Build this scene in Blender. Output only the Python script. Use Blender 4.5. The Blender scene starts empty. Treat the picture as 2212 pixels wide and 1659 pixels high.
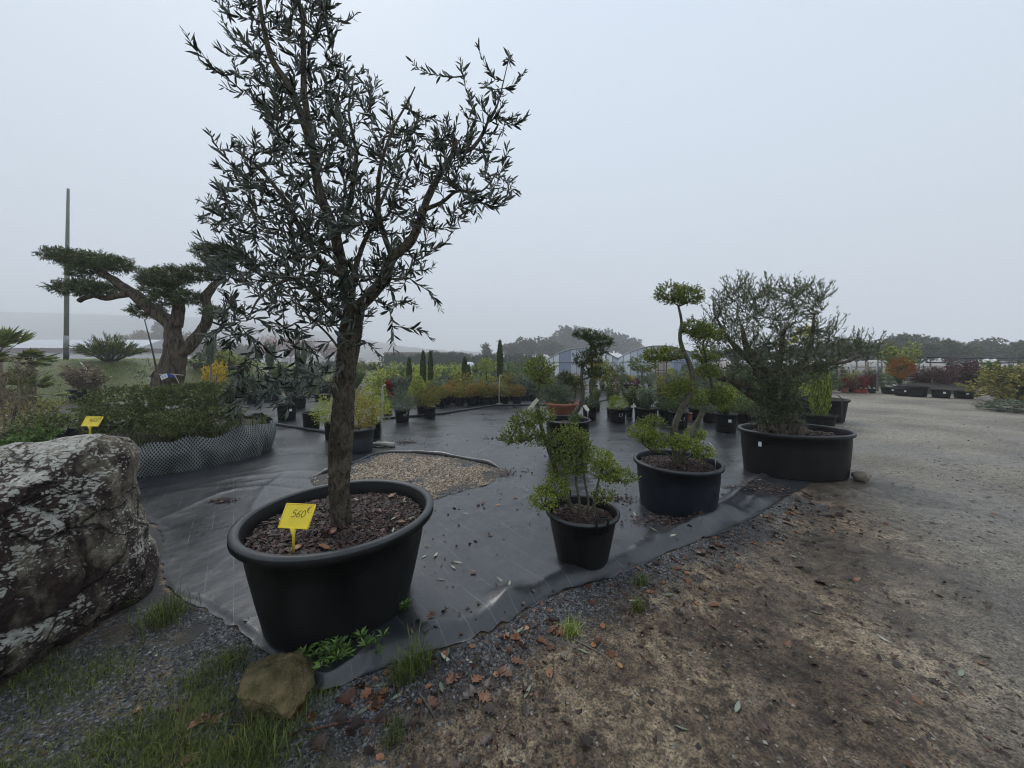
import bpy, math
import numpy as np
from math import radians, sin, cos, pi

# ------------------------------------------------------------------ camera, sky, sun, exposure
sc = bpy.context.scene
COL = sc.collection
CH, FPX, CX, HY = 1.54, 770.0, 1106.0, 775.0       # camera height (m); photograph measured on a 2212 x 1659 grid
cam_data = bpy.data.cameras.new('camera')
cam_data.sensor_fit = 'HORIZONTAL'; cam_data.sensor_width = 36.0
cam_data.lens = 36.0 * FPX / 2212.0
cam_data.shift_y = -(829.5 - HY) / 2212.0
cam_data.clip_start = 0.05; cam_data.clip_end = 3000
cam = bpy.data.objects.new('camera', cam_data); COL.objects.link(cam)
cam.location = (0, 0, CH); cam.rotation_euler = (radians(90), 0, 0)
sc.camera = cam

SUN_EL, SUN_AZ = radians(55), radians(-35)          # azimuth from +Y towards +X
world = bpy.data.worlds.new('World'); sc.world = world; world.use_nodes = True
nt = world.node_tree; nt.nodes.clear()
w_out = nt.nodes.new('ShaderNodeOutputWorld'); w_bg = nt.nodes.new('ShaderNodeBackground')
w_sky = nt.nodes.new('ShaderNodeTexSky'); w_sky.sky_type = 'NISHITA'; w_sky.sun_disc = False
w_sky.sun_elevation = SUN_EL; w_sky.sun_rotation = SUN_AZ; w_sky.dust_density = 8; w_sky.air_density = 1.0
w_tc = nt.nodes.new('ShaderNodeTexCoord'); w_sep = nt.nodes.new('ShaderNodeSeparateXYZ')
w_ramp = nt.nodes.new('ShaderNodeValToRGB')
cr = w_ramp.color_ramp
cr.elements[0].position = 0.0; cr.elements[0].color = (0.80, 0.87, 0.94, 1)
cr.elements[1].position = 1.0; cr.elements[1].color = (0.78, 0.90, 1.06, 1)
e = cr.elements.new(0.25); e.color = (0.71, 0.80, 0.905, 1)
w_mul = nt.nodes.new('ShaderNodeMix'); w_mul.data_type = 'RGBA'; w_mul.blend_type = 'MIX'
w_scale = nt.nodes.new('ShaderNodeVectorMath'); w_scale.operation = 'SCALE'; w_scale.inputs['Scale'].default_value = 10.0
w_mul.inputs['Factor'].default_value = 0.96
nt.links.new(w_tc.outputs['Generated'], w_sep.inputs[0]); nt.links.new(w_sep.outputs['Z'], w_ramp.inputs['Fac'])
nt.links.new(w_ramp.outputs['Color'], w_scale.inputs[0])
nt.links.new(w_sky.outputs['Color'], w_mul.inputs['A']); nt.links.new(w_scale.outputs[0], w_mul.inputs['B'])
nt.links.new(w_mul.outputs['Result'], w_bg.inputs['Color']); w_bg.inputs['Strength'].default_value = 0.1
nt.links.new(w_bg.outputs[0], w_out.inputs['Surface'])

sun_data = bpy.data.lights.new('sun', 'SUN'); sun_data.energy = 1.4; sun_data.angle = radians(25); sun_data.color = (1.0, 0.97, 0.93)
sun = bpy.data.objects.new('sun', sun_data); COL.objects.link(sun)
sun.location = (0, 0, 60)
sun.rotation_euler = (pi / 2 - SUN_EL, 0, pi - SUN_AZ)

sc.view_settings.view_transform = 'Standard'; sc.view_settings.look = 'None'
sc.view_settings.exposure = 0.0; sc.view_settings.gamma = 1.0; sc.view_settings.use_curve_mapping = False
cy = sc.cycles
cy.use_denoising = True; cy.max_bounces = 6; cy.diffuse_bounces = 3; cy.glossy_bounces = 2
cy.transmission_bounces = 3; cy.transparent_max_bounces = 4; cy.volume_bounces = 2
cy.caustics_reflective = False; cy.caustics_refractive = False
cy.pixel_filter_type = 'BLACKMAN_HARRIS'; cy.filter_width = 1.1
cy.use_adaptive_sampling = True; cy.adaptive_threshold = 0.02

# ------------------------------------------------------------------ placing helpers
def at(px, py, Y):
    return np.array([(px - CX) * Y / FPX, Y, CH - (py - HY) * Y / FPX])
def G(px, py, z=0.0):
    Y = (CH - z) * FPX / (py - HY)
    return np.array([(px - CX) * Y / FPX, Y, z])

# ------------------------------------------------------------------ noise
def _h(i, j, k, s):
    n = (i * 374761393 + j * 668265263 + k * 2147483647 + s * 1274126177) & 0xffffffff
    n = ((n ^ (n >> 13)) * 1274126177) & 0xffffffff
    n = (n ^ (n >> 16)) & 0xffff
    return n / 32767.5 - 1.0
def vn(x, y, z=0.0, s=0):
    x, y, z = np.broadcast_arrays(np.asarray(x, float), np.asarray(y, float), np.asarray(z, float))
    i, j, k = np.floor(x).astype(np.int64), np.floor(y).astype(np.int64), np.floor(z).astype(np.int64)
    u, v, w = x - i, y - j, z - k
    u, v, w = u * u * (3 - 2 * u), v * v * (3 - 2 * v), w * w * (3 - 2 * w)
    def l(a, b, t): return a + (b - a) * t
    return l(l(l(_h(i, j, k, s), _h(i + 1, j, k, s), u), l(_h(i, j + 1, k, s), _h(i + 1, j + 1, k, s), u), v),
             l(l(_h(i, j, k + 1, s), _h(i + 1, j, k + 1, s), u), l(_h(i, j + 1, k + 1, s), _h(i + 1, j + 1, k + 1, s), u), v), w)
def fbm(x, y, z=0.0, s=0, o=4):
    t = 0; a = 0.5
    for q in range(o):
        t = t + a * vn(np.asarray(x) * 2 ** q, np.asarray(y) * 2 ** q, np.asarray(z) * 2 ** q, s + q); a *= 0.5
    return t
def sstep(a, b, x):
    t = np.clip((np.asarray(x, float) - a) / (b - a), 0, 1); return t * t * (3 - 2 * t)
def unit(v):
    v = np.asarray(v, float); return v / np.maximum(np.linalg.norm(v, axis=-1, keepdims=True), 1e-9)

# ------------------------------------------------------------------ mesh buffer
class Buf:
    def __init__(s): s.V = []; s.P = []; s.A = []; s.n = 0
    def add(s, V, polys, a=0.5):
        V = np.asarray(V, float)
        for p in polys:
            p = np.asarray(p, np.int64)
            if len(p) == 0: continue
            s.P.append(p + s.n); s.A.append(np.broadcast_to(np.asarray(a, float), (len(p),)) if np.ndim(a) == 0 or len(a) == len(p) else np.full(len(p), 0.5))
        s.V.append(V); s.n += len(V)
    def mesh(s, name, mat=None, smooth=True, vattr=None):
        me = bpy.data.meshes.new(name)
        V = np.concatenate(s.V).astype('f4')
        me.vertices.add(len(V)); me.vertices.foreach_set('co', V.ravel())
        loops = np.concatenate([p.ravel() for p in s.P]).astype('i4')
        sizes = np.concatenate([np.full(len(p), p.shape[1]) for p in s.P])
        st = np.concatenate([[0], np.cumsum(sizes)[:-1]]).astype('i4')
        me.loops.add(len(loops)); me.loops.foreach_set('vertex_index', loops)
        me.polygons.add(len(sizes)); me.polygons.foreach_set('loop_start', st)
        me.polygons.foreach_set('use_smooth', np.full(len(sizes), smooth, bool))
        at_ = me.attributes.new('rnd', 'FLOAT', 'FACE'); at_.data.foreach_set('value', np.concatenate(s.A).astype('f4'))
        for k, v in (vattr or {}).items():
            q = me.attributes.new(k, 'FLOAT', 'POINT'); q.data.foreach_set('value', np.asarray(v, 'f4').ravel())
        me.update(calc_edges=True)
        if mat: me.materials.append(mat)
        return me

def obj(name, me, parent=None, loc=None, mat=None):
    o = bpy.data.objects.new(name, me); COL.objects.link(o)
    if parent is not None: o.parent = parent
    if loc is not None: o.location = tuple(float(c) for c in loc)
    if mat is not None:
        if not me.materials: me.materials.append(mat)
        o.material_slots[0].link = 'OBJECT'; o.material_slots[0].material = mat
    return o
def tag(o, label=None, cat=None, group=None, kind=None):
    if label: o['label'] = label
    if cat: o['category'] = cat
    if group: o['group'] = group
    if kind: o['kind'] = kind
    return o
def thing(name, label, cat, loc=(0, 0, 0), group=None, rz=0.0):
    o = bpy.data.objects.new(name, None); COL.objects.link(o)
    o.empty_display_size = 0.1
    o.location = tuple(float(c) for c in loc); o.rotation_euler = (0, 0, rz)
    return tag(o, label, cat, group)

def box(b, c, s, rz=0.0, a=0.5, tilt=0.0):
    x, y, z = np.array(s) / 2
    V = np.array([[sx * x, sy * y, sz * z] for sx in (-1, 1) for sy in (-1, 1) for sz in (-1, 1)])
    if tilt: V = np.stack([V[:, 0], V[:, 1] * cos(tilt) - V[:, 2] * sin(tilt), V[:, 1] * sin(tilt) + V[:, 2] * cos(tilt)], 1)
    V = np.stack([V[:, 0] * cos(rz) - V[:, 1] * sin(rz), V[:, 0] * sin(rz) + V[:, 1] * cos(rz), V[:, 2]], 1) + np.array(c)
    b.add(V, [np.array([[0, 1, 3, 2], [4, 6, 7, 5], [0, 4, 5, 1], [2, 3, 7, 6], [0, 2, 6, 4], [1, 5, 7, 3]])], a)
def lathe(b, prof, seg=40, c=(0, 0, 0), sx=1.0, sy=1.0, a=0.5):
    prof = np.array(prof, float); m = len(prof); t = np.arange(seg) * 2 * pi / seg
    V = np.stack([np.outer(prof[:, 0], np.cos(t)) * sx + c[0], np.outer(prof[:, 0], np.sin(t)) * sy + c[1],
                  np.repeat(prof[:, 1:2], seg, 1) + c[2]], -1).reshape(-1, 3)
    i, j = np.meshgrid(np.arange(m - 1), np.arange(seg), indexing='ij'); j2 = (j + 1) % seg
    b.add(V, [np.stack([i * seg + j, i * seg + j2, (i + 1) * seg + j2, (i + 1) * seg + j], -1).reshape(-1, 4)], a)
def crom(P, n):
    P = np.asarray(P, float); m = len(P)
    if m == 2: return P[0] + (P[1] - P[0]) * np.linspace(0, 1, n)[:, None]
    Q = np.vstack([2 * P[0] - P[1], P, 2 * P[-1] - P[-2]])
    u = np.linspace(0, m - 1, n); k = np.minimum(u.astype(int), m - 2); t = (u - k)[:, None]
    a, b, c, d = Q[k], Q[k + 1], Q[k + 2], Q[k + 3]
    return 0.5 * ((2 * b) + (-a + c) * t + (2 * a - 5 * b + 4 * c - d) * t * t + (-a + 3 * b - 3 * c + d) * t ** 3)
def tube(b, P, r, seg=7, a=0.5, rough=0.0, rs=18.0, seed=0, cap=True, flat=1.0):
    P = np.asarray(P, float); n = len(P); r = np.broadcast_to(np.asarray(r, float), (n,))
    T = np.gradient(P, axis=0); T = unit(T)
    up = np.array([0, 0, 1.0]) if abs(T[0][2]) < 0.9 else np.array([1.0, 0, 0])
    N = np.zeros((n, 3)); nn = unit(np.cross(T[0], up))
    for q in range(n):
        nn = unit(nn - T[q] * np.dot(nn, T[q])); N[q] = nn
    B = np.cross(T, N); t = np.arange(seg) * 2 * pi / seg
    D = N[:, None, :] * np.cos(t)[None, :, None] + B[:, None, :] * np.sin(t)[None, :, None] * flat
    V = P[:, None, :] + D * r[:, None, None]
    if rough:
        k = fbm(V[..., 0] * rs, V[..., 1] * rs, V[..., 2] * rs * 0.35, seed, 3)
        V = V + D * (r[:, None] * rough * k)[..., None]
    i, j = np.meshgrid(np.arange(n - 1), np.arange(seg), indexing='ij'); j2 = (j + 1) % seg
    pol = [np.stack([i * seg + j, i * seg + j2, (i + 1) * seg + j2, (i + 1) * seg + j], -1).reshape(-1, 4)]
    V = V.reshape(-1, 3)
    if cap and seg <= 64:
        V = np.vstack([V, P[:1], P[-1:]]); z = n * seg; jj = np.arange(seg); j2 = (jj + 1) % seg
        pol.append(np.stack([np.full(seg, z), j2, jj], 1)); pol.append(np.stack([np.full(seg, z + 1), (n - 1) * seg + jj, (n - 1) * seg + j2], 1))
    b.add(V, pol, a)
def limb(b, pts, r0, r1, n=None, seg=10, rough=0.12, a=0.5, seed=0, power=1.0, rs=18.0):
    pts = np.asarray(pts, float)
    L = np.linalg.norm(np.diff(pts, axis=0), axis=1).sum()
    n = n or max(4, int(L / 0.05))
    P = crom(pts, n); t = np.linspace(0, 1, n) ** power
    tube(b, P, r0 + (r1 - r0) * t, seg, a, rough, rs, seed)
    return P, r0 + (r1 - r0) * t

# leaves: every leaf two faces folded along the midrib
def leaf_frames(D, rng, upbias=0.0):
    U = rng.normal(size=D.shape) + np.array([0, 0, upbias])
    S = unit(np.cross(D, U)); N = np.cross(S, D)
    return S, N
def add_leaves(b, P, D, L, W, rng, a=None, fold=0.22, curl=0.12, fine=False, upbias=0.0):
    n = len(P)
    if n == 0: return
    curl = np.asarray(curl)[:, None] if np.ndim(curl) else curl
    L = np.broadcast_to(L, (n,))[:, None]; W = np.broadcast_to(W, (n,))[:, None]
    S, N = leaf_frames(D, rng, upbias)
    a = rng.random(n) if a is None else a
    if fine:
        V = np.stack([P, P + D * L * .3 + S * W * .44 + N * fold * W, P + D * L * .66 + S * W * .42 + N * (fold * W - curl * L * .4),
                      P + D * L - N * curl * L, P + D * L * .66 - S * W * .42 + N * (fold * W - curl * L * .4), P + D * L * .3 - S * W * .44 + N * fold * W], 1)
        q = np.arange(n)[:, None] * 6
        b.add(V.reshape(-1, 3), [np.concatenate([q + np.array([0, 1, 2, 3]), q + np.array([0, 3, 4, 5])])], np.concatenate([a, a]))
    else:
        V = np.stack([P, P + D * L * .45 + S * W * .5 + N * fold * W, P + D * L - N * curl * L, P + D * L * .45 - S * W * .5 + N * fold * W], 1)
        q = np.arange(n)[:, None] * 4
        b.add(V.reshape(-1, 3), [np.concatenate([q + np.array([0, 1, 2]), q + np.array([0, 2, 3])])], np.concatenate([a, a]))
def sph(n, rng):
    return unit(rng.normal(size=(n, 3)))
def cloud(c, rad, ntw, per, tl, rng, up=0.35, inner=0.45, flat_bottom=0.5, boxy=0.0):
    """twigs with leaves spread through an ellipsoid; returns leaf points and directions"""
    d = sph(ntw, rng); d[:, 2] = np.where(d[:, 2] < 0, d[:, 2] * flat_bottom, d[:, 2])
    s = inner + (1 - inner) * rng.random(ntw) ** 0.6
    if boxy: d = d / np.max(np.abs(d), axis=1, keepdims=True) ** boxy
    lump = 1 + 0.22 * vn(d[:, 0] * 2.2 + c[0] * 7, d[:, 1] * 2.2 + c[1] * 7, d[:, 2] * 2.2 + c[2] * 7, 3)
    O = np.asarray(c) + d * np.asarray(rad) * (s * lump)[:, None]
    T = unit(unit(d / np.asarray(rad)) + np.array([0, 0, up]) + rng.normal(size=(ntw, 3)) * .35)
    t = rng.random((ntw, per)); tl = tl * (0.6 + 0.8 * rng.random((ntw, 1)))
    P = O[:, None] + T[:, None] * (t * tl)[..., None]
    D = unit(T[:, None] * 0.75 + rng.normal(size=(ntw, per, 3)) * .55)
    return P.reshape(-1, 3), D.reshape(-1, 3), O, T

# ------------------------------------------------------------------ materials
def mat_new(name):
    m = bpy.data.materials.new(name); m.use_nodes = True
    n = m.node_tree.nodes; l = m.node_tree.links
    return m, n, l, n['Principled BSDF'], n['Material Output']
def N_(n, t, **kw):
    x = n.new(t)
    for k, v in kw.items(): setattr(x, k, v)
    return x
def ramp(n, stops):
    r = n.new('ShaderNodeValToRGB'); cr = r.color_ramp
    while len(cr.elements) < len(stops): cr.elements.new(0.5)
    for e_, (p, c) in zip(cr.elements, stops):
        e_.position = p; e_.color = (*c, 1) if len(c) == 3 else c
    return r
def g3(v): return (v, v, v)
def simple(name, c0, c1, rough=0.6, scale=8.0, bump=0.0, bscale=40.0, spec=0.5, detail=6.0, r1=None, metallic=0.0, coord='Object', stretch=(1, 1, 1), dist=0.01):
    m, n, l, b, o = mat_new(name)
    tc = n.new('ShaderNodeTexCoord'); mp = n.new('ShaderNodeMapping'); mp.inputs['Scale'].default_value = stretch
    l.new(tc.outputs[coord], mp.inputs[0])
    nz = n.new('ShaderNodeTexNoise'); nz.inputs['Scale'].default_value = scale; nz.inputs['Detail'].default_value = detail
    l.new(mp.outputs[0], nz.inputs['Vector'])
    r = ramp(n, [(0.3, c0), (0.7, c1)]); l.new(nz.outputs['Fac'], r.inputs['Fac']); l.new(r.outputs['Color'], b.inputs['Base Color'])
    if r1 is not None:
        q = ramp(n, [(0.35, g3(rough)), (0.65, g3(r1))]); l.new(nz.outputs['Fac'], q.inputs['Fac']); l.new(q.outputs['Color'], b.inputs['Roughness'])
    else: b.inputs['Roughness'].default_value = rough
    b.inputs['Specular IOR Level'].default_value = spec; b.inputs['Metallic'].default_value = metallic
    if bump:
        z = n.new('ShaderNodeTexNoise'); z.inputs['Scale'].default_value = bscale; z.inputs['Detail'].default_value = 5
        l.new(mp.outputs[0], z.inputs['Vector'])
        bp = n.new('ShaderNodeBump'); bp.inputs['Strength'].default_value = bump; bp.inputs['Distance'].default_value = dist
        l.new(z.outputs['Fac'], bp.inputs['Height']); l.new(bp.outputs[0], b.inputs['Normal'])
    return m
def leafmat(name, cols, rough=0.5, trans=0.25, spec=0.4, obj_var=0.25, back=None, gain=2.25):
    """leaf colour varies leaf by leaf (face attribute) and plant by plant"""
    m, n, l, b, o = mat_new(name)
    A = n.new('ShaderNodeAttribute'); A.attribute_name = 'rnd'
    k = len(cols); r = ramp(n, [(q / max(1, k - 1), tuple(v * gain for v in c)) for q, c in enumerate(cols)])
    l.new(A.outputs['Fac'], r.inputs['Fac'])
    hs = n.new('ShaderNodeHueSaturation'); oi = n.new('ShaderNodeObjectInfo')
    mr = n.new('ShaderNodeMapRange'); mr.inputs['To Min'].default_value = 1 - obj_var; mr.inputs['To Max'].default_value = 1 + obj_var
    l.new(oi.outputs['Random'], mr.inputs['Value']); l.new(mr.outputs[0], hs.inputs['Value'])
    l.new(r.outputs['Color'], hs.inputs['Color'])
    col = hs.outputs['Color']
    if back is not None:
        ge = n.new('ShaderNodeNewGeometry'); mx = n.new('ShaderNodeMix'); mx.data_type = 'RGBA'
        l.new(ge.outputs['Backfacing'], mx.inputs['Factor']); l.new(col, mx.inputs['A']); mx.inputs['B'].default_value = (*back, 1); col = mx.outputs['Result']
    l.new(col, b.inputs['Base Color']); b.inputs['Roughness'].default_value = rough; b.inputs['Specular IOR Level'].default_value = spec
    tr = n.new('ShaderNodeBsdfTranslucent'); l.new(col, tr.inputs['Color'])
    ms = n.new('ShaderNodeMixShader'); ms.inputs[0].default_value = trans
    l.new(b.outputs[0], ms.inputs[1]); l.new(tr.outputs[0], ms.inputs[2]); l.new(ms.outputs[0], o.inputs['Surface'])
    return m
def attrmat(name, cols, rough=0.7, spec=0.4, bump=0.0, bscale=60.0):
    m, n, l, b, o = mat_new(name)
    A = n.new('ShaderNodeAttribute'); A.attribute_name = 'rnd'
    k = len(cols); r = ramp(n, [(q / max(1, k - 1), c) for q, c in enumerate(cols)])
    l.new(A.outputs['Fac'], r.inputs['Fac']); l.new(r.outputs['Color'], b.inputs['Base Color'])
    b.inputs['Roughness'].default_value = rough; b.inputs['Specular IOR Level'].default_value = spec
    if bump:
        tc = n.new('ShaderNodeTexCoord'); z = n.new('ShaderNodeTexNoise'); z.inputs['Scale'].default_value = bscale
        l.new(tc.outputs['Object'], z.inputs['Vector']); bp = n.new('ShaderNodeBump'); bp.inputs['Strength'].default_value = bump; bp.inputs['Distance'].default_value = 0.005
        l.new(z.outputs['Fac'], bp.inputs['Height']); l.new(bp.outputs[0], b.inputs['Normal'])
    return m
def barkmat(name, cols, scale=14.0, strength=0.8, dist=0.012, sz=0.3, moss=None, rough=0.85):
    m, n, l, b, o = mat_new(name)
    tc = n.new('ShaderNodeTexCoord'); mp = n.new('ShaderNodeMapping'); mp.inputs['Scale'].default_value = (1, 1, sz)
    l.new(tc.outputs['Object'], mp.inputs[0])
    nz = n.new('ShaderNodeTexNoise'); nz.inputs['Scale'].default_value = scale * 0.9; nz.inputs['Detail'].default_value = 8; nz.inputs['Roughness'].default_value = 0.7
    vo = n.new('ShaderNodeTexVoronoi'); vo.inputs['Scale'].default_value = scale * 2.2
    l.new(mp.outputs[0], nz.inputs['Vector'])
    ad = n.new('ShaderNodeVectorMath'); ad.operation = 'MULTIPLY_ADD'; ad.inputs[1].default_value = (0.12, 0.12, 0.12)
    l.new(nz.outputs['Color'], ad.inputs[0]); l.new(mp.outputs[0], ad.inputs[2]); l.new(ad.outputs[0], vo.inputs['Vector'])
    mx = n.new('ShaderNodeMath'); mx.operation = 'MULTIPLY_ADD'; mx.inputs[1].default_value = 0.5
    l.new(vo.outputs['Distance'], mx.inputs[0]); l.new(nz.outputs['Fac'], mx.inputs[2])
    r = ramp(n, [(0.35, cols[0]), (0.6, cols[1]), (0.85, cols[2])]); l.new(mx.outputs[0], r.inputs['Fac'])
    col = r.outputs['Color']
    if moss:
        n2 = n.new('ShaderNodeTexNoise'); n2.inputs['Scale'].default_value = 5.0; n2.inputs['Detail'].default_value = 6
        l.new(tc.outputs['Object'], n2.inputs['Vector'])
        rr = ramp(n, [(0.5, g3(0)), (0.68, g3(0.8))]); l.new(n2.outputs['Fac'], rr.inputs['Fac'])
        mm = n.new('ShaderNodeMix'); mm.data_type = 'RGBA'; l.new(rr.outputs['Color'], mm.inputs['Factor']); l.new(col, mm.inputs['A']); mm.inputs['B'].default_value = (*moss, 1); col = mm.outputs['Result']
    l.new(col, b.inputs['Base Color']); b.inputs['Roughness'].default_value = rough; b.inputs['Specular IOR Level'].default_value = 0.3
    bp = n.new('ShaderNodeBump'); bp.inputs['Strength'].default_value = strength; bp.inputs['Distance'].default_value = dist
    l.new(mx.outputs[0], bp.inputs['Height']); l.new(bp.outputs[0], b.inputs['Normal'])
    return m

M = {}
M['pot'] = simple('black_plastic', (0.0018, 0.0021, 0.0025), (0.0105, 0.0112, 0.0118), 0.40, 7.0, 0.12, 220.0, 0.22, r1=0.60, dist=0.002, detail=9, stretch=(1, 1, 0.35))
M['pot_blue'] = simple('blue_black_plastic', (0.003, 0.006, 0.011), (0.011, 0.016, 0.024), 0.40, 7.0, 0.12, 220.0, 0.24, r1=0.6, dist=0.002)
M['pot_grey'] = simple('grey_plastic', (0.035, 0.038, 0.042), (0.05, 0.054, 0.06), 0.5, 3.0, 0.1, 200.0, 0.4, dist=0.002)
M['rim'] = simple('black_plastic_painted_sheen', (0.016, 0.018, 0.020), (0.034, 0.037, 0.041), 0.42, 9.0, 0.1, 200.0, 0.5, dist=0.002)  # black plastic made paler: sky sheen on the rim top put into the colour
M['terracotta'] = simple('terracotta', (0.22, 0.085, 0.05), (0.32, 0.13, 0.08), 0.75, 6.0, 0.2, 60.0)
M['red_pot'] = simple('red_plastic', (0.30, 0.035, 0.02), (0.36, 0.05, 0.03), 0.5, 4.0)
M['soil'] = simple('potting_soil', (0.012, 0.007, 0.005), (0.04, 0.022, 0.016), 0.9, 30.0, 0.8, 60.0, dist=0.02)
M['chips'] = attrmat('bark_chips', [(0.012, 0.006, 0.005), (0.030, 0.013, 0.010), (0.055, 0.024, 0.018), (0.10, 0.05, 0.035)], 0.6, 0.5)
M['yellow'] = simple('yellow_sign_plastic', (0.78, 0.58, 0.025), (0.90, 0.70, 0.045), 0.5, 9.0, 0.05, 60.0)
M['ink'] = simple('black_ink', (0.01, 0.01, 0.012), (0.02, 0.02, 0.022), 0.6)
M['white'] = simple('white_label', (0.62, 0.64, 0.67), (0.74, 0.76, 0.78), 0.5, 12.0)
M['chalk'] = simple('white_marker', (0.32, 0.33, 0.34), (0.45, 0.45, 0.45), 0.8)
M['cream'] = simple('cream_label', (0.55, 0.53, 0.42), (0.65, 0.62, 0.5), 0.6)
M['blue'] = simple('blue_plastic', (0.01, 0.04, 0.20), (0.02, 0.07, 0.30), 0.5)
M['pipe'] = simple('black_pipe', (0.012, 0.013, 0.015), (0.03, 0.031, 0.034), 0.35, 5.0)
M['pale_pipe'] = simple('pale_pipe', (0.30, 0.29, 0.25), (0.42, 0.41, 0.37), 0.5, 6.0)
M['wood'] = simple('grey_wood', (0.12, 0.10, 0.07), (0.24, 0.20, 0.15), 0.8, 6.0, 0.4, 30.0, stretch=(6, 6, 1))
M['olive_bark'] = barkmat('olive_bark', [(0.008, 0.006, 0.004), (0.050, 0.040, 0.027), (0.19, 0.16, 0.12)], 24.0, 1.0, 0.030, 0.5, moss=(0.035, 0.026, 0.014))
M['old_bark'] = barkmat('old_olive_bark', [(0.010, 0.008, 0.006), (0.058, 0.046, 0.035), (0.17, 0.135, 0.10)], 16.0, 1.0, 0.05, 0.22)
M['dark_bark'] = barkmat('dark_bark', [(0.012, 0.011, 0.008), (0.045, 0.042, 0.03), (0.12, 0.11, 0.08)], 30.0, 0.7, 0.006, 0.5, moss=(0.05, 0.06, 0.02))
M['twig'] = simple('twig_bark', (0.035, 0.032, 0.022), (0.10, 0.095, 0.07), 0.8, 20.0)
M['grey_twig'] = simple('grey_twig', (0.10, 0.09, 0.075), (0.2, 0.185, 0.16), 0.8, 20.0)
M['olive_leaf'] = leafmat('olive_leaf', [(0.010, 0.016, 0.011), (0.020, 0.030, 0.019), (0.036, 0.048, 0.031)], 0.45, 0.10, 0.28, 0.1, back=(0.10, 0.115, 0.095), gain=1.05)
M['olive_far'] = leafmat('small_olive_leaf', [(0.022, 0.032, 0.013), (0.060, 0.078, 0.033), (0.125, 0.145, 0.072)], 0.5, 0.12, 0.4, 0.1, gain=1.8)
M['box_leaf'] = leafmat('box_leaf', [(0.024, 0.034, 0.006), (0.085, 0.108, 0.018), (0.20, 0.225, 0.050)], 0.42, 0.28, 0.4, 0.05, gain=1.8)
M['box_bright'] = leafmat('bright_box_leaf', [(0.034, 0.048, 0.008), (0.125, 0.155, 0.022), (0.26, 0.29, 0.06)], 0.42, 0.28, 0.4, 0.05, gain=1.8)
M['yew_leaf'] = leafmat('dark_conifer_leaf', [(0.010, 0.018, 0.006), (0.030, 0.044, 0.012), (0.068, 0.085, 0.024)], 0.5, 0.15, 0.4, 0.1, gain=2)
M['hedge_leaf'] = leafmat('clipped_leaf', [(0.016, 0.022, 0.008), (0.060, 0.074, 0.022), (0.16, 0.175, 0.06)], 0.45, 0.15, 0.4, 0.1, gain=1.9)
M['green'] = leafmat('mid_green_leaf', [(0.02, 0.035, 0.010), (0.05, 0.078, 0.022), (0.09, 0.12, 0.04)], 0.5, 0.22)
M['greygreen'] = leafmat('grey_green_leaf', [(0.03, 0.042, 0.024), (0.07, 0.088, 0.055), (0.12, 0.14, 0.09)], 0.55, 0.2)
M['lime'] = leafmat('yellow_green_leaf', [(0.05, 0.065, 0.014), (0.14, 0.16, 0.03), (0.25, 0.26, 0.06)], 0.5, 0.3)
M['varieg'] = leafmat('variegated_leaf', [(0.06, 0.09, 0.015), (0.20, 0.23, 0.035), (0.40, 0.40, 0.10)], 0.5, 0.28, obj_var=0.06, gain=1.8)
M['varieg_gold'] = leafmat('golden_variegated_leaf', [(0.07, 0.065, 0.012), (0.17, 0.13, 0.02), (0.33, 0.29, 0.05)], 0.5, 0.28, obj_var=0.06, gain=1.8)
M['gold'] = leafmat('golden_leaf', [(0.14, 0.10, 0.008), (0.32, 0.23, 0.012), (0.45, 0.34, 0.02)], 0.5, 0.3, gain=1.6)
M['orange'] = leafmat('orange_brown_leaf', [(0.05, 0.040, 0.010), (0.13, 0.085, 0.018), (0.22, 0.135, 0.028)], 0.55, 0.25)
M['bronze'] = leafmat('bronze_green_leaf', [(0.035, 0.038, 0.010), (0.105, 0.098, 0.02), (0.18, 0.15, 0.035)], 0.55, 0.22)
M['fire'] = leafmat('autumn_orange_leaf', [(0.22, 0.06, 0.01), (0.40, 0.13, 0.015), (0.48, 0.24, 0.02)], 0.5, 0.3, gain=1.05)
M['red'] = leafmat('red_leaf', [(0.08, 0.005, 0.008), (0.20, 0.012, 0.015), (0.32, 0.03, 0.03)], 0.5, 0.25, gain=1.1)
M['maroon'] = leafmat('dark_red_leaf', [(0.03, 0.010, 0.010), (0.07, 0.022, 0.02), (0.11, 0.045, 0.04)], 0.55, 0.2, gain=1.5)
M['blue_cedar'] = leafmat('blue_grey_needle', [(0.035, 0.05, 0.042), (0.08, 0.10, 0.085), (0.13, 0.155, 0.13)], 0.6, 0.15)
M['palm'] = leafmat('palm_leaf', [(0.03, 0.042, 0.012), (0.075, 0.095, 0.025), (0.15, 0.16, 0.05)], 0.45, 0.2)
M['palm_gold'] = leafmat('yellow_palm_leaf', [(0.2, 0.2, 0.02), (0.34, 0.33, 0.03)], 0.45, 0.25)
M['brown_twigs'] = leafmat('brown_winter_foliage', [(0.045, 0.036, 0.022), (0.09, 0.07, 0.045), (0.14, 0.105, 0.07)], 0.7, 0.15)
M['red_twigs'] = leafmat('reddish_winter_foliage', [(0.09, 0.04, 0.035), (0.15, 0.07, 0.06), (0.2, 0.11, 0.09)], 0.7, 0.15)
M['tree'] = leafmat('tree_foliage', [(0.014, 0.018, 0.008), (0.034, 0.042, 0.018), (0.062, 0.07, 0.030)], 0.6, 0.15, obj_var=0.2, gain=1.9)
M['pine'] = leafmat('pine_foliage', [(0.012, 0.018, 0.010), (0.028, 0.038, 0.02), (0.05, 0.06, 0.034)], 0.6, 0.12, obj_var=0.15, gain=1.7)
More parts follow.
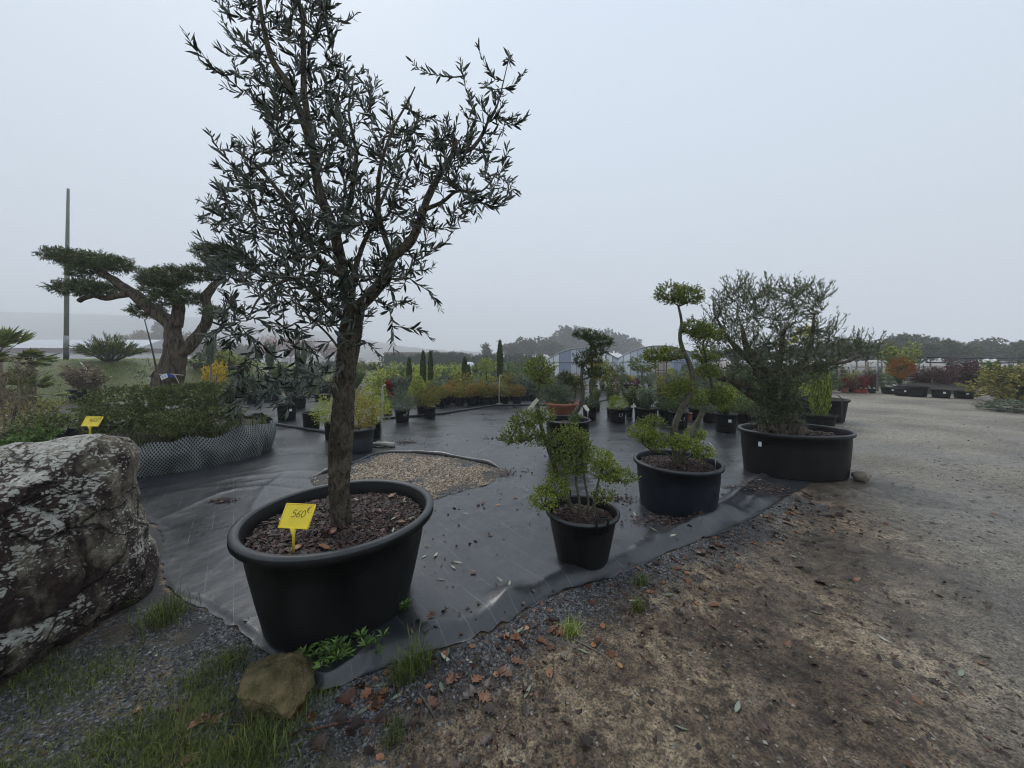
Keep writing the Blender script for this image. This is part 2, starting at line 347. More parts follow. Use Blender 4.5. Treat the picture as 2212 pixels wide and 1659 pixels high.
M['grass'] = leafmat('grass_blade', [(0.035, 0.045, 0.012), (0.08, 0.11, 0.02), (0.17, 0.19, 0.05)], 0.5, 0.25, obj_var=0.0, gain=1.15)
M['mound_grass'] = leafmat('lawn_blade', [(0.06, 0.078, 0.016), (0.14, 0.175, 0.030), (0.23, 0.245, 0.06)], 0.6, 0.2, obj_var=0.0, gain=1.8)
M['weed'] = leafmat('weed_leaf', [(0.025, 0.05, 0.012), (0.055, 0.10, 0.02), (0.10, 0.16, 0.03)], 0.4, 0.22, obj_var=0.1, gain=1.6)
M['dry'] = leafmat('dry_brown_foliage', [(0.04, 0.03, 0.02), (0.09, 0.07, 0.045), (0.15, 0.12, 0.075)], 0.7, 0.15)
M['litter'] = leafmat('fallen_brown_leaf', [(0.06, 0.022, 0.012), (0.14, 0.055, 0.025), (0.25, 0.11, 0.045), (0.33, 0.17, 0.07)], 0.45, 0.05, 0.5, 0.35, gain=1.0)
M['litter_dark'] = leafmat('rotting_leaf', [(0.014, 0.008, 0.006), (0.04, 0.022, 0.014), (0.075, 0.038, 0.024), (0.15, 0.075, 0.04)], 0.4, 0.03, 0.5, 0.2, gain=1.0)
M['litter_olive'] = leafmat('fallen_olive_leaf', [(0.16, 0.18, 0.12), (0.30, 0.33, 0.25), (0.40, 0.43, 0.34)], 0.5, 0.05, 0.5, 0.25, gain=1.0)
M['gravel_dark'] = attrmat('dark_gravel', [(0.012, 0.013, 0.015), (0.04, 0.042, 0.046), (0.085, 0.088, 0.092), (0.16, 0.16, 0.155)], 0.38, 0.5)
M['gravel_tan'] = attrmat('tan_gravel', [(0.06, 0.045, 0.035), (0.17, 0.125, 0.08), (0.30, 0.235, 0.16), (0.42, 0.36, 0.28)], 0.55, 0.4)
M['gravel_road'] = attrmat('road_gravel', [(0.03, 0.027, 0.022), (0.085, 0.075, 0.06), (0.15, 0.13, 0.10), (0.3, 0.28, 0.24)], 0.5, 0.45)
M['metal'] = simple('galvanised_steel', (0.22, 0.23, 0.24), (0.32, 0.33, 0.34), 0.5, 8.0)
M['dark_metal'] = simple('dark_steel', (0.02, 0.021, 0.022), (0.04, 0.041, 0.042), 0.5, 8.0)
M['net_white'] = simple('pale_netting', (0.15, 0.165, 0.155), (0.30, 0.32, 0.31), 0.7, 5.0)
M['cloth_black'] = simple('black_geotextile', (0.012, 0.013, 0.014), (0.022, 0.023, 0.024), 0.75, 8.0, 0.3, 60.0)
M['pole_green'] = simple('weathered_pole', (0.13, 0.15, 0.115), (0.22, 0.24, 0.19), 0.8, 3.0, 0.3, 20.0, stretch=(4, 4, 0.5))
# ------------------------------------------------------------------ the ground
def mound(X, Y):
    s = (Y - 12.3 - (X + 15) * 0.64) / 1.19
    c = np.interp(X, [-40, -16, -12.5, -8, -3, 0], [1.6, 1.48, 1.0, 0.8, 0.4, 0.0])
    return c * sstep(0, 4, s) * (1 - 0.95 * sstep(6, 16, s)), sstep(-0.3, 0.3, s) * sstep(1.0, -2.0, X) * (1 - sstep(40, 60, s))
FRONT = [(-6.2, 3.9), (-3.6, 3.45), tuple(G(352, 1262)[:2]), tuple(G(420, 1303)[:2]), tuple(G(490, 1345)[:2]), tuple(G(560, 1400)[:2]), tuple(G(610, 1455)[:2]),
         tuple(G(690, 1500)[:2]), tuple(G(760, 1473)[:2]), tuple(G(840, 1440)[:2]), tuple(G(1000, 1388)[:2]), tuple(G(1100, 1345)[:2]), tuple(G(1185, 1291)[:2]),
         tuple(G(1330, 1243)[:2]), tuple(G(1450, 1192)[:2]), tuple(G(1560, 1150)[:2]), tuple(G(1640, 1108)[:2]), tuple(G(1700, 1073)[:2]), tuple(G(1750, 1050)[:2])]
FRONT = np.array(FRONT)
def seg_dist(X, Y, poly):
    """distance to a polyline and side (positive on the far side of it)"""
    d = np.full(np.shape(X), 1e9); s = np.zeros(np.shape(X))
    for (x0, y0), (x1, y1) in zip(poly[:-1], poly[1:]):
        dx, dy = x1 - x0, y1 - y0; L2 = dx * dx + dy * dy + 1e-12
        t = np.clip(((X - x0) * dx + (Y - y0) * dy) / L2, 0, 1)
        q = np.hypot(X - x0 - t * dx, Y - y0 - t * dy)
        c = dx * (Y - y0) - dy * (X - x0)
        s = np.where(q < d, np.sign(c), s); d = np.minimum(d, q)
    return d, s
FR_S = np.vstack([crom(np.c_[FRONT, np.zeros(len(FRONT))], 140)[:, :2]])
def gz(X, Y):
    X = np.asarray(X, float); Y = np.asarray(Y, float)
    m, _ = mound(X, Y)
    far = sstep(60, 220, np.hypot(X, Y))
    return m - 0.0 * far
def axis(dense0, dense1, step, lo, hi, g=1.16):
    a = list(np.arange(dense0, dense1, step)); s = step
    while a[-1] < hi: s *= g; a.append(a[-1] + min(s, 60))
    s = step
    while a[0] > lo: s *= g; a.insert(0, a[0] - min(s, 60))
    return np.array(a)
gx = axis(-3.2, 4.2, 0.026, -700, 600); gy = axis(0.55, 5.0, 0.026, -60, 700)
X, Y = np.meshgrid(gx, gy, indexing='xy')
D, S = seg_dist(X, Y, FR_S)
inside = (S > 0) & (Y > 1.5)
near = np.exp(-np.maximum(np.hypot(X, Y) - 4, 0) / 6)
dirt_amp = np.where(inside, 0.0, sstep(0.0, 0.35, D))
mh, mg = mound(X, Y)
Z = mh + near * dirt_amp * (0.020 * fbm(X * 1.3, Y * 1.3, 0, 1, 3) + 0.010 * fbm(X * 7, Y * 7, 0, 9, 3) + 0.006 * np.abs(fbm(X * 22, Y * 22, 0, 5, 2)))
Z += mg * 0.10 * fbm(X * 0.9, Y * 0.9, 0, 4, 3)
Z -= np.where(inside, 0.006, 0.0)
# wheel ruts winding up the track
RUT = crom(np.array([(1.15, 0.3, 0), (2.0, 1.6, 0), (3.3, 3.0, 0), (5.3, 5.4, 0), (8.6, 9.0, 0), (13.5, 13.5, 0), (24, 20, 0)], float), 60)[:, :2]
rd, rs_ = seg_dist(X, Y, RUT); rd = rd * rs_ + 0.10 * fbm(X * 1.2, Y * 1.2, 0, 61, 2)
rut = np.exp(-((rd - 0.55) / 0.17) ** 2) + np.exp(-((rd + 0.95) / 0.17) ** 2) + 0.6 * np.exp(-((rd + 2.1) / 0.2) ** 2)
rut = rut * np.where(inside, 0, 1) * sstep(30, 12, Y) * (0.6 + 0.8 * np.clip(fbm(X * 1.5, Y * 1.5, 0, 63, 3) + .4, 0, 1))
Z -= 0.028 * rut * np.where(np.hypot(X - 3.84, Y - 4.85) < 0.9, 0, 1) - 0.010 * np.exp(-((np.abs(rd) - 0.28) / 0.10) ** 2) * np.where(inside, 0, near)
# low grassy corner by the boulder
grass = sstep(-0.45, -1.0, X + 0.3 * fbm(X * 3, Y * 3, 0, 2, 3) + (Y - 1.2) * 0.35) * sstep(2.1, 1.5, Y)
grass = np.maximum(np.clip(grass * (0.6 + 1.3 * fbm(X * 3.4, Y * 3.4, 0, 15, 3)), 0, 1), mg)
gravel = np.where(inside, 0, np.maximum(0.75 * sstep(-0.6, -1.0, X) * sstep(2.3, 1.9, Y) * sstep(1.0, 1.3, Y) * sstep(-0.25, 0.1, fbm(X * 2.5, Y * 2.5, 0, 33, 3)), sstep(0.42, 0.05, D + 0.22 * fbm(X * 3, Y * 3, 0, 6, 3)))) * sstep(3.6, 2.4, X)
roadd = X - (1.2 + 0.62 * (Y - 1.2))
wet = sstep(0.05, 0.3, fbm(X * 0.8 + Y * 0.3, Y * 0.6, 0, 21, 4)) * sstep(-0.2, 1.2, roadd) * 0.7 * sstep(14, 5, Y)
pud = np.exp(-(((X - 4.45 - 0.30 * (Y - 4.6)) / 0.42) ** 2 + ((Y - 4.6) / 1.3) ** 2)) * 1.3
pud += np.exp(-(((X - 2.55 - 0.55 * (Y - 2.6)) / 0.16) ** 2 + ((Y - 2.6) / 0.8) ** 2)) * 0.8
wet = np.clip(wet + 0.55 * rut + np.where(inside, 0, pud) * (0.75 + fbm(X * 4, Y * 4, 0, 31, 3)), 0, 1)
roadm = sstep(0.3, 1.6, roadd + 0.8 * fbm(X * 0.7, Y * 0.7, 0, 41, 3))
b = Buf()
ny, nx = X.shape
i, j = np.meshgrid(np.arange(ny - 1), np.arange(nx - 1), indexing='ij')
b.add(np.stack([X, Y, Z], -1).reshape(-1, 3), [np.stack([i * nx + j, i * nx + j + 1, (i + 1) * nx + j + 1, (i + 1) * nx + j], -1).reshape(-1, 4)])
def ground_mat():
    m, n, l, bs, o = mat_new('ground_soil')
    tc = n.new('ShaderNodeTexCoord')
    def noise(scale, detail=6, rough=0.6, stretch=None):
        z = n.new('ShaderNodeTexNoise'); z.inputs['Scale'].default_value = scale; z.inputs['Detail'].default_value = detail; z.inputs['Roughness'].default_value = rough
        if stretch:
            mp = n.new('ShaderNodeMapping'); mp.inputs['Scale'].default_value = stretch; l.new(tc.outputs['Object'], mp.inputs[0]); l.new(mp.outputs[0], z.inputs['Vector'])
        else: l.new(tc.outputs['Object'], z.inputs['Vector'])
        return z
    def attr(k):
        a = n.new('ShaderNodeAttribute'); a.attribute_name = k; return a.outputs['Fac']
    def mix(f, a, c, typ='MIX'):
        x = n.new('ShaderNodeMix'); x.data_type = 'RGBA'; x.blend_type = typ
        for s, v in (('Factor', f), ('A', a), ('B', c)):
            if hasattr(v, 'is_output'): l.new(v, x.inputs[s])
            elif isinstance(v, tuple): x.inputs[s].default_value = (*v, 1)
            else: x.inputs[s].default_value = v
        return x.outputs['Result']
    def rmp(f, st):
        r = ramp(n, st); l.new(f, r.inputs['Fac']); return r.outputs['Color']
    n1 = noise(2.8, 10, 0.68); n2 = noise(15, 9, 0.72); n3 = noise(95, 5, 0.7); n4 = noise(0.45, 4)
    soil = rmp(n1.outputs['Fac'], [(0.32, (0.070, 0.050, 0.034)), (0.5, (0.22, 0.172, 0.118)), (0.66, (0.44, 0.365, 0.265))])
    blot = rmp(n2.outputs['Fac'], [(0.38, (0.25, 0.215, 0.19)), (0.52, (0.95, 0.93, 0.9)), (0.68, (1.5, 1.45, 1.35))])
    soil = mix(1.0, soil, blot, 'MULTIPLY')
    n8 = noise(0.85, 6, 0.6); soil = mix(1.0, soil, rmp(n8.outputs['Fac'], [(0.36, (0.42, 0.38, 0.36)), (0.5, (0.9, 0.88, 0.86)), (0.64, (1.12, 1.12, 1.1))]), 'MULTIPLY')
    speck = rmp(n3.outputs['Fac'], [(0.38, (0.25, 0.235, 0.22)), (0.5, (0.95, 0.95, 0.95)), (0.62, (1.65, 1.6, 1.5))])
    road = rmp(n4.outputs['Fac'], [(0.38, (0.17, 0.155, 0.128)), (0.6, (0.31, 0.285, 0.235))])
    road = mix(0.6, road, blot, 'MULTIPLY')
    col = mix(attr('road'), soil, road)
    col = mix(1.0, col, speck, 'MULTIPLY')
    gr = rmp(n3.outputs['Fac'], [(0.4, (0.012, 0.012, 0.013)), (0.6, (0.06, 0.06, 0.062))])
    col = mix(attr('gravel'), col, gr)
    gs = rmp(n2.outputs['Fac'], [(0.35, (0.038, 0.044, 0.014)), (0.5, (0.085, 0.10, 0.024)), (0.68, (0.14, 0.15, 0.045))])
    col = mix(attr('grass'), col, gs)
    wf = attr('wet')
    col = mix(wf, col, mix(1.0, col, (0.66, 0.65, 0.66), 'MULTIPLY'))
    l.new(col, bs.inputs['Base Color'])
    rr = n.new('ShaderNodeMapRange'); rr.inputs['To Min'].default_value = 0.66; rr.inputs['To Max'].default_value = 0.20; l.new(wf, rr.inputs['Value']); l.new(rr.outputs[0], bs.inputs['Roughness'])
    bs.inputs['Specular IOR Level'].default_value = 0.45
    hv = n.new('ShaderNodeMath'); hv.operation = 'MULTIPLY_ADD'; hv.inputs[1].default_value = 0.35; l.new(n3.outputs['Fac'], hv.inputs[0]); l.new(n2.outputs['Fac'], hv.inputs[2])
    bp = n.new('ShaderNodeBump'); bp.inputs['Strength'].default_value = 0.9; bp.inputs['Distance'].default_value = 0.035
    l.new(hv.outputs[0], bp.inputs['Height']); l.new(bp.outputs[0], bs.inputs['Normal'])
    return m
M['ground'] = ground_mat()
ground = obj('ground', b.mesh('ground', M['ground'], True, {'grass': grass, 'gravel': gravel, 'wet': wet, 'road': roadm}))
tag(ground, kind='structure')
_gx, _gy, _Z = gx, gy, Z
def ground_z(x, y):
    """height of the built ground sheet"""
    x = np.asarray(x, float); y = np.asarray(y, float)
    i = np.clip(np.searchsorted(_gx, x) - 1, 0, len(_gx) - 2); j = np.clip(np.searchsorted(_gy, y) - 1, 0, len(_gy) - 2)
    u = (x - _gx[i]) / (_gx[i + 1] - _gx[i]); v = (y - _gy[j]) / (_gy[j + 1] - _gy[j])
    return (_Z[j, i] * (1 - u) + _Z[j, i + 1] * u) * (1 - v) + (_Z[j + 1, i] * (1 - u) + _Z[j + 1, i + 1] * u) * v

# ------------------------------------------------------------------ woven weed fabric
HOLE = np.array([G(668, 1035)[:2], G(700, 1025)[:2], G(760, 1005)[:2], G(815, 984)[:2], G(880, 980)[:2], G(950, 986)[:2], G(1010, 996)[:2], G(1062, 1008)[:2],
                 G(1092, 1022)[:2], G(1050, 1050)[:2], G(985, 1068)[:2], G(925, 1085)[:2], G(850, 1090)[:2], G(760, 1080)[:2], G(690, 1055)[:2]])
def inside_poly(x, y, P):
    c = np.zeros(np.shape(x), bool); k = len(P)
    for q in range(k):
        x0, y0 = P[q]; x1, y1 = P[(q + 1) % k]
        c ^= ((y0 > y) != (y1 > y)) & (x < (x1 - x0) * (y - y0) / (y1 - y0 + 1e-12) + x0)
    return c
NT, NS = 420, 330
fr = crom(np.c_[FRONT, np.zeros(len(FRONT))], NT)[:, :2]
arc = np.r_[0, np.cumsum(np.hypot(*np.diff(fr, axis=0).T))]; ta = np.linspace(0, arc[-1], NT)
fr = np.stack([np.interp(ta, arc, fr[:, 0]), np.interp(ta, arc, fr[:, 1])], 1)
back = crom(np.array([(-14.5, 11.4, 0), (-11, 13.8, 0), (-8, 15.9, 0), (-4, 18.8, 0), (-0.5, 23, 0), (4, 31, 0), (10, 34, 0), (16, 33, 0), (22, 26, 0)], float), NT)[:, :2]
fr = fr + np.stack([0.012 * vn(ta * 6, 0, 0, 3), 0.022 * vn(ta * 5, 0, 0, 7) + 0.018 * vn(ta * 15, 0, 0, 8)], 1)
s = np.linspace(0, 1, NS) ** 2.6
FX = fr[None, :, 0] + (back[None, :, 0] - fr[None, :, 0]) * s[:, None]
FY = fr[None, :, 1] + (back[None, :, 1] - fr[None, :, 1]) * s[:, None]
De, _ = seg_dist(FX, FY, FR_S)
def fabric_h(x, y, de):
    near = np.exp(-np.maximum(y - 3, 0) / 4)
    ang = x * 0.80 + y * 0.60; per = -x * 0.60 + y * 0.80
    wr = 0.012 * fbm(x * 1.1, y * 1.1, 0, 51, 3) + 0.004 * fbm(x * 3.1, y * 3.1, 0, 52, 3) + 0.016 * near * sstep(-0.1, 0.5, vn(x * 0.7, y * 0.7, 0, 54)) * (1 - np.abs(vn(per * 2.0 + 1.6 * vn(ang * .8, per * .8, 0, 2), ang * 0.8 + 0.8 * vn(x * 1.3, y * 1.3, 0, 55), 0, 53))) ** 5
    wr += 0.014 * near * (1 - np.abs(vn(ang * 1.9 + vn(x * 1.5, y * 1.5, 0, 8), per * 0.5, 0, 57))) ** 6
    # loose border: sags, bulges and folds along the edge
    e = np.exp(-(de / 0.30) ** 2) * sstep(-1.3, -0.55, x) * sstep(3.4, 2.6, x)
    bul = e * (0.050 + 0.085 * np.clip(fbm(x * 2.4 + 3, y * 2.4, 0, 61, 2) + 0.22, 0, 1) + 0.020 * vn(ang * 6, per * 2.0, 0, 63))
    ridge = 0.06 * np.exp(-(((x - 0.28) / 0.10) ** 2 + ((y - 2.16 - (x - 0.28) * 0.9) / 0.13) ** 2))
    ridge = ridge + 0.05 * np.exp(-(((x + 0.02 - (y - 2.2) * 0.4) / 0.16) ** 2 + ((y - 2.26) / 0.10) ** 2))
    d2, s2 = seg_dist(x, y, np.array([G(1440, 1180)[:2], G(1540, 1120)[:2], G(1600, 1070)[:2], G(1650, 1035)[:2]]))
    fold = 0.055 * np.exp(-(d2 / 0.07) ** 2)
    drop = np.where(x > -0.75, sstep(0.0, 0.15, de) ** 0.8, sstep(0.0, 0.055, de))
    return (0.010 + wr + bul + ridge + fold) * drop + 0.003 * (1 - drop)
FZ = gz(FX, FY) + fabric_h(FX, FY, De)
b = Buf(); i, j = np.meshgrid(np.arange(NS - 1), np.arange(NT - 1), indexing='ij')
b.add(np.stack([FX, FY, FZ], -1).reshape(-1, 3), [np.stack([i * NT + j, i * NT + j + 1, (i + 1) * NT + j + 1, (i + 1) * NT + j], -1).reshape(-1, 4)])
def fabric_mat():
    m, n, l, bs, o = mat_new('woven_weed_fabric')
    tc = n.new('ShaderNodeTexCoord')
    mp = n.new('ShaderNodeMapping'); mp.inputs['Rotation'].default_value = (0, 0, radians(-38)); l.new(tc.outputs['Object'], mp.inputs[0])
    nz = n.new('ShaderNodeTexNoise'); nz.inputs['Scale'].default_value = 1.3; nz.inputs['Detail'].default_value = 7; l.new(tc.outputs['Object'], nz.inputs['Vector'])
    r = ramp(n, [(0.32, (0.007, 0.0085, 0.011)), (0.5, (0.014, 0.016, 0.020)), (0.7, (0.028, 0.031, 0.035))]); l.new(nz.outputs['Fac'], r.inputs['Fac'])
    # pale marker threads woven in every 15 cm
    sp = n.new('ShaderNodeSeparateXYZ'); l.new(mp.outputs[0], sp.inputs[0])
    k = n.new('ShaderNodeMath'); k.operation = 'PINGPONG'; k.inputs[1].default_value = 0.075; l.new(sp.outputs['X'], k.inputs[0])
    lt = n.new('ShaderNodeMath'); lt.operation = 'LESS_THAN'; lt.inputs[1].default_value = 0.0016; l.new(k.outputs[0], lt.inputs[0])
    n5 = n.new('ShaderNodeTexNoise'); n5.inputs['Scale'].default_value = 3; l.new(tc.outputs['Object'], n5.inputs['Vector'])
    r5 = ramp(n, [(0.4, g3(0.15)), (0.65, g3(1))]); l.new(n5.outputs['Fac'], r5.inputs['Fac'])
    mu = n.new('ShaderNodeMath'); mu.operation = 'MULTIPLY'; l.new(lt.outputs[0], mu.inputs[0]); l.new(r5.outputs['Color'], mu.inputs[1])
    mx = n.new('ShaderNodeMix'); mx.data_type = 'RGBA'; l.new(mu.outputs[0], mx.inputs['Factor']); l.new(r.outputs['Color'], mx.inputs['A']); mx.inputs['B'].default_value = (0.16, 0.165, 0.175, 1)
    # dried mud dust
    n6 = n.new('ShaderNodeTexNoise'); n6.inputs['Scale'].default_value = 14; n6.inputs['Detail'].default_value = 6; l.new(tc.outputs['Object'], n6.inputs['Vector'])
    r6 = ramp(n, [(0.50, g3(0)), (0.72, g3(0.6))]); l.new(n6.outputs['Fac'], r6.inputs['Fac'])
    mz = n.new('ShaderNodeMix'); mz.data_type = 'RGBA'; l.new(r6.outputs['Color'], mz.inputs['Factor']); l.new(mx.outputs['Result'], mz.inputs['A']); mz.inputs['B'].default_value = (0.045, 0.040, 0.034, 1)
    l.new(mz.outputs['Result'], bs.inputs['Base Color'])
    rr = ramp(n, [(0.35, g3(0.25)), (0.62, g3(0.38))]); l.new(nz.outputs['Fac'], rr.inputs['Fac']); l.new(rr.outputs['Color'], bs.inputs['Roughness'])
    bs.inputs['Specular IOR Level'].default_value = 0.8; bs.inputs['IOR'].default_value = 1.5
    wv = n.new('ShaderNodeTexNoise'); wv.inputs['Scale'].default_value = 220; wv.inputs['Detail'].default_value = 2; l.new(tc.outputs['Object'], wv.inputs['Vector'])
    n7 = n.new('ShaderNodeTexNoise'); n7.inputs['Scale'].default_value = 6; n7.inputs['Detail'].default_value = 6; l.new(mp.outputs[0], n7.inputs['Vector'])
    b1 = n.new('ShaderNodeBump'); b1.inputs['Strength'].default_value = 0.32; b1.inputs['Distance'].default_value = 0.03; l.new(n7.outputs['Fac'], b1.inputs['Height'])
    b2 = n.new('ShaderNodeBump'); b2.inputs['Strength'].default_value = 0.3; b2.inputs['Distance'].default_value = 0.002; l.new(wv.outputs['Fac'], b2.inputs['Height']); l.new(b1.outputs[0], b2.inputs['Normal'])
    l.new(b2.outputs[0], bs.inputs['Normal'])
    return m
M['fabric'] = fabric_mat()
fabric = obj('weed_fabric', b.mesh('weed_fabric', M['fabric'])); tag(fabric, kind='structure')
def surf_z(x, y):
    """top of fabric or ground"""
    x = np.asarray(x, float); y = np.asarray(y, float)
    d, s_ = seg_dist(x, y, FR_S)
    ins = (s_ > 0) & (y > 1.5) & (x < 3.45 + (y - 4.2) * 0.9)
    return np.where(ins, gz(x, y) + fabric_h(x, y, d), ground_z(x, y))

# ------------------------------------------------------------------ stones
def add_stones(b, x, y, z, r, rng, flat=0.6):
    n = len(x)
    base = np.array([[1, 0, 0], [-1, 0, 0], [0, 1, 0], [0, -1, 0], [0, 0, 1], [0, 0, -1]], float)
    F = np.array([[0, 2, 4], [2, 1, 4], [1, 3, 4], [3, 0, 4], [2, 0, 5], [1, 2, 5], [3, 1, 5], [0, 3, 5]])
    t = rng.random(n) * 2 * pi
    V = base[None] * (0.7 + 0.6 * rng.random((n, 6, 1))) + rng.normal(size=(n, 6, 3)) * 0.18
    V = V * np.stack([r * (0.8 + .6 * rng.random(n)), r, r * flat], 1)[:, None]
    V = np.stack([V[..., 0] * np.cos(t)[:, None] - V[..., 1] * np.sin(t)[:, None], V[..., 0] * np.sin(t)[:, None] + V[..., 1] * np.cos(t)[:, None], V[..., 2]], -1)
    V = V + np.stack([x, y, z + r * flat * 0.35], 1)[:, None]
    b.add(V.reshape(-1, 3), [(F[None] + np.arange(n)[:, None, None] * 6).reshape(-1, 3)], np.repeat(rng.random(n), 8))
rng = np.random.default_rng(5)
# dark drainage gravel along the fabric edge
n = 26000; k = rng.integers(30, len(FR_S) - 6, n); off = -np.abs(rng.normal(size=n)) * 0.16
tg = unit(np.gradient(FR_S, axis=0))[k]; px = FR_S[k, 0] - tg[:, 1] * off + rng.normal(size=n) * .02; py = FR_S[k, 1] + tg[:, 0] * off + rng.normal(size=n) * .02
n2 = 16000; gx2 = -2.35 + 1.6 * rng.random(n2); gy2 = 1.1 + 1.1 * rng.random(n2)
px = np.r_[px, gx2]; py = np.r_[py, gy2]
d, s_ = seg_dist(px, py, FR_S); ok = (s_ < 0) & (fbm(px * 5, py * 5, 0, 6, 2) > -0.22); px, py = px[ok], py[ok]
b = Buf(); add_stones(b, px, py, ground_z(px, py), 0.0035 + 0.006 * rng.random(len(px)) ** 2, rng)
tag(obj('drainage_gravel', b.mesh('drainage_gravel', M['gravel_dark'], False)), 'dark wet drainage gravel strewn along the edge of the black fabric', 'gravel', kind='stuff')
# grit and pebbles on the dirt
n = 26000; Yr = 0.75 + 6.5 * rng.random(n) ** 1.7; Xr = -1.2 + rng.random(n) * (1.2 + 1.55 * Yr + 1.0)
d, s_ = seg_dist(Xr, Yr, FR_S); ok = ((s_ < 0) | (Yr < 1.5)) & (d > 0.04); ok &= ~((Xr > 3.0) & (Yr > 4.2) & (Xr < 4.6) & (Yr < 5.3)); Xr, Yr = Xr[ok], Yr[ok]
b = Buf(); add_stones(b, Xr, Yr, ground_z(Xr, Yr), 0.002 + 0.0075 * rng.random(len(Xr)) ** 4, rng, 0.5)
tag(obj('road_grit', b.mesh('road_grit', M['gravel_road'], False)), 'small pebbles and grit pressed into the muddy dirt track', 'grit', kind='stuff')
nc = 9000; Yr = 0.8 + 5.5 * rng.random(nc) ** 1.5; Xr = -1.0 + rng.random(nc) * (1.0 + 1.5 * Yr)
d, s_ = seg_dist(Xr, Yr, FR_S); ok = ((s_ < 0) | (Yr < 1.5)) & (d > 0.05) & (fbm(Xr * 2.2, Yr * 2.2, 0, 95, 3) > 0.0) & ~((Xr > 3.0) & (Yr > 4.2) & (Xr < 4.6) & (Yr < 5.3)); Xr, Yr = Xr[ok], Yr[ok]
b = Buf(); add_stones(b, Xr, Yr, ground_z(Xr, Yr) - 0.002, 0.004 + 0.013 * rng.random(len(Xr)) ** 3, rng, 0.45)
M['clods'] = attrmat('soil_clods', [(0.022, 0.016, 0.012), (0.06, 0.045, 0.032), (0.12, 0.092, 0.064)], 0.7, 0.35)
tag(obj('soil_clods', b.mesh('soil_clods', M['clods'], False)), 'dark crumbs and clods of wet soil on the dirt track', 'soil', kind='stuff')
# gravel bed showing through the opening in the fabric
hx0, hy0 = HOLE.min(0); hx1, hy1 = HOLE.max(0)
n = 30000; hx = hx0 + (hx1 - hx0) * rng.random(n); hy = hy0 + (hy1 - hy0) * rng.random(n); ok = inside_poly(hx, hy, HOLE); hx, hy = hx[ok], hy[ok]
hd, _ = seg_dist(hx, hy, np.vstack([HOLE, HOLE[:1]]))
hz = gz(hx, hy) + 0.014 + 0.030 * sstep(0, 0.35, hd) + 0.012 * fbm(hx * 4, hy * 4, 0, 71, 2)
patch = fbm(hx * 3.2, hy * 3.2, 0, 75, 3) + 0.35 * sstep(0.05, 0.25, hd)
tan = patch > 0.02
b = Buf(); hc = HOLE.mean(0); m_ = len(HOLE)
rings = []
hb = crom(np.c_[np.vstack([HOLE, HOLE[:1]]), np.zeros(m_ + 1)], 61)[:-1, :2]
for q, f in enumerate((1.03, 0.9, 0.6, 0.3)): rings.append(np.c_[hc + (hb - hc) * f, np.full(60, [0.008, 0.03, 0.045, 0.045][q]) + gz(*(hc + (hb - hc) * f).T)])
V = np.vstack(rings + [np.array([[*hc, 0.046]])]); jj = np.arange(60); j2 = (jj + 1) % 60
P4 = np.concatenate([np.stack([q * 60 + jj, q * 60 + j2, (q + 1) * 60 + j2, (q + 1) * 60 + jj], 1) for q in range(3)])
b.add(V, [P4, np.stack([180 + jj, 180 + j2, np.full(60, 240)], 1)])
M['bed'] = simple('gravel_bed_base', (0.03, 0.026, 0.022), (0.10, 0.08, 0.06), 0.8, 40.0, 0.6, 90.0)
bed = obj('gravel_bed', b.mesh('gravel_bed', M['bed'])); tag(bed, kind='structure')
for name, sel, mt in (('tan_gravel', tan, 'gravel_tan'), ('grey_gravel', ~tan, 'gravel_dark')):
    b = Buf(); add_stones(b, hx[sel], hy[sel], hz[sel], 0.008 + 0.012 * rng.random(sel.sum()) ** 2, rng)
    tag(obj(name, b.mesh(name, M[mt], False), bed), kind='stuff')
# curled cut lip of the fabric on the far side of the opening
hb2 = crom(np.c_[HOLE[[0, 1, 2, 3, 4, 5, 6, 7, 8]], np.zeros(9)], 90)
rows = []
for q, (o_, h_) in enumerate(((0.10, 0.012), (0.05, 0.05), (0.0, 0.062), (-0.03, 0.035), (-0.02, 0.006))):
    nrm = np.gradient(hb2[:, :2], axis=0); nrm = unit(np.stack([-nrm[:, 1], nrm[:, 0]], 1))
    w = 0.75 + 0.5 * vn(np.arange(90) * 0.16, q * .3, 0, 81)
    fade = np.minimum(1, np.minimum(np.arange(90), 89 - np.arange(90)) / 12)
    xy = hb2[:, :2] + nrm * (o_ * w * np.maximum(fade, 0.25))[:, None]
    rows.append(np.c_[xy, gz(*xy.T) + 0.012 + h_ * w * np.maximum(fade, 0.12)])
b = Buf(); i, j = np.meshgrid(np.arange(4), np.arange(89), indexing='ij')
b.add(np.vstack(rows), [np.stack([i * 90 + j, i * 90 + j + 1, (i + 1) * 90 + j + 1, (i + 1) * 90 + j], -1).reshape(-1, 4)])
obj('fabric_lip', b.mesh('fabric_lip', M['fabric']), fabric)

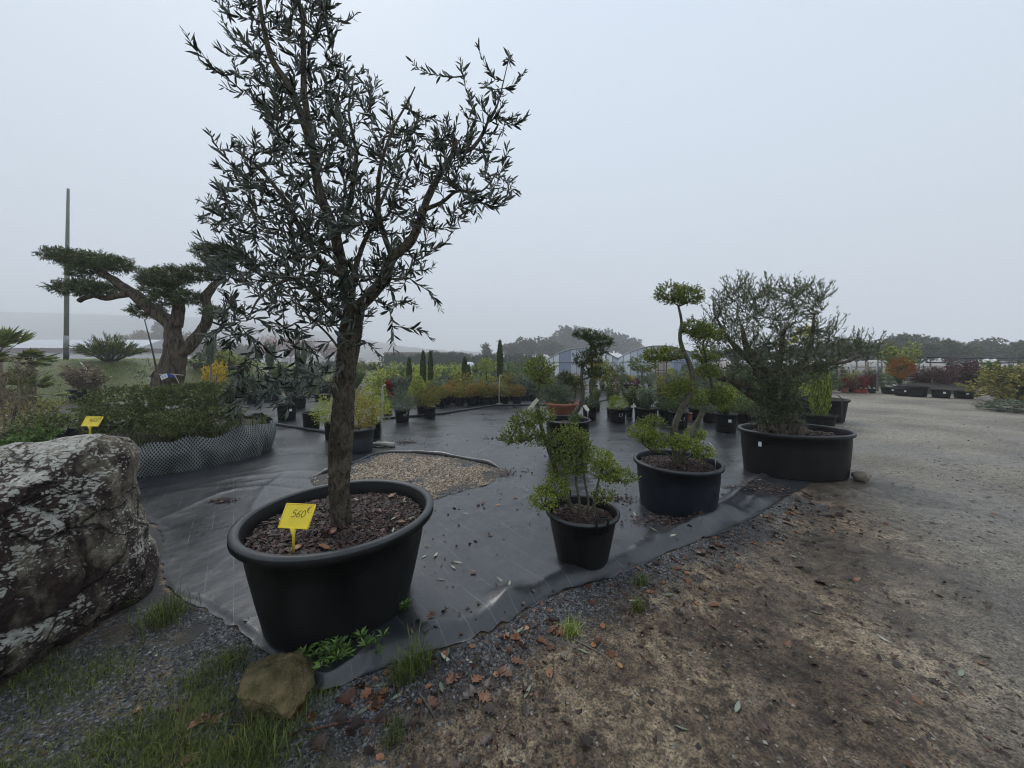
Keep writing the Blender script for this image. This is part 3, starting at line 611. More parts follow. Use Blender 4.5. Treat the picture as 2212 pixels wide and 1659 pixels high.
# ------------------------------------------------------------------ fallen leaves
def leaf_mesh(kind, seed):
    r = np.random.default_rng(seed)
    if kind == 'oak':
        t = np.linspace(0, 1, 9); w = 0.30 * np.sin(pi * t ** 0.8) * (1 + 0.45 * np.cos(t * 8 * pi)) + 0.02
    elif kind == 'oval': t = np.linspace(0, 1, 7); w = 0.33 * np.sin(pi * t) ** 0.7
    else: t = np.linspace(0, 1, 7); w = 0.12 * np.sin(pi * t) ** 0.8
    m = len(t); cu = 0.30 * (r.random() - 0.2) if kind != 'olive' else 0.12
    z = cu * (t - 0.5) ** 2 * 1.6 + 0.03; 
    V = np.vstack([np.c_[t - .5, np.zeros(m), z], np.c_[t - .5, w, z + w * (0.35 * r.random() + 0.1)], np.c_[t - .5, -w, z + w * (0.45 * r.random() - 0.05)]])
    V[:, 2] += 0.02 * r.normal(size=len(V)); V[:, 2] -= V[:, 2].min()
    q = np.arange(m - 1)
    bb = Buf(); bb.add(V, [np.concatenate([np.stack([q, q + 1, m + q + 1, m + q], 1), np.stack([q + 1, q, 2 * m + q, 2 * m + q + 1], 1)])], np.full(2 * (m - 1), r.random()))
    return V, bb
LEAFV = [(k_, *leaf_mesh(k_, s_)) for k_, s_ in (('oak', 1), ('oak', 2), ('oak', 3), ('oval', 4), ('oval', 5), ('olive', 6), ('olive', 7))]
LEAFM = [bb.mesh('fallen_' + k_ + '_leaf', None, True) for k_, V_, bb in LEAFV]
for me in LEAFM: me.materials.append(M['litter'])
rng = np.random.default_rng(77)
def litter_pos(n):
    P = []
    k = rng.integers(45, len(FR_S) - 4, n); tg = unit(np.gradient(FR_S, axis=0))[k]; off = -np.abs(rng.normal(size=n)) * 0.28 - 0.02
    a = np.c_[FR_S[k, 0] - tg[:, 1] * off, FR_S[k, 1] + tg[:, 0] * off]
    Y2 = 0.8 + 4 * rng.random(n) ** 1.6; a2 = np.c_[-2.0 + rng.random(n) * (2.0 + 1.45 * Y2), Y2]
    pick = rng.random(n) < 0.62
    return np.where(pick[:, None], a, a2)
n_near = 250
pos = litter_pos(900)
d, s_ = seg_dist(pos[:, 0], pos[:, 1], FR_S)
ok = (d > 0.03) & ((s_ < 0)) & (pos[:, 1] > 0.85) & (np.abs(pos[:, 0]) < 1.4 * pos[:, 1]) & ~((pos[:, 0] < -1.9)) 
ok &= ~(np.hypot(pos[:, 0] + 1.02, pos[:, 1] - 2.2) < 0.45) & ~((np.hypot(pos[:, 0] + 1.0, pos[:, 1] - 1.27) < 0.2))
pos = pos[ok][:n_near]
n_sh = 40                                        # a few blown onto the fabric
fx = -2.2 + 5.0 * rng.random(400); fy = 1.75 + 2.6 * rng.random(400); d, s_ = seg_dist(fx, fy, FR_S)
ok = (s_ > 0) & (d > 0.06) & (np.hypot(fx + 1.02, fy - 2.22) > 0.56) & (np.hypot(fx - 0.53, fy - 2.72) > 0.32) & (np.hypot(fx - 1.7, fy - 3.67) > 0.46) & ~inside_poly(fx, fy, HOLE) & (fx > -1.95)
fpos = np.c_[fx[ok], fy[ok]][:n_sh]
zf = surf_z(fpos[:, 0], fpos[:, 1]); zn = ground_z(pos[:, 0], pos[:, 1])
def lay(x, y, z, onfab):
    q = rng.random()
    if onfab: k = rng.choice([3, 4, 5, 6, 5, 0])
    else: k = rng.choice([0, 1, 2, 3, 4, 0, 1, 2, 5, 6])
    kind = LEAFV[k][0]
    size = {'oak': 0.055 + 0.035 * rng.random(), 'oval': 0.036 + 0.02 * rng.random(), 'olive': 0.055 + 0.03 * rng.random()}[kind]
    mt = M['litter_olive'] if kind == 'olive' else (M['litter_dark'] if (kind == 'oak' and q < 0.55) else M['litter'])
    o = obj('fallen_leaf', LEAFM[k], None, (x, y, z + 0.004), mt)
    o.scale = (size,) * 3; o.rotation_euler = (rng.normal() * 0.16, rng.normal() * 0.16, rng.random() * 2 * pi)
    where = 'on the black fabric' if onfab else 'on the muddy ground beside the black fabric'
    col = {'olive': 'slender pale grey-green fallen olive leaf', 'oval': 'small oval orange-brown fallen leaf', 'oak': 'lobed brown fallen oak leaf'}[kind]
    if mt is M['litter_dark']: col = 'dark rotting lobed fallen oak leaf'
    tag(o, f'{col} lying {where}', 'leaf', f'fallen leaves: {col} {where}')
for (x, y), z in zip(pos, zn): lay(x, y, float(z), False)
for (x, y), z in zip(fpos, zf): lay(x, y, float(z), True)
for q in range(22):                                # and in the olive tub
    r_ = 0.45 * np.sqrt(rng.random()); t_ = rng.random() * 2 * pi; k = rng.choice([5, 6, 5, 3, 4]); kind = LEAFV[k][0]
    o = obj('fallen_leaf', LEAFM[k], None, (-1.07 + r_ * cos(t_), 2.24 + r_ * sin(t_), 0.527 + 0.03 * (1 - (r_ / .49) ** 2)), M['litter_olive'] if kind == 'olive' else M['litter']); o.scale = (0.05 + 0.02 * rng.random(),) * 3; o.rotation_euler = (rng.normal() * .25, rng.normal() * .25, rng.random() * 6.28)
    tag(o, ('pale olive leaf' if kind == 'olive' else 'small orange-brown leaf') + ' lying on the bark mulch inside the olive tub', 'leaf', 'leaves lying on the olive tub mulch')
# the countless small, trodden and far ones
n = 4200; P2 = np.vstack([litter_pos(n)])
Yq = 1.0 + 9 * rng.random(1300) ** 1.5; P3 = np.c_[-0.5 + rng.random(1300) * (1.5 * Yq), Yq]; P2 = np.vstack([P2, P3]); nf = 2200; Yf = 1.9 + 5.5 * rng.random(nf) ** 1.3; P4f = np.c_[(-0.75 + 1.5 * rng.random(nf)) * Yf, Yf]; nP = len(P2); P2 = np.vstack([P2, P4f]); onf = np.arange(len(P2)) >= nP
d, s_ = seg_dist(P2[:, 0], P2[:, 1], FR_S)
ok = (((s_ < 0) & (d > 0.03)) | (onf & (rng.random(len(P2)) < 0.55))) & ~(np.hypot(P2[:, 0] + 1.02, P2[:, 1] - 2.22) < 0.5) & (P2[:, 0] > -1.95) & ~(np.hypot(P2[:, 0] - 3.84, P2[:, 1] - 4.85) < 0.75) & ~(np.hypot(P2[:, 0] + 1.0, P2[:, 1] - 1.27) < 0.2)
ok &= (fbm(P2[:, 0] * 2, P2[:, 1] * 2, 0, 91, 3) > -0.18) & ~inside_poly(P2[:, 0], P2[:, 1], HOLE) & ~(np.hypot(P2[:, 0] - 0.535, P2[:, 1] - 2.72) < 0.27) & ~(np.hypot(P2[:, 0] - 1.7, P2[:, 1] - 3.67) < 0.42) & ~(np.hypot(P2[:, 0] + 5.2, P2[:, 1] - 5.6) < 1.3)
P2 = P2[ok]; z2 = surf_z(P2[:, 0], P2[:, 1]) + 0.002
b = Buf()
for q in range(len(P2)):
    k = rng.choice([0, 1, 2, 3]); V = LEAFV[k][1]; sz = 0.012 + 0.036 * rng.random() ** 2.0; t = rng.random() * 2 * pi
    sq = 0.35 + 0.65 * rng.random(); V = np.c_[V[:, 0], V[:, 1] * sq, V[:, 2] + V[:, 0] * 0.5 * rng.normal() + V[:, 1] * 0.6 * rng.normal()]; V[:, 2] -= np.median(V[:, 2]) - 0.02
    W = np.c_[(V[:, 0] * cos(t) - V[:, 1] * sin(t)) * sz, (V[:, 0] * sin(t) + V[:, 1] * cos(t)) * sz, V[:, 2] * sz * 0.8] + np.array([*P2[q], z2[q]])
    b.add(W, [LEAFV[k][2].P[0]], rng.random())
tag(obj('leaf_litter', b.mesh('leaf_litter', M['litter_dark'])), 'small dark rotting leaf fragments trodden into mud and strewn about', 'leaf litter', kind='stuff')

# ------------------------------------------------------------------ grass
def blades(b, x, y, z, h, w, rng, lean=0.5):
    n = len(x); t = rng.random(n) * 2 * pi; D = np.stack([np.cos(t), np.sin(t), np.zeros(n)], 1); S_ = np.stack([-np.sin(t), np.cos(t), np.zeros(n)], 1)
    P0 = np.stack([x, y, z], 1); ln = (h * lean * (0.3 + rng.random(n)))[:, None]; hh = h[:, None] * np.array([0, 0, 1.0]); w = w[:, None]
    V = np.stack([P0 - S_ * w, P0 + S_ * w, P0 + D * ln * .35 + hh * .6 + S_ * w * .7, P0 + D * ln * .35 + hh * .6 - S_ * w * .7, P0 + D * ln + hh * (1 - .25 * lean)], 1)
    q = np.arange(n)[:, None] * 5; a = rng.random(n)
    b.add(V.reshape(-1, 3), [q + np.array([0, 1, 2, 3]), q + np.array([3, 2, 4])], a)
rng = np.random.default_rng(8)
n = 90000; x = -2.7 + 2.3 * rng.random(n); y = 0.75 + 1.3 * rng.random(n)
dens = sstep(-0.50, -1.05, x + 0.3 * fbm(x * 3, y * 3, 0, 2, 3) + (y - 1.2) * 0.35) * sstep(2.0, 1.5, y) * np.clip(0.30 + 1.5 * fbm(x * 3.4, y * 3.4, 0, 15, 3), 0.04, 1)
ok = rng.random(n) < dens; x, y = x[ok], y[ok]
b = Buf(); blades(b, x, y, ground_z(x, y), 0.010 + 0.050 * rng.random(len(x)) ** 2, 0.0008 + 0.0012 * rng.random(len(x)), rng, 0.9)
tag(obj('short_grass', b.mesh('short_grass', M['grass'])), 'short sparse grass and moss growing below the boulder', 'grass', kind='stuff')
def tuft(px, py, r, n, h, label, dirx=0.0, mt='grass'):
    c = G(px, py); x = c[0] + r * rng.normal(size=n) * .5; y = c[1] + r * rng.normal(size=n) * .5
    z = surf_z(x, y); b = Buf(); hh = h * (0.35 + 0.65 * rng.random(n))
    blades(b, x - c[0], y - c[1], z - float(surf_z(c[0], c[1])), hh, 0.0011 + 0.0013 * rng.random(n), rng, 0.75)
    o = obj('grass_tuft', b.mesh('grass_tuft', M[mt]), None, (c[0], c[1], float(surf_z(c[0], c[1])) - 0.002)); tag(o, label, 'grass tuft')
tuft(352, 1340, 0.11, 330, 0.17, 'long green grass tuft at the foot of the lichened boulder')
tuft(905, 1440, 0.075, 200, 0.15, 'broad green grass tuft straddling the fabric edge near the olive tub')
tuft(870, 1470, 0.055, 170, 0.13, 'grass tuft with a broken stick beside it, below the fabric edge')
tuft(850, 1590, 0.06, 130, 0.07, 'small yellowish grass tuft on gravel under the mossy rock')
tuft(1378, 1322, 0.035, 120, 0.10, 'bright green grass tuft on gravel by the fabric edge below the handled pot')
tuft(1385, 1265, 0.05, 110, 0.11, 'sparse grass tuft among brown leaves touching the fabric edge')
tuft(1235, 1370, 0.06, 170, 0.085, 'olive-brown mossy tuft beside a dead twig on the gravel', mt='mound_grass')
tuft(490, 1440, 0.10, 240, 0.09, 'pale green grass tuft between boulder and mossy rock')
tuft(560, 1610, 0.13, 420, 0.11, 'dense green grass tuft just below the mossy rock')
tuft(250, 1600, 0.09, 160, 0.08, 'low grass tuft in the mossy lawn under the boulder')
tuft(420, 1480, 0.06, 120, 0.05, 'tiny weed tuft amid dark gravel near the boulder')
def weed(px, py, r, n, label):
    c = G(px, py); z0 = float(surf_z(c[0], c[1])); b = Buf()
    for q in range(n):
        p = np.array([r * rng.normal() * .55, r * rng.normal() * .4, 0.0]); hh = 0.02 + 0.05 * rng.random(); k = 9
        t = rng.random(k) * 2 * pi; Dr = unit(np.stack([np.cos(t), np.sin(t), 0.25 + 0.6 * rng.random(k)], 1))
        add_leaves(b, np.tile(p + [0, 0, hh * .6], (k, 1)) + Dr * 0.004, Dr, 0.028 + 0.022 * rng.random(k), 0.012, rng, upbias=2.0)
        tube(b, np.array([p, p + [0, 0, hh * .6]]), 0.0012, 4, 0.3)
    o = obj('weed_patch', b.mesh('weed_patch', M['weed']), None, (c[0], c[1], z0)); tag(o, label, 'weed')
weed(745, 1425, 0.13, 36, 'leafy green weeds growing against the front foot of the olive tub')
weed(690, 1440, 0.07, 12, 'low weeds between the olive tub and the mossy rock')
weed(868, 1330, 0.04, 8, 'thin weeds in the gap between tub and fabric')
# the lawn on the bank
n = 60000; x = -34 + 36 * rng.random(n); y = 11 + 18 * rng.random(n); m_, g_ = mound(x, y); s_ = (y - 12.3 - (x + 15) * 0.64) / 1.19
ok = (g_ > 0.5) & (s_ < 7.5) & (np.abs(x) < 1.5 * y); x, y = x[ok], y[ok]
b = Buf(); blades(b, x, y, ground_z(x, y) - 0.01, 0.05 + 0.10 * rng.random(len(x)) * (0.6 + 0.8 * np.clip(fbm(x * .8, y * .8, 0, 5, 3) + .3, 0, 1)), 0.006 + 0.008 * rng.random(len(x)), rng, 0.9)
tag(obj('bank_lawn', b.mesh('bank_lawn', M['mound_grass'])), 'rough green lawn grass covering the bank behind the plants', 'grass', kind='stuff')
# ------------------------------------------------------------------ writing strokes
GL = {'5': [[(.85, 1), (.25, 1), (.15, .55), (.55, .62), (.85, .4), (.7, .08), (.3, 0), (.05, .1)]],
      '6': [[(.8, .98), (.4, .75), (.12, .35), (.3, .03), (.7, .08), (.8, .35), (.5, .5), (.2, .35)]],
      '0': [[(.5, 1), (.15, .75), (.1, .3), (.4, 0), (.8, .25), (.85, .7), (.5, 1)]],
      '4': [[(.45, 1), (.1, .4), (.9, .42)], [(.65, .8), (.55, 0)]],
      '1': [[(.3, .75), (.6, 1), (.5, 0)]], 'N': [[(.1, 0), (.15, 1), (.75, 0), (.85, 1)]],
      '3': [[(.1, .95), (.6, 1), (.75, .75), (.35, .55), (.8, .35), (.6, .02), (.1, .08)]],
      'L': [[(.2, 1), (.2, 0), (.7, .04)]], '°': [[(.3, 1), (.15, .85), (.3, .7), (.45, .85), (.3, 1)]],
      '€': [[(.9, .9), (.55, 1), (.2, .7), (.2, .3), (.55, 0), (.9, .1)], [(0, .6), (.7, .62)], [(0, .4), (.65, .42)]]}
def strokes(b, text, mapf, h, w=0.011, adv=0.75, slant=0.12, sup=None):
    """writing as ribbons; mapf(u, v) -> point on the surface; u, v in metres"""
    u = 0.0
    for ch in text:
        s_ = h; v0 = 0.0
        if ch == '€': s_ = h * 0.8; v0 = h * 0.75
        for st in GL.get(ch, []):
            Q = np.array([[(x * .72 + y * slant) * s_ + u, y * s_ + v0, 0] for x, y in st]); Q = crom(Q, max(8, len(st) * 5))
            T = unit(np.gradient(Q, axis=0)); Nn = np.c_[-T[:, 1], T[:, 0], np.zeros(len(T))] * w * h * 4
            A = np.array([mapf(*p[:2]) for p in Q - Nn]); B_ = np.array([mapf(*p[:2]) for p in Q + Nn]); m_ = len(Q); q = np.arange(m_ - 1)
            b.add(np.vstack([A, B_]), [np.stack([q, q + 1, m_ + q + 1, m_ + q], 1)])
        u += s_ * adv
    return u

# ------------------------------------------------------------------ pots
def pot_profile(rt, rb, h, rim=0.03, rh=0.035, wall=0.012, soil=None):
    soil = h - 0.08 if soil is None else soil
    ri = rb + (rt - rb) * (soil / h) - wall
    return [(0.0, 0.004), (rb - 0.02, 0.0), (rb - .004, 0.004), (rb, 0.018), (rb + (rt - rb) * .33, h * .33), (rb + (rt - rb) * .66, h * .66), (rt - rim * .35, h - rh), (rt - rim * .2, h - rh - .006), (rt + rim * .62, h - rh), (rt + rim * .75, h - rh + .008),
            (rt + rim * .7, h - .010), (rt + rim * .35, h), (rt - rim * .1, h - .001), (rt - rim * .3, h - .012), (ri + .004, soil + .02), (ri, soil - 0.03)]
def pot_mesh(name, rt, rb, h, sx=1.0, sy=1.0, seg=56, **kw):
    b = Buf(); lathe(b, pot_profile(rt, rb, h, **kw), seg, (0, 0, 0), sx, sy); return b.mesh(name, M['pot'])
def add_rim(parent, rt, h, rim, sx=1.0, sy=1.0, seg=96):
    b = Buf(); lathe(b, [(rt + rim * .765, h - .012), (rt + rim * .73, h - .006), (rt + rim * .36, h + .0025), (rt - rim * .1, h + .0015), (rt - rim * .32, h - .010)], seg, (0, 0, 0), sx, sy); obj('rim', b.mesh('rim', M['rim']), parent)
def soil_mesh(r, z, sx=1.0, sy=1.0, seed=0, seg=40):
    b = Buf(); rr = np.linspace(r, 0.001, 12); t = np.arange(seg) * 2 * pi / seg
    x = np.outer(rr, np.cos(t)) * sx; y = np.outer(rr, np.sin(t)) * sy
    zz = z + 0.02 * fbm(x * 9 + seed, y * 9, 0, 4, 3) + 0.03 * (1 - (rr / r)[:, None] ** 2)
    i, j = np.meshgrid(np.arange(11), np.arange(seg), indexing='ij'); j2 = (j + 1) % seg
    b.add(np.stack([x, y, zz], -1).reshape(-1, 3), [np.stack([i * seg + j, i * seg + j2, (i + 1) * seg + j2, (i + 1) * seg + j], -1).reshape(-1, 4)])
    return b.mesh('soil', M['soil'])
def chips_mesh(r, z, n, size, seed, sx=1.0, sy=1.0):
    rg = np.random.default_rng(seed); b = Buf(); q = np.sqrt(rg.random(n)) * r * 0.985; t = rg.random(n) * 2 * pi
    x = q * np.cos(t) * sx; y = q * np.sin(t) * sy
    zz = z + 0.02 * fbm(x * 9 + seed, y * 9, 0, 4, 3) + 0.03 * (1 - (q / r) ** 2)
    D = unit(np.stack([rg.normal(size=n), rg.normal(size=n), rg.normal(size=n) * .3], 1)); Sd, Nn = leaf_frames(D, rg, 2.5)
    L = size * (0.5 + rg.random(n)) [:, None]; W = L * (0.25 + .3 * rg.random((n, 1))); H = L * .12
    P = np.stack([x, y, zz + .006], 1)
    C = [P + sx_ * D * L * .5 + sy_ * Sd * W * .5 + sz_ * Nn * H for sx_ in (-1, 1) for sy_ in (-1, 1) for sz_ in (-1, 1)]
    V = np.stack(C, 1); F_ = np.array([[0, 1, 3, 2], [4, 6, 7, 5], [0, 4, 5, 1], [2, 3, 7, 6], [0, 2, 6, 4], [1, 5, 7, 3]])
    b.add(V.reshape(-1, 3), [(F_[None] + np.arange(n)[:, None, None] * 8).reshape(-1, 4)], np.repeat(rg.random(n) ** 1.5, 6))
    return b.mesh('bark_mulch', M['chips'], False)
def price_sign(name_text, loc, size, rz, tilt, stake_h, label, matn='yellow', text_h=0.3, depth=0.05):
    t = thing('price_sign', label, 'price sign', loc, 'price signs', rz)
    w, h = size
    b = Buf(); th = 0.004
    tube(b, np.array([[0, 0, -depth], [0, 0.0, stake_h * .7], [0, 0, stake_h]]), np.array([0.0055, 0.007, 0.016]) * (w / 0.16), 8)
    obj('stake', b.mesh('stake', M[matn]), t)
    ct, st_ = cos(tilt), sin(tilt)
    c0 = np.array([0, 0.0, stake_h])
    def pm(u, v, d=0.0): return c0 + np.array([u, v * st_ - d * ct, v * ct + d * st_])
    b = Buf(); cs = [(-w / 2, -h * .02), (w / 2, -h * .02), (w / 2, h), (-w / 2, h)]
    V = [pm(u, v, d) for d in (th, -th) for u, v in cs]
    b.add(np.array(V), [np.array([[0, 1, 2, 3], [7, 6, 5, 4], [0, 4, 5, 1], [1, 5, 6, 2], [2, 6, 7, 3], [3, 7, 4, 0]])])
    pl = obj('plate', b.mesh('plate', M[matn], False), t)
    b = Buf(); e = 0.006 * w / 0.16                                # raised border
    for (u0, v0), (u1, v1) in zip(cs, cs[1:] + cs[:1]):
        tube(b, np.array([pm(u0, v0, th), pm(u1, v1, th)]), e * .55, 6)
    obj('border', b.mesh('border', M[matn]), pl)
    if name_text:
        b = Buf(); hh = h * text_h; strokes(b, name_text, lambda u, v: pm(u - w * 0.20, v + h * .44, th + 0.0012), hh)
        obj('writing', b.mesh('writing', M['ink'], False), pl)
    return t

# ------------------------------------------------------------------ branching skeletons
def curve3(p, q, bend, rng, n=7):
    p, q = np.asarray(p, float), np.asarray(q, float)
    c = (p + q) / 2 + bend; t = np.linspace(0, 1, n)[:, None]
    P = (1 - t) ** 2 * p + 2 * t * (1 - t) * c + t * t * q
    return P + np.vstack([np.zeros(3), rng.normal(size=(n - 2, 3)) * 0.012 * np.linalg.norm(q - p), np.zeros(3)])

# ================================================================== the tall olive in its tub (560 euro)
rng = np.random.default_rng(11)
TUB = np.array([-1.07, 2.24, 0.0]); TZ = float(gz(TUB[0], TUB[1])) + 0.012
olive = thing('potted_olive_tree', 'tall olive tree with straight scaly trunk in the black tub of the 560 euro sign', 'potted tree', (TUB[0], TUB[1], TZ))
pot = obj('tub', pot_mesh('olive_tub', 0.53, 0.41, 0.585, rim=0.045, rh=0.05, wall=0.02, soil=0.50, seg=96), olive)
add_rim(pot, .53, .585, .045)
b = Buf()                                                           # white sticker with number on the tub side
ang0 = radians(206)
def on_pot(u, v, ang, rt, rb, h, off, z0):
    z = z0 + v; r = rb + (rt - rb) * z / h + off; a_ = ang + u / r
    return np.array([r * cos(a_), r * sin(a_), z])
g = [[on_pot(-.045 + .09 * i_ / 6, .085 * j_ / 2, ang0, .53, .41, .585, .0025, .375) for i_ in range(7)] for j_ in range(3)]
V = np.array(g).reshape(-1, 3); P4 = np.array([[j_ * 7 + i_, j_ * 7 + i_ + 1, (j_ + 1) * 7 + i_ + 1, (j_ + 1) * 7 + i_] for j_ in range(2) for i_ in range(6)])
b.add(V, [P4]); st = obj('sticker', b.mesh('sticker', M['white']), pot); st['label'] = 'white number sticker'
b = Buf(); strokes(b, 'N°4', lambda u, v: on_pot(u - .035, v, ang0, .53, .41, .585, .005, .395), 0.036); obj('writing', b.mesh('writing', M['ink'], False), pot)
obj('soil', soil_mesh(0.495, 0.495), olive)
tag(obj('bark_mulch', chips_mesh(0.488, 0.497, 4200, 0.024, 0), olive), kind='stuff')
def loc(p): return np.asarray(p, float) - np.array([TUB[0], TUB[1], TZ])
Z8 = lambda zx, zy, Y: at(397.5 + .4689 * zx, .4689 * zy, Y)
tb = Buf()
base = at(737, 1135, 2.20); fork = Z8(775, 1430, 2.24)
tr_pts = [base + [0, 0, -0.06], base, at(733, 1040, 2.20), at(738, 930, 2.205), at(748, 800, 2.22), at(757, 720, 2.23), fork]
P = crom([loc(p) for p in tr_pts], 300); t = np.linspace(0, 1, 300)
rad = 0.062 + 0.032 * np.exp(-((t - 0.07) / 0.055) ** 2) - 0.004 * t + 0.006 * np.sin(t * 17)
tube(tb, P, rad, 110, 0.5, 0.16, 26.0, 3)
Vt = tb.V[0]; ax_ = np.repeat(P, 110, 0); dr_ = Vt[:33000] - ax_; rl = np.linalg.norm(dr_, axis=1, keepdims=True)
pl_ = np.abs(vn(Vt[:33000, 0] * 62, Vt[:33000, 1] * 62, Vt[:33000, 2] * 30, 71)); pl2 = np.abs(vn(Vt[:33000, 0] * 120, Vt[:33000, 1] * 120, Vt[:33000, 2] * 60, 73))
Vt[:33000] += dr_ / rl * (0.0065 * np.minimum(pl_ * 3.2, 1) + 0.003 * np.minimum(pl2 * 3, 1) - 0.005)[:, None]      # scaly plates
trunk = obj('trunk', tb.mesh('olive_trunk', M['olive_bark']), olive)
NODES = []
def add_limb(pts, r0, r1, seg=14, rough=0.14, name='branch', src=Z8):
    Pw = np.array([src(*p) for p in pts]); bb = Buf()
    n_ = max(8, int(np.linalg.norm(np.diff(Pw, axis=0), axis=1).sum() / 0.03))
    C = crom(Pw, n_); C = C + 0.006 * np.stack([vn(C[:, 2] * 9, q, 0, 5 + q) for q in range(3)], 1) * np.linspace(0, 1, n_)[:, None]
    tube(bb, C - np.array([TUB[0], TUB[1], TZ]), np.linspace(r0, r1, n_), seg, 0.5, rough, 30.0, 9)
    obj(name, bb.mesh('olive_branch', M['olive_bark']), trunk)
    for q in range(2, n_): NODES.append(C[q])
    return C
add_limb([(775, 1440, 2.24), (850, 1370, 2.22), (925, 1275, 2.20), (965, 1180, 2.20), (1055, 1095, 2.22), (1115, 930, 2.25), (1180, 800, 2.28), (1240, 700, 2.30)], 0.042, 0.015)
add_limb([(1240, 705, 2.30), (1246, 668, 2.30), (1243, 640, 2.29)], 0.020, 0.018, 10)
add_limb([(1240, 700, 2.30), (1310, 692, 2.29), (1360, 640, 2.28), (1400, 560, 2.28), (1450, 470, 2.27), (1495, 280, 2.27)], 0.017, 0.0025, 9)
add_limb([(1100, 970, 2.24), (1190, 930, 2.20), (1260, 880, 2.16), (1370, 880, 2.14), (1440, 800, 2.12)], 0.014, 0.003, 8)
add_limb([(770, 1430, 2.25), (725, 1220, 2.28), (690, 1060, 2.30), (630, 900, 2.32), (595, 720, 2.33), (572, 560, 2.34), (553, 400, 2.34), (552, 200, 2.35), (540, 60, 2.35), (520, -90, 2.35)], 0.038, 0.009)
add_limb([(596, 690, 2.33), (500, 430, 2.20), (410, 280, 2.15), (372, 150, 2.12), (350, 0, 2.10), (335, -110, 2.10)], 0.024, 0.008, 10)
add_limb([(735, 1270, 2.27), (650, 1230, 2.20), (560, 1090, 2.12), (450, 900, 2.06), (330, 760, 2.0), (230, 690, 1.98)], 0.022, 0.004, 10)
add_limb([(700, 1100, 2.30), (770, 900, 2.42), (790, 700, 2.52), (760, 500, 2.60), (790, 330, 2.65)], 0.022, 0.004, 10)
add_limb([(960, 1190, 2.20), (900, 1000, 2.05), (900, 800, 1.95), (960, 600, 1.90), (1060, 400, 1.88)], 0.018, 0.003, 9)
add_limb([(770, 1380, 2.25), (800, 1200, 2.42), (880, 1000, 2.55), (960, 800, 2.66), (1010, 620, 2.72)], 0.022, 0.004, 9)
add_limb([(745, 1480, 2.24), (640, 1390, 2.10), (560, 1290, 1.98), (440, 1300, 1.90), (340, 1380, 1.84), (290, 1480, 1.82)], 0.016, 0.003, 9)
add_limb([(770, 1700, 2.20), (680, 1560, 2.08), (560, 1440, 1.98), (490, 1330, 1.92), (430, 1240, 1.88)], 0.008, 0.003, 7)
NODES = np.array(NODES)
# crown envelope sampled tip by tip, every tip joined to the nearest wood
env = np.array([(505, -70), (700, -70), (705, 40), (740, 90), (745, 150), (800, 175), (835, 250), (880, 215), (925, 240), (975, 275), (1030, 300), (1070, 330), (1088, 380), (1055, 430), (990, 470), (975, 530), (930, 585), (885, 600),
                (850, 660), (800, 720), (740, 745), (690, 700), (600, 660), (540, 690), (470, 700), (480, 620), (455, 560), (450, 430), (475, 330), (545, 300), (575, 260), (500, 170), (490, 60)])
tips = []
while len(tips) < 600:
    px_, py_ = 440 + 660 * rng.random(), -70 + 820 * rng.random()
    if not inside_poly(np.array(px_), np.array(py_), env): continue
    half = 0.52 * (1 - ((px_ - 760) / 420) ** 2) * (1 if py_ > 200 else 0.55) + 0.06
    tips.append((at(px_, py_, 2.26 + half * (2 * rng.random() - 1) * (0.6 + .4 * rng.random())), 1))
for q in range(70):
    tips.append((at(465 + 300 * rng.random(), 430 + 270 * rng.random(), 2.15 + 0.3 * rng.normal()), 1))
for _ in range(44):                                                 # the drooping skirt on one side
    tips.append((at(465 + 260 * rng.random() ** 1.2, 690 + 185 * rng.random(), 1.78 + 0.4 * rng.random()), -1))
for sx_, sy_ in ((455, 150), (430, 118), (1000, 165), (1048, 140), (1100, 130), (905, 150), (752, 45), (800, 210), (470, 320), (455, 440), (450, 470), (1104, 405), (1070, 350), (455, 530), (530, 10), (610, 5), (660, 20), (690, 5)):
    tips.append((at(sx_, sy_, 2.25 + 0.15 * rng.normal()), 1))
for q in range(26):                                                 # sprays at the end of the long side limb
    u = rng.random(); tips.append((at(990 + 110 * u + 14 * rng.normal(), 300 - 150 * rng.random() * (0.4 + .6 * u) + 15 * rng.normal(), 2.28 + 0.08 * rng.normal()), 1))
for q in range(18): tips.append((at(960 + 140 * rng.random(), 330 + 150 * rng.random(), 2.18 + 0.12 * rng.normal()), 1))
for sx_, sy_ in ((905, 712), (880, 650), (850, 730), (935, 640), (900, 560), (800, 745)): tips.append((at(sx_, sy_, 2.12 + 0.1 * rng.normal()), -1))
tw = Buf(); LP, LD, LL = [], [], []
order = np.argsort([np.min(np.linalg.norm(NODES - p, axis=1)) for p, _ in tips])
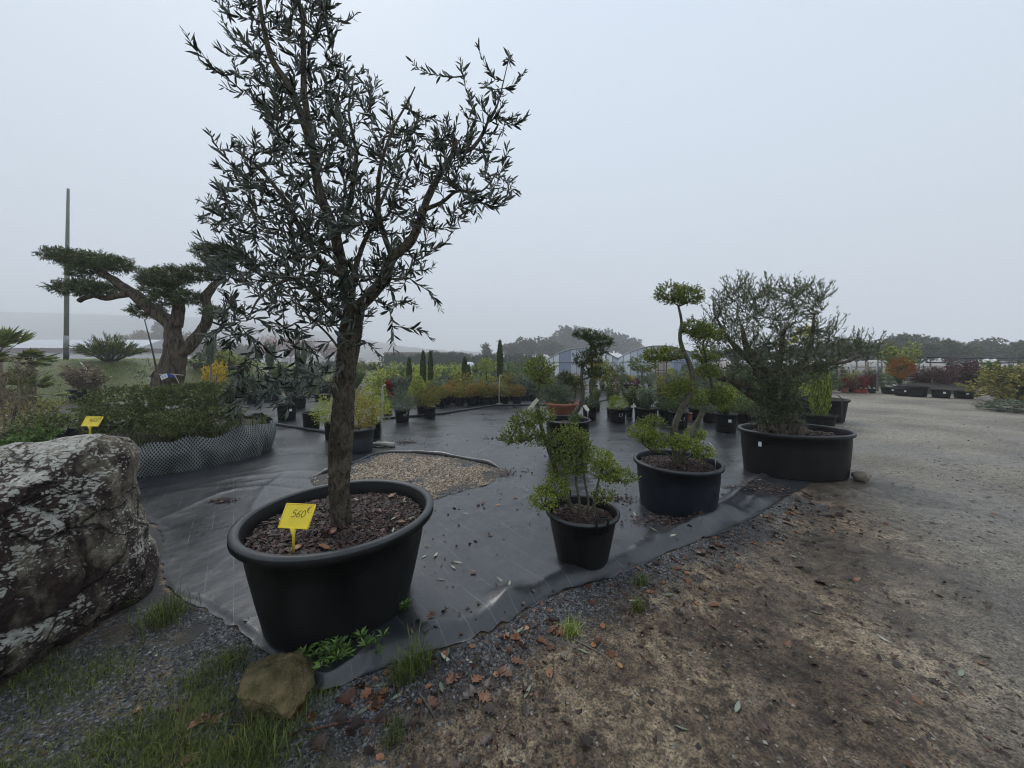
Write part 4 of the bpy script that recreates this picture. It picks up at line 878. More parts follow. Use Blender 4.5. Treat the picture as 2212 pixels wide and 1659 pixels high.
for q in order:
    p, dr = tips[q]
    v = p - NODES; d = np.linalg.norm(v, axis=1)
    cost = d + 0.55 * np.maximum(0, -dr * v[:, 2]) + 0.25 * np.abs(d - 0.2)
    k = int(np.argmin(cost)); o_ = NODES[k]; L = d[k]
    bend = np.array([0, 0, -0.10 * dr * L]) + rng.normal(size=3) * 0.07 * L
    C = curve3(o_, p, bend, rng, max(6, int(L / 0.03)))
    out = unit(C[-1] - C[-3]); C = np.vstack([C, C[-1] + unit(out + [0, 0, .4 * dr]) * 0.04, C[-1] + unit(out + [0, 0, .7 * dr]) * 0.09])
    r0 = min(0.0075, 0.0022 + 0.009 * L)
    tube(tw, C - np.array([TUB[0], TUB[1], TZ]), np.linspace(r0, 0.0011, len(C)), 5, 0.5)
    NODES = np.vstack([NODES, C[1:int(len(C) * .75):2]])
    arc_ = np.r_[0, np.cumsum(np.linalg.norm(np.diff(C, axis=0), axis=1))]; tot = arc_[-1]
    span = min(tot * 0.9, 0.24 + 0.12 * rng.random()); s0 = tot - span; ph = rng.random() * pi
    sp = 0.0185 + 0.007 * rng.random()
    for w_, s_ in enumerate(np.arange(s0, tot, sp)):
        pt = np.array([np.interp(s_, arc_, C[:, c_]) for c_ in range(3)]); tg_ = unit(np.array([np.interp(min(tot, s_ + .02), arc_, C[:, c_]) for c_ in range(3)]) - pt + 1e-6 * out)
        a1 = unit(np.cross(tg_, [0.3, 0.2, 1.0])); a2 = np.cross(tg_, a1); th = ph + (w_ % 2) * pi / 2
        sd = a1 * cos(th) + a2 * sin(th)
        fs = 0.55 + 0.45 * min(1, (tot - s_) / 0.06 + 0.1)
        for sg in (-1, 1):
            if rng.random() < 0.10: continue
            LP.append(pt); LD.append(unit(tg_ * (0.85 + .3 * rng.random()) + sd * sg * (0.40 + .35 * rng.random()) + rng.normal(size=3) * .30 + np.array([0, 0, .10]))); LL.append((0.040 + 0.044 * rng.random() ** 1.3) * fs)
    LP.append(C[-1]); LD.append(out); LL.append(0.035)
crown_b = Buf()
LP, LD, LL = np.array(LP), np.array(LD), np.array(LL)
tag(obj('twigs', tw.mesh('olive_twigs', M['twig']), olive), kind='stuff')
dcam = np.linalg.norm(LP - np.array([0, 0, CH]), axis=1); big = np.zeros(len(LP), bool); big[np.argsort(dcam / LL)[:290]] = True
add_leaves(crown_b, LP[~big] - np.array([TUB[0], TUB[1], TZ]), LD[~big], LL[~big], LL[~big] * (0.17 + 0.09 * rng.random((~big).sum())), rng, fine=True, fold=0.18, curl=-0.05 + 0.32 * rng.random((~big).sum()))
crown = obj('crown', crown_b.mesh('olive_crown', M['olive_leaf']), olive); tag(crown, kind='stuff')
ULEAF = []
for q in range(6):
    bb = Buf(); add_leaves(bb, np.zeros((1, 3)), np.array([[1.0, 0, 0]]), 1.0, 0.175 + 0.014 * q, np.random.default_rng(q), fine=True, fold=0.18, curl=-0.04 + 0.06 * q); me = bb.mesh('olive_leaf', M['olive_leaf']); ULEAF.append(me)
from mathutils import Vector
for q, k in enumerate(np.where(big)[0]):
    o = obj('leaf', ULEAF[q % 6], crown, LP[k] - np.array([TUB[0], TUB[1], TZ])); o.scale = (LL[k],) * 3
    o.rotation_mode = 'QUATERNION'; qn = Vector(LD[k]).to_track_quat('X', 'Z'); from_ax = Vector((1, 0, 0))
    from mathutils import Quaternion
    o.rotation_quaternion = qn @ Quaternion(from_ax, rng.random() * 6.28)
price_sign('560€', at(634, 1196, 1.86) + np.array([0.0, 0.0, 0.0]), (0.165, 0.115), radians(-6), radians(32), 0.135, 'yellow plastic price sign reading 560 euro stuck in the olive tub')

# ================================================================== cloud-pruned trees
def pruned(t, origin, trunks, pads, mats, twig_mat, Yc, conv, leaf=(0.016, 0.009), dens=1.0, seed=0, depth=0.75, seg=12, tl=0.05, bark='dark_bark', up=0.4):
    """trunks: lists of (zx, zy, dY, r); pads: (x0, x1, y0, y1, dY)"""
    rg = np.random.default_rng(seed); O = np.asarray(origin, float); nodes = []
    for tri, tk in enumerate(trunks):
        P = np.array([conv(x, y, Yc + dy) for x, y, dy, r in tk]) - O; r = np.array([q[3] for q in tk])
        n_ = max(8, int(np.linalg.norm(np.diff(P, axis=0), axis=1).sum() / 0.025)); C = crom(P, n_); rr = np.interp(np.linspace(0, 1, n_), np.linspace(0, 1, len(r)), r)
        bb = Buf(); tube(bb, C, rr, seg, 0.5, 0.22, 40.0, seed + tri)
        obj('trunk', bb.mesh('pruned_trunk', M[bark]), t); nodes.append(C)
    nodes = np.vstack(nodes)
    for pi_, pad in enumerate(pads):
        x0, x1, y0, y1, dy = pad[:5]; mt = mats[pad[5]] if len(pad) > 5 else mats[0]
        c = conv((x0 + x1) / 2, (y0 + y1) / 2, Yc + dy) - O; a_ = conv(x0, y0, Yc + dy) - O; z_ = conv(x1, y1, Yc + dy) - O
        rx = abs(z_[0] - a_[0]) / 2 * 1.02; rz = abs(z_[2] - a_[2]) / 2 * 1.0; rad = np.array([rx, max(rx * depth, rz * .7), rz])
        area = rx * rz + rx * rad[1]
        ntw = int(max(20, dens * area / (leaf[0] * leaf[0]) * 5.0)); per = 9
        Pl, Dl, Ot, Tt = cloud(c, rad, ntw, per, tl, rg, up=up)
        bb = Buf(); add_leaves(bb, Pl, Dl, leaf[0] * (0.7 + .6 * rg.random(len(Pl))), leaf[1] * (0.8 + .4 * rg.random(len(Pl))), rg)
        pd = obj('foliage_pad', bb.mesh('foliage_pad', M[mt]), t); tag(pd, kind='stuff')
        k = int(np.argmin(np.linalg.norm(nodes - c, axis=1) + 0.6 * np.maximum(0, nodes[:, 2] - c[2]))); bb = Buf()
        st_ = c - np.array([0, 0, rz * .35]); L = np.linalg.norm(st_ - nodes[k])
        if L > 0.03:
            C = curve3(nodes[k], st_, np.array([0, 0, -0.12 * L]), rg, 8); tube(bb, C, np.linspace(max(.006, min(.016, .05 * L + .004)), .005, 8), 7, 0.5, .15, 40.0)
        for q in range(min(14, 5 + ntw // 8)):
            e_ = Ot[rg.integers(len(Ot))]; C = curve3(st_, e_, rg.normal(size=3) * .01 + [0, 0, -.1 * np.linalg.norm(e_ - st_)], rg, 6); tube(bb, C, np.linspace(.0045, .0015, 6), 5)
        obj('branch', bb.mesh('pruned_branch', M[bark if L > .03 else twig_mat]), t)

# --- small shrub in the handled black pot
C5 = lambda zx, zy, Y: at(1071.5 + .3022 * zx, 760.4 + .3022 * zy, Y)
pc = np.array([0.535, 2.72, 0.0]); pz = float(gz(pc[0], pc[1])) + 0.012; org = np.array([pc[0], pc[1], pz])
t = thing('potted_box_shrub', 'many-stemmed cloud-clipped shrub leaning over its tapered black pot with two wire handles', 'potted shrub', org)
pot = obj('pot', pot_mesh('handled_pot', 0.262, 0.188, 0.385, rim=0.022, rh=0.028, wall=0.012, soil=0.325, seg=64), t)
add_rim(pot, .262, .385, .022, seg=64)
for sg, az in ((0, radians(-72)), (1, radians(108))):
    b = Buf(); r_ = 0.285
    p0, p1 = [np.array([r_ * cos(az + da), r_ * sin(az + da), 0.0]) for da in (-.16, .16)]
    z0 = 0.34
    tube(b, np.array([p0 + [0, 0, z0 - .01], p0 + [0, 0, z0 + .075], p0 * .99 + [0, 0, z0 + .082], p1 * .99 + [0, 0, z0 + .082], p1 + [0, 0, z0 + .075], p1 + [0, 0, z0 - .01]]), 0.0075, 8)
    obj('handle', b.mesh('pot_handle', M['pot']), pot)
obj('soil', soil_mesh(0.236, 0.318), t); tag(obj('bark_mulch', chips_mesh(0.23, 0.32, 700, 0.02, 3), t), kind='stuff')
pruned(t, org, [[(590, 1185, 0, .022), (545, 1120, .02, .020), (505, 1050, .02, .018), (455, 1010, 0, .012)],
                [(560, 1180, .05, .020), (500, 1020, .12, .018), (430, 860, .16, .017), (370, 680, .16, .016), (312, 480, .15, .015), (300, 300, .15, .012), (325, 110, .15, .006)],
                [(600, 1180, 0, .012), (595, 1060, 0, .010), (570, 920, .02, .008), (575, 760, .02, .006), (560, 660, .02, .004)],
                [(620, 1180, 0, .012), (660, 1090, -.02, .010), (640, 960, -.02, .008), (610, 760, -.02, .006)],
                [(640, 1180, .02, .012), (700, 1090, .02, .011), (730, 930, .02, .009), (760, 840, .02, .006)],
                [(700, 1200, -.05, .009), (712, 1050, -.05, .008), (735, 900, -.05, .006)],
                [(305, 470, .15, .010), (240, 490, .12, .008), (170, 520, .1, .006), (90, 640, .08, .004)],
                [(330, 600, .15, .008), (270, 590, .1, .006), (200, 640, .06, .004)]],
       [(262, 420, 960, 1175, -.05, 1), (330, 520, 910, 1060, .02, 1), (50, 200, 540, 690, .06), (120, 310, 430, 560, .1), (180, 330, 560, 660, .1), (280, 400, 400, 520, .16), (210, 400, 60, 190, .15), (270, 390, 150, 260, .15),
        (440, 640, 540, 680, .02), (520, 690, 620, 780, .02), (380, 500, 790, 930, .12), (490, 640, 780, 900, .0), (650, 840, 715, 850, .0, 1), (690, 880, 800, 930, -.02, 1), (780, 980, 850, 950, .02), (700, 840, 990, 1075, .04), (400, 520, 700, 800, .15), (310, 420, 560, 720, .16)],
       ['box_leaf', 'box_bright'], 'twig', 2.72, C5, (0.014, 0.0085), 0.50, 21, 0.7, tl=.045)
# white plant label tied to the stem
p = C5(268, 372, 2.84); b = Buf(); box(b, (0, 0, 0), (0.030, 0.003, 0.105), 0.2); o = obj('plant_label', b.mesh('plant_label', M['cream'], False), None, p); o.rotation_euler = (0.1, radians(40), 0.1)
tag(o, 'cream plant label tied high on the thin leaning stem', 'plant label')

# --- cloud tree in the blue-black tub
C6 = lambda zx, zy, Y: at(1348 + .33347 * zx, 587.6 + .33347 * zy, Y)
pc = np.array([1.70, 3.67]); pz = float(gz(*pc)) + 0.014; org = np.array([*pc, pz])
t = thing('potted_cloud_tree', 'tall cloud-pruned tree with twisting double trunk in a straight-sided blue-black tub', 'potted tree', org)
pot = obj('tub', pot_mesh('blue_tub', 0.405, 0.355, 0.485, rim=0.030, rh=0.035, wall=0.016, soil=0.43, seg=72), t, None, M['pot_blue'])
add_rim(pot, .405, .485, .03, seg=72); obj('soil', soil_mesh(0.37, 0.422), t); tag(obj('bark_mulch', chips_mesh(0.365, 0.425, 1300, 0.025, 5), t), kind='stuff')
pruned(t, org, [[(350, 1290, 0, .045), (335, 1150, 0, .040), (322, 1050, 0, .034), (345, 950, 0, .032), (400, 840, 0, .031), (438, 730, 0, .030), (442, 650, 0, .028), (415, 570, 0, .024), (380, 500, 0, .021), (362, 410, 0, .018), (372, 320, 0, .014), (352, 220, 0, .010)],
                [(352, 1250, .03, .036), (400, 1120, .06, .030), (470, 985, .08, .028), (530, 865, .08, .024), (570, 760, .08, .016), (540, 620, .08, .012), (510, 470, .08, .008)],
                [(440, 655, 0, .022), (455, 648, -.02, .020)],
                [(345, 1260, -.05, .014), (280, 1180, -.06, .012), (190, 1160, -.08, .010), (120, 1110, -.08, .006)],
                [(370, 1240, -.04, .012), (450, 1180, -.06, .010), (530, 1190, -.08, .006)]],
       [(220, 390, 80, 225, 0), (330, 500, 95, 240, .05), (380, 530, 318, 430, 0), (440, 612, 350, 455, .02), (140, 290, 505, 595, 0), (220, 365, 495, 590, .02), (450, 580, 490, 600, .1), (465, 612, 615, 695, .08),
        (255, 360, 740, 830, 0), (300, 440, 700, 800, -.03), (420, 530, 775, 890, .05), (540, 680, 750, 830, .08), (560, 690, 800, 880, .1), (45, 190, 1000, 1100, -.06, 1), (110, 300, 1050, 1160, -.05, 1), (290, 420, 1065, 1160, -.12, 1), (380, 500, 1090, 1180, -.14, 1),
        (455, 572, 1140, 1215, -.12, 1), (400, 520, 1020, 1100, .12, 1), (120, 250, 950, 1000, .0)],
       ['box_leaf', 'box_bright'], 'twig', 3.67, C6, (0.0165, 0.0095), 0.62, 31, 0.8, tl=.045)
price_sign('', C6(592, 1262, 3.62), (0.12, 0.09), radians(72), radians(34), 0.16, 'cream price sign seen edge-on in the rim of the blue-black tub', 'cream')

# --- old olive in the large oval tub
C4 = lambda zx, zy, Y: at(1555.3 + .31254 * zx, 570.3 + .31254 * zy, Y)
pc = np.array([3.84, 4.85]); pz = 0.012; org = np.array([*pc, pz])
t = thing('potted_old_olive', 'old bushy olive with thick gnarled trunk in the very wide oval black tub', 'potted tree', org)
b = Buf(); lathe(b, pot_profile(0.68, 0.63, 0.575, rim=0.035, rh=0.045, wall=0.02, soil=0.5), 96, (0, 0, 0), 1.0, 0.70)
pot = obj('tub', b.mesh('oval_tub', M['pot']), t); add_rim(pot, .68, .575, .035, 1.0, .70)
b = Buf(); box(b, (-0.62, -0.22, 0.42), (0.004, 0.035, 0.06), 0.8); obj('sticker', b.mesh('sticker', M['white'], False), pot)
obj('soil', soil_mesh(0.63, 0.49, 1.0, 0.7), t); tag(obj('bark_mulch', chips_mesh(0.62, 0.49, 900, 0.03, 8, 1, .7), t), kind='stuff')
rg = np.random.default_rng(41); nodes = []
def tl_(pts, radii, rough=.25, seg=16, nm='trunk'):
    P = np.array([C4(x, y, 4.85 + dy) for x, y, dy in pts]) - org; n_ = max(10, int(np.linalg.norm(np.diff(P, axis=0), axis=1).sum() / 0.03)); C = crom(P, n_)
    rr = np.interp(np.linspace(0, 1, n_), np.linspace(0, 1, len(radii)), radii); bb = Buf(); tube(bb, C, rr, seg, .5, rough, 14.0, 4); obj(nm, bb.mesh('old_trunk', M['old_bark']), t); nodes.append(C[2:])
tl_([(430, 1180, 0), (420, 1110, 0), (400, 1000, 0), (380, 900, 0), (330, 800, 0), (270, 720, 0)], [.19, .15, .125, .11, .095, .075], .55, 28)
tl_([(520, 1170, -.05), (480, 1080, -.05), (450, 960, -.02), (440, 860, 0), (480, 780, 0), (600, 730, 0)], [.14, .10, .08, .07, .05, .035], .5, 20)
tl_([(330, 1150, -.08), (330, 1080, -.06), (350, 980, -.03), (360, 900, 0)], [.12, .10, .09, .07], .5, 20)
tl_([(600, 1165, -.05), (540, 1120, -.05), (480, 1060, -.04)], [.05, .06, .08], .3, 14)
tl_([(340, 960, -.02), (220, 890, -.05), (100, 810, -.08), (-30, 770, -.1), (-150, 640, -.1)], [.10, .075, .055, .04, .02], .25, 16, 'branch')
tl_([(340, 830, 0), (420, 640, .1), (440, 470, .12), (520, 400, .1)], [.06, .04, .03, .012], .2, 12, 'branch')
tl_([(450, 780, 0), (600, 640, 0), (640, 480, 0), (650, 340, 0)], [.05, .035, .025, .012], .2, 12, 'branch')
tl_([(480, 780, 0), (700, 690, -.05), (860, 680, -.1), (1000, 620, -.1), (1090, 590, -.1)], [.045, .03, .02, .012, .006], .2, 10, 'branch')
tl_([(270, 720, 0), (180, 560, -.05), (150, 420, -.05)], [.07, .04, .015], .2, 12, 'branch')
tl_([(300, 760, 0), (60, 520, .1), (-20, 380, .1)], [.05, .03, .012], .2, 12, 'branch')
nodes = np.vstack(nodes)
envp = np.array([(-60, 330), (60, 190), (130, 200), (185, 130), (230, 260), (290, 320), (300, 160), (390, 160), (520, 180), (620, 170), (740, 230), (730, 310), (640, 380), (700, 420), (830, 400), (860, 470), (850, 560), (830, 680), (800, 740), (700, 800), (560, 830), (520, 900), (480, 1050), (330, 1110), (270, 1030), (250, 900), (140, 870), (0, 780), (-150, 640), (-170, 480)])
tw = Buf(); fb = Buf(); cnt = 0; LPs, LDs, LLs = [], [], []
while cnt < 1250:
    zx, zy = -180 + 1050 * rg.random(), 120 + 1000 * rg.random()
    if cnt >= 1190: zx, zy = 820 + 300 * rg.random(), 520 + 150 * rg.random()
    elif cnt >= 1000: zx, zy = 250 + 300 * rg.random(), 800 + 300 * rg.random()
    elif cnt >= 900: u_ = rg.random(); zx, zy = -60 + 800 * u_, np.interp(-60 + 800 * u_, [-60, 60, 180, 230, 300, 400, 620, 740], [300, 170, 110, 230, 150, 150, 160, 210]) - 10 + 60 * rg.random()
    elif not inside_poly(np.array(zx), np.array(zy), envp): continue
    p = C4(zx, zy, 4.85 + ((0.5 if zy < 850 else 0.28) * (2 * rg.random() - 1) if not 1000 <= cnt < 1190 else -0.12 - 0.16 * rg.random())) - org
    k = int(np.argmin(np.linalg.norm(nodes - p, axis=1) + .5 * np.maximum(0, nodes[:, 2] - p[2]))); L = np.linalg.norm(p - nodes[k])
    C = curve3(nodes[k], p, np.array([0, 0, -.10 * L]) + rg.normal(size=3) * .04 * L, rg, 6); up_ = np.array([.25 * rg.normal(), .25 * rg.normal(), 1.0]) * (1 if zy < 800 else .3)
    o_ = unit(1.3 * unit(C[-1] - C[-3]) + .55 * up_); ex = .10 + .12 * rg.random(); C = np.vstack([C, C[-1] + o_ * ex * .5, C[-1] + unit(o_ + .2 * up_ + rg.normal(size=3) * .2) * ex]); tube(tw, C, np.linspace(min(.006, .002 + .006 * L), .0014, 8), 4)
    if cnt % 3 == 0: nodes = np.vstack([nodes, C[3:4]])
    m_ = 26; ar = np.r_[0, np.cumsum(np.linalg.norm(np.diff(C, axis=0), axis=1))]; s_ = ar[-1] - rg.random(m_) * min(ar[-1] * .95, .40)
    pts = np.stack([np.interp(s_, ar, C[:, c_]) for c_ in range(3)], 1); T = unit(C[-1] - C[-3])
    LPs.append(pts); LDs.append(unit(T * .9 + [0, 0, .2] + rg.normal(size=(m_, 3)) * .42)); cnt += 1
LPs, LDs = np.vstack(LPs), np.vstack(LDs)
add_leaves(fb, LPs, LDs, 0.030 + .026 * rg.random(len(LPs)), 0.0085, rg)
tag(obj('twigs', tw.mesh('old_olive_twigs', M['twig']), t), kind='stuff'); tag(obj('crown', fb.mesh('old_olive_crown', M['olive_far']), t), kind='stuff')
# flat stone wedged under the tub
def rock(name, c, rad, seed, n=48, m_=32, planes=14, noise=0.10, soft=8.0, nscale=2.2):
    rg = np.random.default_rng(seed); u = np.linspace(0, 2 * pi, n, endpoint=False); v = np.linspace(0.02, pi - .02, m_)
    Dd = np.stack([np.outer(np.sin(v), np.cos(u)), np.outer(np.sin(v), np.sin(u)), np.repeat(np.cos(v)[:, None], n, 1)], -1)
    Np = unit(rg.normal(size=(planes, 3))); dp = 0.78 + 0.25 * rg.random(planes)
    q = np.maximum(np.einsum('ijk,pk->ijp', Dd, Np), 1e-3) / dp
    inv = (np.sum(q ** soft, -1)) ** (1 / soft); r = 1 / np.maximum(inv, 0.75)
    r = r * (1 + noise * fbm(Dd[..., 0] * nscale + seed, Dd[..., 1] * nscale, Dd[..., 2] * nscale, seed, 5))
    V = Dd * r[..., None] * np.asarray(rad); i, j = np.meshgrid(np.arange(m_ - 1), np.arange(n), indexing='ij'); j2 = (j + 1) % n
    b = Buf(); V2 = np.vstack([V.reshape(-1, 3), V[0].mean(0)[None], V[-1].mean(0)[None]]); z = n * m_; jj = np.arange(n); k2 = (jj + 1) % n
    b.add(V2, [np.stack([i * n + j, (i + 1) * n + j, (i + 1) * n + j2, i * n + j2], -1).reshape(-1, 4), np.stack([np.full(n, z), jj, k2], 1), np.stack([np.full(n, z + 1), (m_ - 1) * n + k2, (m_ - 1) * n + jj], 1)])
    return b
M['pale_rock'] = simple('pale_rock', (0.10, 0.085, 0.06), (0.26, 0.22, 0.16), 0.85, 9.0, 0.6, 30.0, dist=0.02)
o = obj('stone', rock('stone', 0, (0.11, 0.09, 0.07), 4, 24, 16).mesh('stone', M['pale_rock']), None, (4.42, 4.52, 0.05)); tag(o, 'pale rough stone wedged beside the oval tub', 'stone')

# --- tall pot with leaning cloud tree, terracotta bowl bonsai behind
C7 = lambda zx, zy, Y: at(1175.1 + .20821 * zx, 674 + .20821 * zy, Y)
pc = np.array([0.88, 5.66]); pz = 0.012; org = np.array([*pc, pz])
t = thing('potted_cloud_conifer', 'dark cloud-pruned conifer with slender curving trunk in a tall black pot', 'potted tree', org)
pot = obj('pot', pot_mesh('tall_pot', 0.345, 0.30, 0.575, rim=0.025, rh=0.03, wall=0.014, soil=0.5, seg=64), t)
b = Buf(); box(b, (0.30, -0.125, 0.36), (0.004, 0.028, 0.075), -0.25); obj('sticker', b.mesh('sticker', M['white'], False), pot)
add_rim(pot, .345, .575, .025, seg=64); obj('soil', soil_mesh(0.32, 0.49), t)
pruned(t, org, [[(280, 1190, 0, .045), (330, 1040, 0, .040), (385, 940, 0, .036), (402, 810, 0, .032), (386, 700, 0, .028), (402, 580, 0, .024), (440, 500, 0, .020), (490, 400, 0, .017), (480, 320, 0, .010)],
                [(400, 700, 0, .014), (450, 685, 0, .012), (520, 660, 0, .008)], [(390, 800, 0, .014), (330, 790, 0, .011), (270, 740, 0, .008)], [(500, 620, .1, .018), (500, 480, .1, .014), (545, 400, .1, .012)]],
       [(318, 470, 190, 300, 0), (400, 570, 195, 320, .04), (470, 700, 250, 385, -.03), (440, 640, 370, 470, 0), (305, 480, 440, 590, 0), (470, 600, 470, 540, .05), (415, 625, 590, 680, 0), (150, 290, 640, 740, 0), (220, 370, 680, 790, 0), (270, 385, 1050, 1150, -.08, 1)],
       ['yew_leaf', 'green'], 'twig', 5.66, C7, (0.026, 0.011), 0.75, 51, 0.8, tl=.05)
price_sign('', C7(455, 1120, 5.7), (0.14, 0.10), radians(58), radians(38), 0.15, 'cream price sign seen edge-on in the tall pot of the curving conifer', 'cream')
pc = np.array([0.93, 6.6]); org = np.array([*pc, 0.45])
t = thing('bonsai_in_bowl', 'spreading grey-green bonsai pine in a low terracotta bowl behind the tall black pot', 'potted tree', org)
b = Buf(); lathe(b, [(0, 0), (0.20, 0), (0.235, .06), (.30, .22), (.335, .255), (.335, .285), (.315, .29), (.30, .25), (.29, .24), (0, .25)], 48); obj('bowl', b.mesh('bowl', M['terracotta']), t)
b = Buf(); lathe(b, [(0, .435), (.19, .435), (.20, .42), (.25, .04), (.27, .03), (.27, 0), (.24, 0)], 36); o = obj('upturned_pot', b.mesh('upturned_pot', M['pot']), None, (*pc, .012)); tag(o, 'upturned black pot carrying the terracotta bowl', 'pot')
pruned(t, org, [[(270, 1080, 0, .04), (250, 980, 0, .035), (200, 900, 0, .03), (150, 830, 0, .02), (180, 760, 0, .012)], [(260, 1010, 0, .02), (320, 900, 0, .016), (330, 800, 0, .01)], [(220, 930, 0, .02), (120, 930, 0, .014), (40, 900, 0, .01)]],
       [(0, 150, 720, 850, 0), (80, 260, 780, 900, -.05), (150, 310, 860, 960, -.05), (20, 200, 880, 1000, -.05), (200, 360, 740, 860, .1), (-60, 80, 830, 950, .05), (100, 300, 940, 1010, -.1)],
       ['greygreen'], 'twig', 6.6, C7, (0.035, 0.010), 0.7, 61, 0.8, tl=.07)

# ================================================================== boulder and mossy rock
def boulder():
    n, m_ = 420, 260; u = np.linspace(0, 2 * pi, n, endpoint=False); v = np.linspace(0.01, pi - .01, m_)
    Dd = np.stack([np.outer(np.sin(v), np.cos(u)), np.outer(np.sin(v), np.sin(u)), np.repeat(np.cos(v)[:, None], n, 1)], -1)
    pl = [((1.0, -0.25, 0.06), 0.80), ((0.80, 0.55, 0.12), 0.98), ((0.55, -0.75, 0.12), 0.86), ((0.10, -0.35, 0.95), 0.58), ((0.62, -0.15, 0.80), 0.94), ((-0.3, 0.4, 0.9), 0.60), ((0.75, -0.5, -0.55), 0.93), ((0.2, -1, -0.4), 0.93), ((-1, 0, 0.1), 1.0), ((0, 1, 0.2), 0.85), ((0, 0, -1), 0.60), ((-.6, -.8, .2), .95), ((0.9, 0.1, -0.6), 0.97)]
    Np = unit(np.array([p[0] for p in pl])); dp = np.array([p[1] for p in pl]); q = np.maximum(np.einsum('ijk,pk->ijp', Dd, Np), 1e-3) / dp
    r = 1 / (np.sum(q ** 26, -1)) ** (1 / 26)
    x, y, z = Dd[..., 0] * r, Dd[..., 1] * r, Dd[..., 2] * r
    dsp = 0.10 * fbm(x * 1.8, y * 1.8, z * 1.8, 3, 4) + 0.040 * fbm(x * 8, y * 8, z * 6, 8, 5) - 0.055 * (1 - np.abs(vn(x * 2.2 + z, y * 2.2, z * 3.2 + x * 1.5, 17))) ** 9 + 0.03 * np.abs(fbm(x * 4, y * 4, z * 4, 29, 3))
    V = Dd * (r + dsp)[..., None]
    i, j = np.meshgrid(np.arange(m_ - 1), np.arange(n), indexing='ij'); j2 = (j + 1) % n
    b = Buf(); b.add(V.reshape(-1, 3), [np.stack([i * n + j, (i + 1) * n + j, (i + 1) * n + j2, i * n + j2], -1).reshape(-1, 4)]); return b
def boulder_mat():
    m, n, l, bs, o = mat_new('lichened_granite'); tc = n.new('ShaderNodeTexCoord'); ge = n.new('ShaderNodeNewGeometry'); sp = n.new('ShaderNodeSeparateXYZ'); l.new(ge.outputs['Normal'], sp.inputs[0])
    po = n.new('ShaderNodeSeparateXYZ'); l.new(tc.outputs['Object'], po.inputs[0])
    def noise(sc_, det=6, ro=.6, st=(1, 1, 1)):
        z = n.new('ShaderNodeTexNoise'); z.inputs['Scale'].default_value = sc_; z.inputs['Detail'].default_value = det; z.inputs['Roughness'].default_value = ro
        mp = n.new('ShaderNodeMapping'); mp.inputs['Scale'].default_value = st; l.new(tc.outputs['Object'], mp.inputs[0]); l.new(mp.outputs[0], z.inputs['Vector']); return z.outputs['Fac']
    def rmp(f, st): r = ramp(n, st); l.new(f, r.inputs['Fac']); return r.outputs['Color']
    def mix(f, a_, b_, t_='MIX'):
        x = n.new('ShaderNodeMix'); x.data_type = 'RGBA'; x.blend_type = t_
        for s_, v_ in (('Factor', f), ('A', a_), ('B', b_)):
            if hasattr(v_, 'is_output'): l.new(v_, x.inputs[s_])
            elif isinstance(v_, tuple): x.inputs[s_].default_value = (*v_, 1)
            else: x.inputs[s_].default_value = v_
        return x.outputs['Result']
    def mth(op, a_, b_):
        x = n.new('ShaderNodeMath'); x.operation = op
        for k_, v_ in enumerate((a_, b_)):
            if hasattr(v_, 'is_output'): l.new(v_, x.inputs[k_])
            else: x.inputs[k_].default_value = v_
        return x.outputs[0]
    rock_ = rmp(noise(3.0, 9, .7), [(0.3, (0.075, 0.060, 0.043)), (0.5, (0.21, 0.18, 0.135)), (0.7, (0.38, 0.34, 0.27))])
    speck = rmp(noise(34, 6, .75), [(0.35, g3(.35)), (0.5, g3(.95)), (0.68, g3(1.7))]); rock_ = mix(1.0, rock_, speck, 'MULTIPLY')
    # maroon-black algae running down in streaks
    stk = rmp(noise(4.2, 5, .6, (1.0, 1.0, 0.28)), [(0.46, g3(0)), (0.55, g3(0.92))]); rock_ = mix(stk, rock_, mix(1.0, (0.030, 0.014, 0.014), speck, 'MULTIPLY'))
    # pale crust lichen, thickest on upward faces
    vo = n.new('ShaderNodeTexVoronoi'); vo.inputs['Scale'].default_value = 40; vo.inputs['Randomness'].default_value = 1; mpv = n.new('ShaderNodeMapping'); mpv.inputs['Scale'].default_value = (1, 1, 1.5); l.new(tc.outputs['Object'], mpv.inputs[0])
    adv = n.new('ShaderNodeVectorMath'); adv.operation = 'MULTIPLY_ADD'; adv.inputs[1].default_value = (.10, .10, .10)
    nzc = n.new('ShaderNodeTexNoise'); nzc.inputs['Scale'].default_value = 16; nzc.inputs['Detail'].default_value = 4; l.new(tc.outputs['Object'], nzc.inputs['Vector']); l.new(nzc.outputs['Color'], adv.inputs[0]); l.new(mpv.outputs[0], adv.inputs[2]); l.new(adv.outputs[0], vo.inputs['Vector'])
    cells = mth('SUBTRACT', 0.50, vo.outputs['Distance'])
    cov = mth('ADD', mth('MULTIPLY', noise(2.6, 6, .65), 1.15), mth('MULTIPLY', sp.outputs['Z'], 0.36)); cov = mth('ADD', cov, mth('MULTIPLY', noise(60, 4), .25))
    lich = mth('ADD', mth('MULTIPLY', cells, 0.75), cov); lf = rmp(lich, [(0.87, g3(0)), (0.95, g3(1))])
    lcol = rmp(noise(40, 4), [(0.3, (0.26, 0.25, 0.21)), (0.7, (0.60, 0.59, 0.53))])
    col = mix(lf, rock_, lcol)
    mossf = rmp(mth('ADD', noise(5, 6), mth('MULTIPLY', po.outputs['Z'], -0.45)), [(0.72, g3(0)), (0.82, g3(.8))]); col = mix(mossf, col, (0.035, 0.045, 0.008))
    l.new(col, bs.inputs['Base Color']); bs.inputs['Roughness'].default_value = 0.8; bs.inputs['Specular IOR Level'].default_value = 0.3
    v2 = n.new('ShaderNodeTexVoronoi'); v2.feature = 'DISTANCE_TO_EDGE'; v2.inputs['Scale'].default_value = 2.1
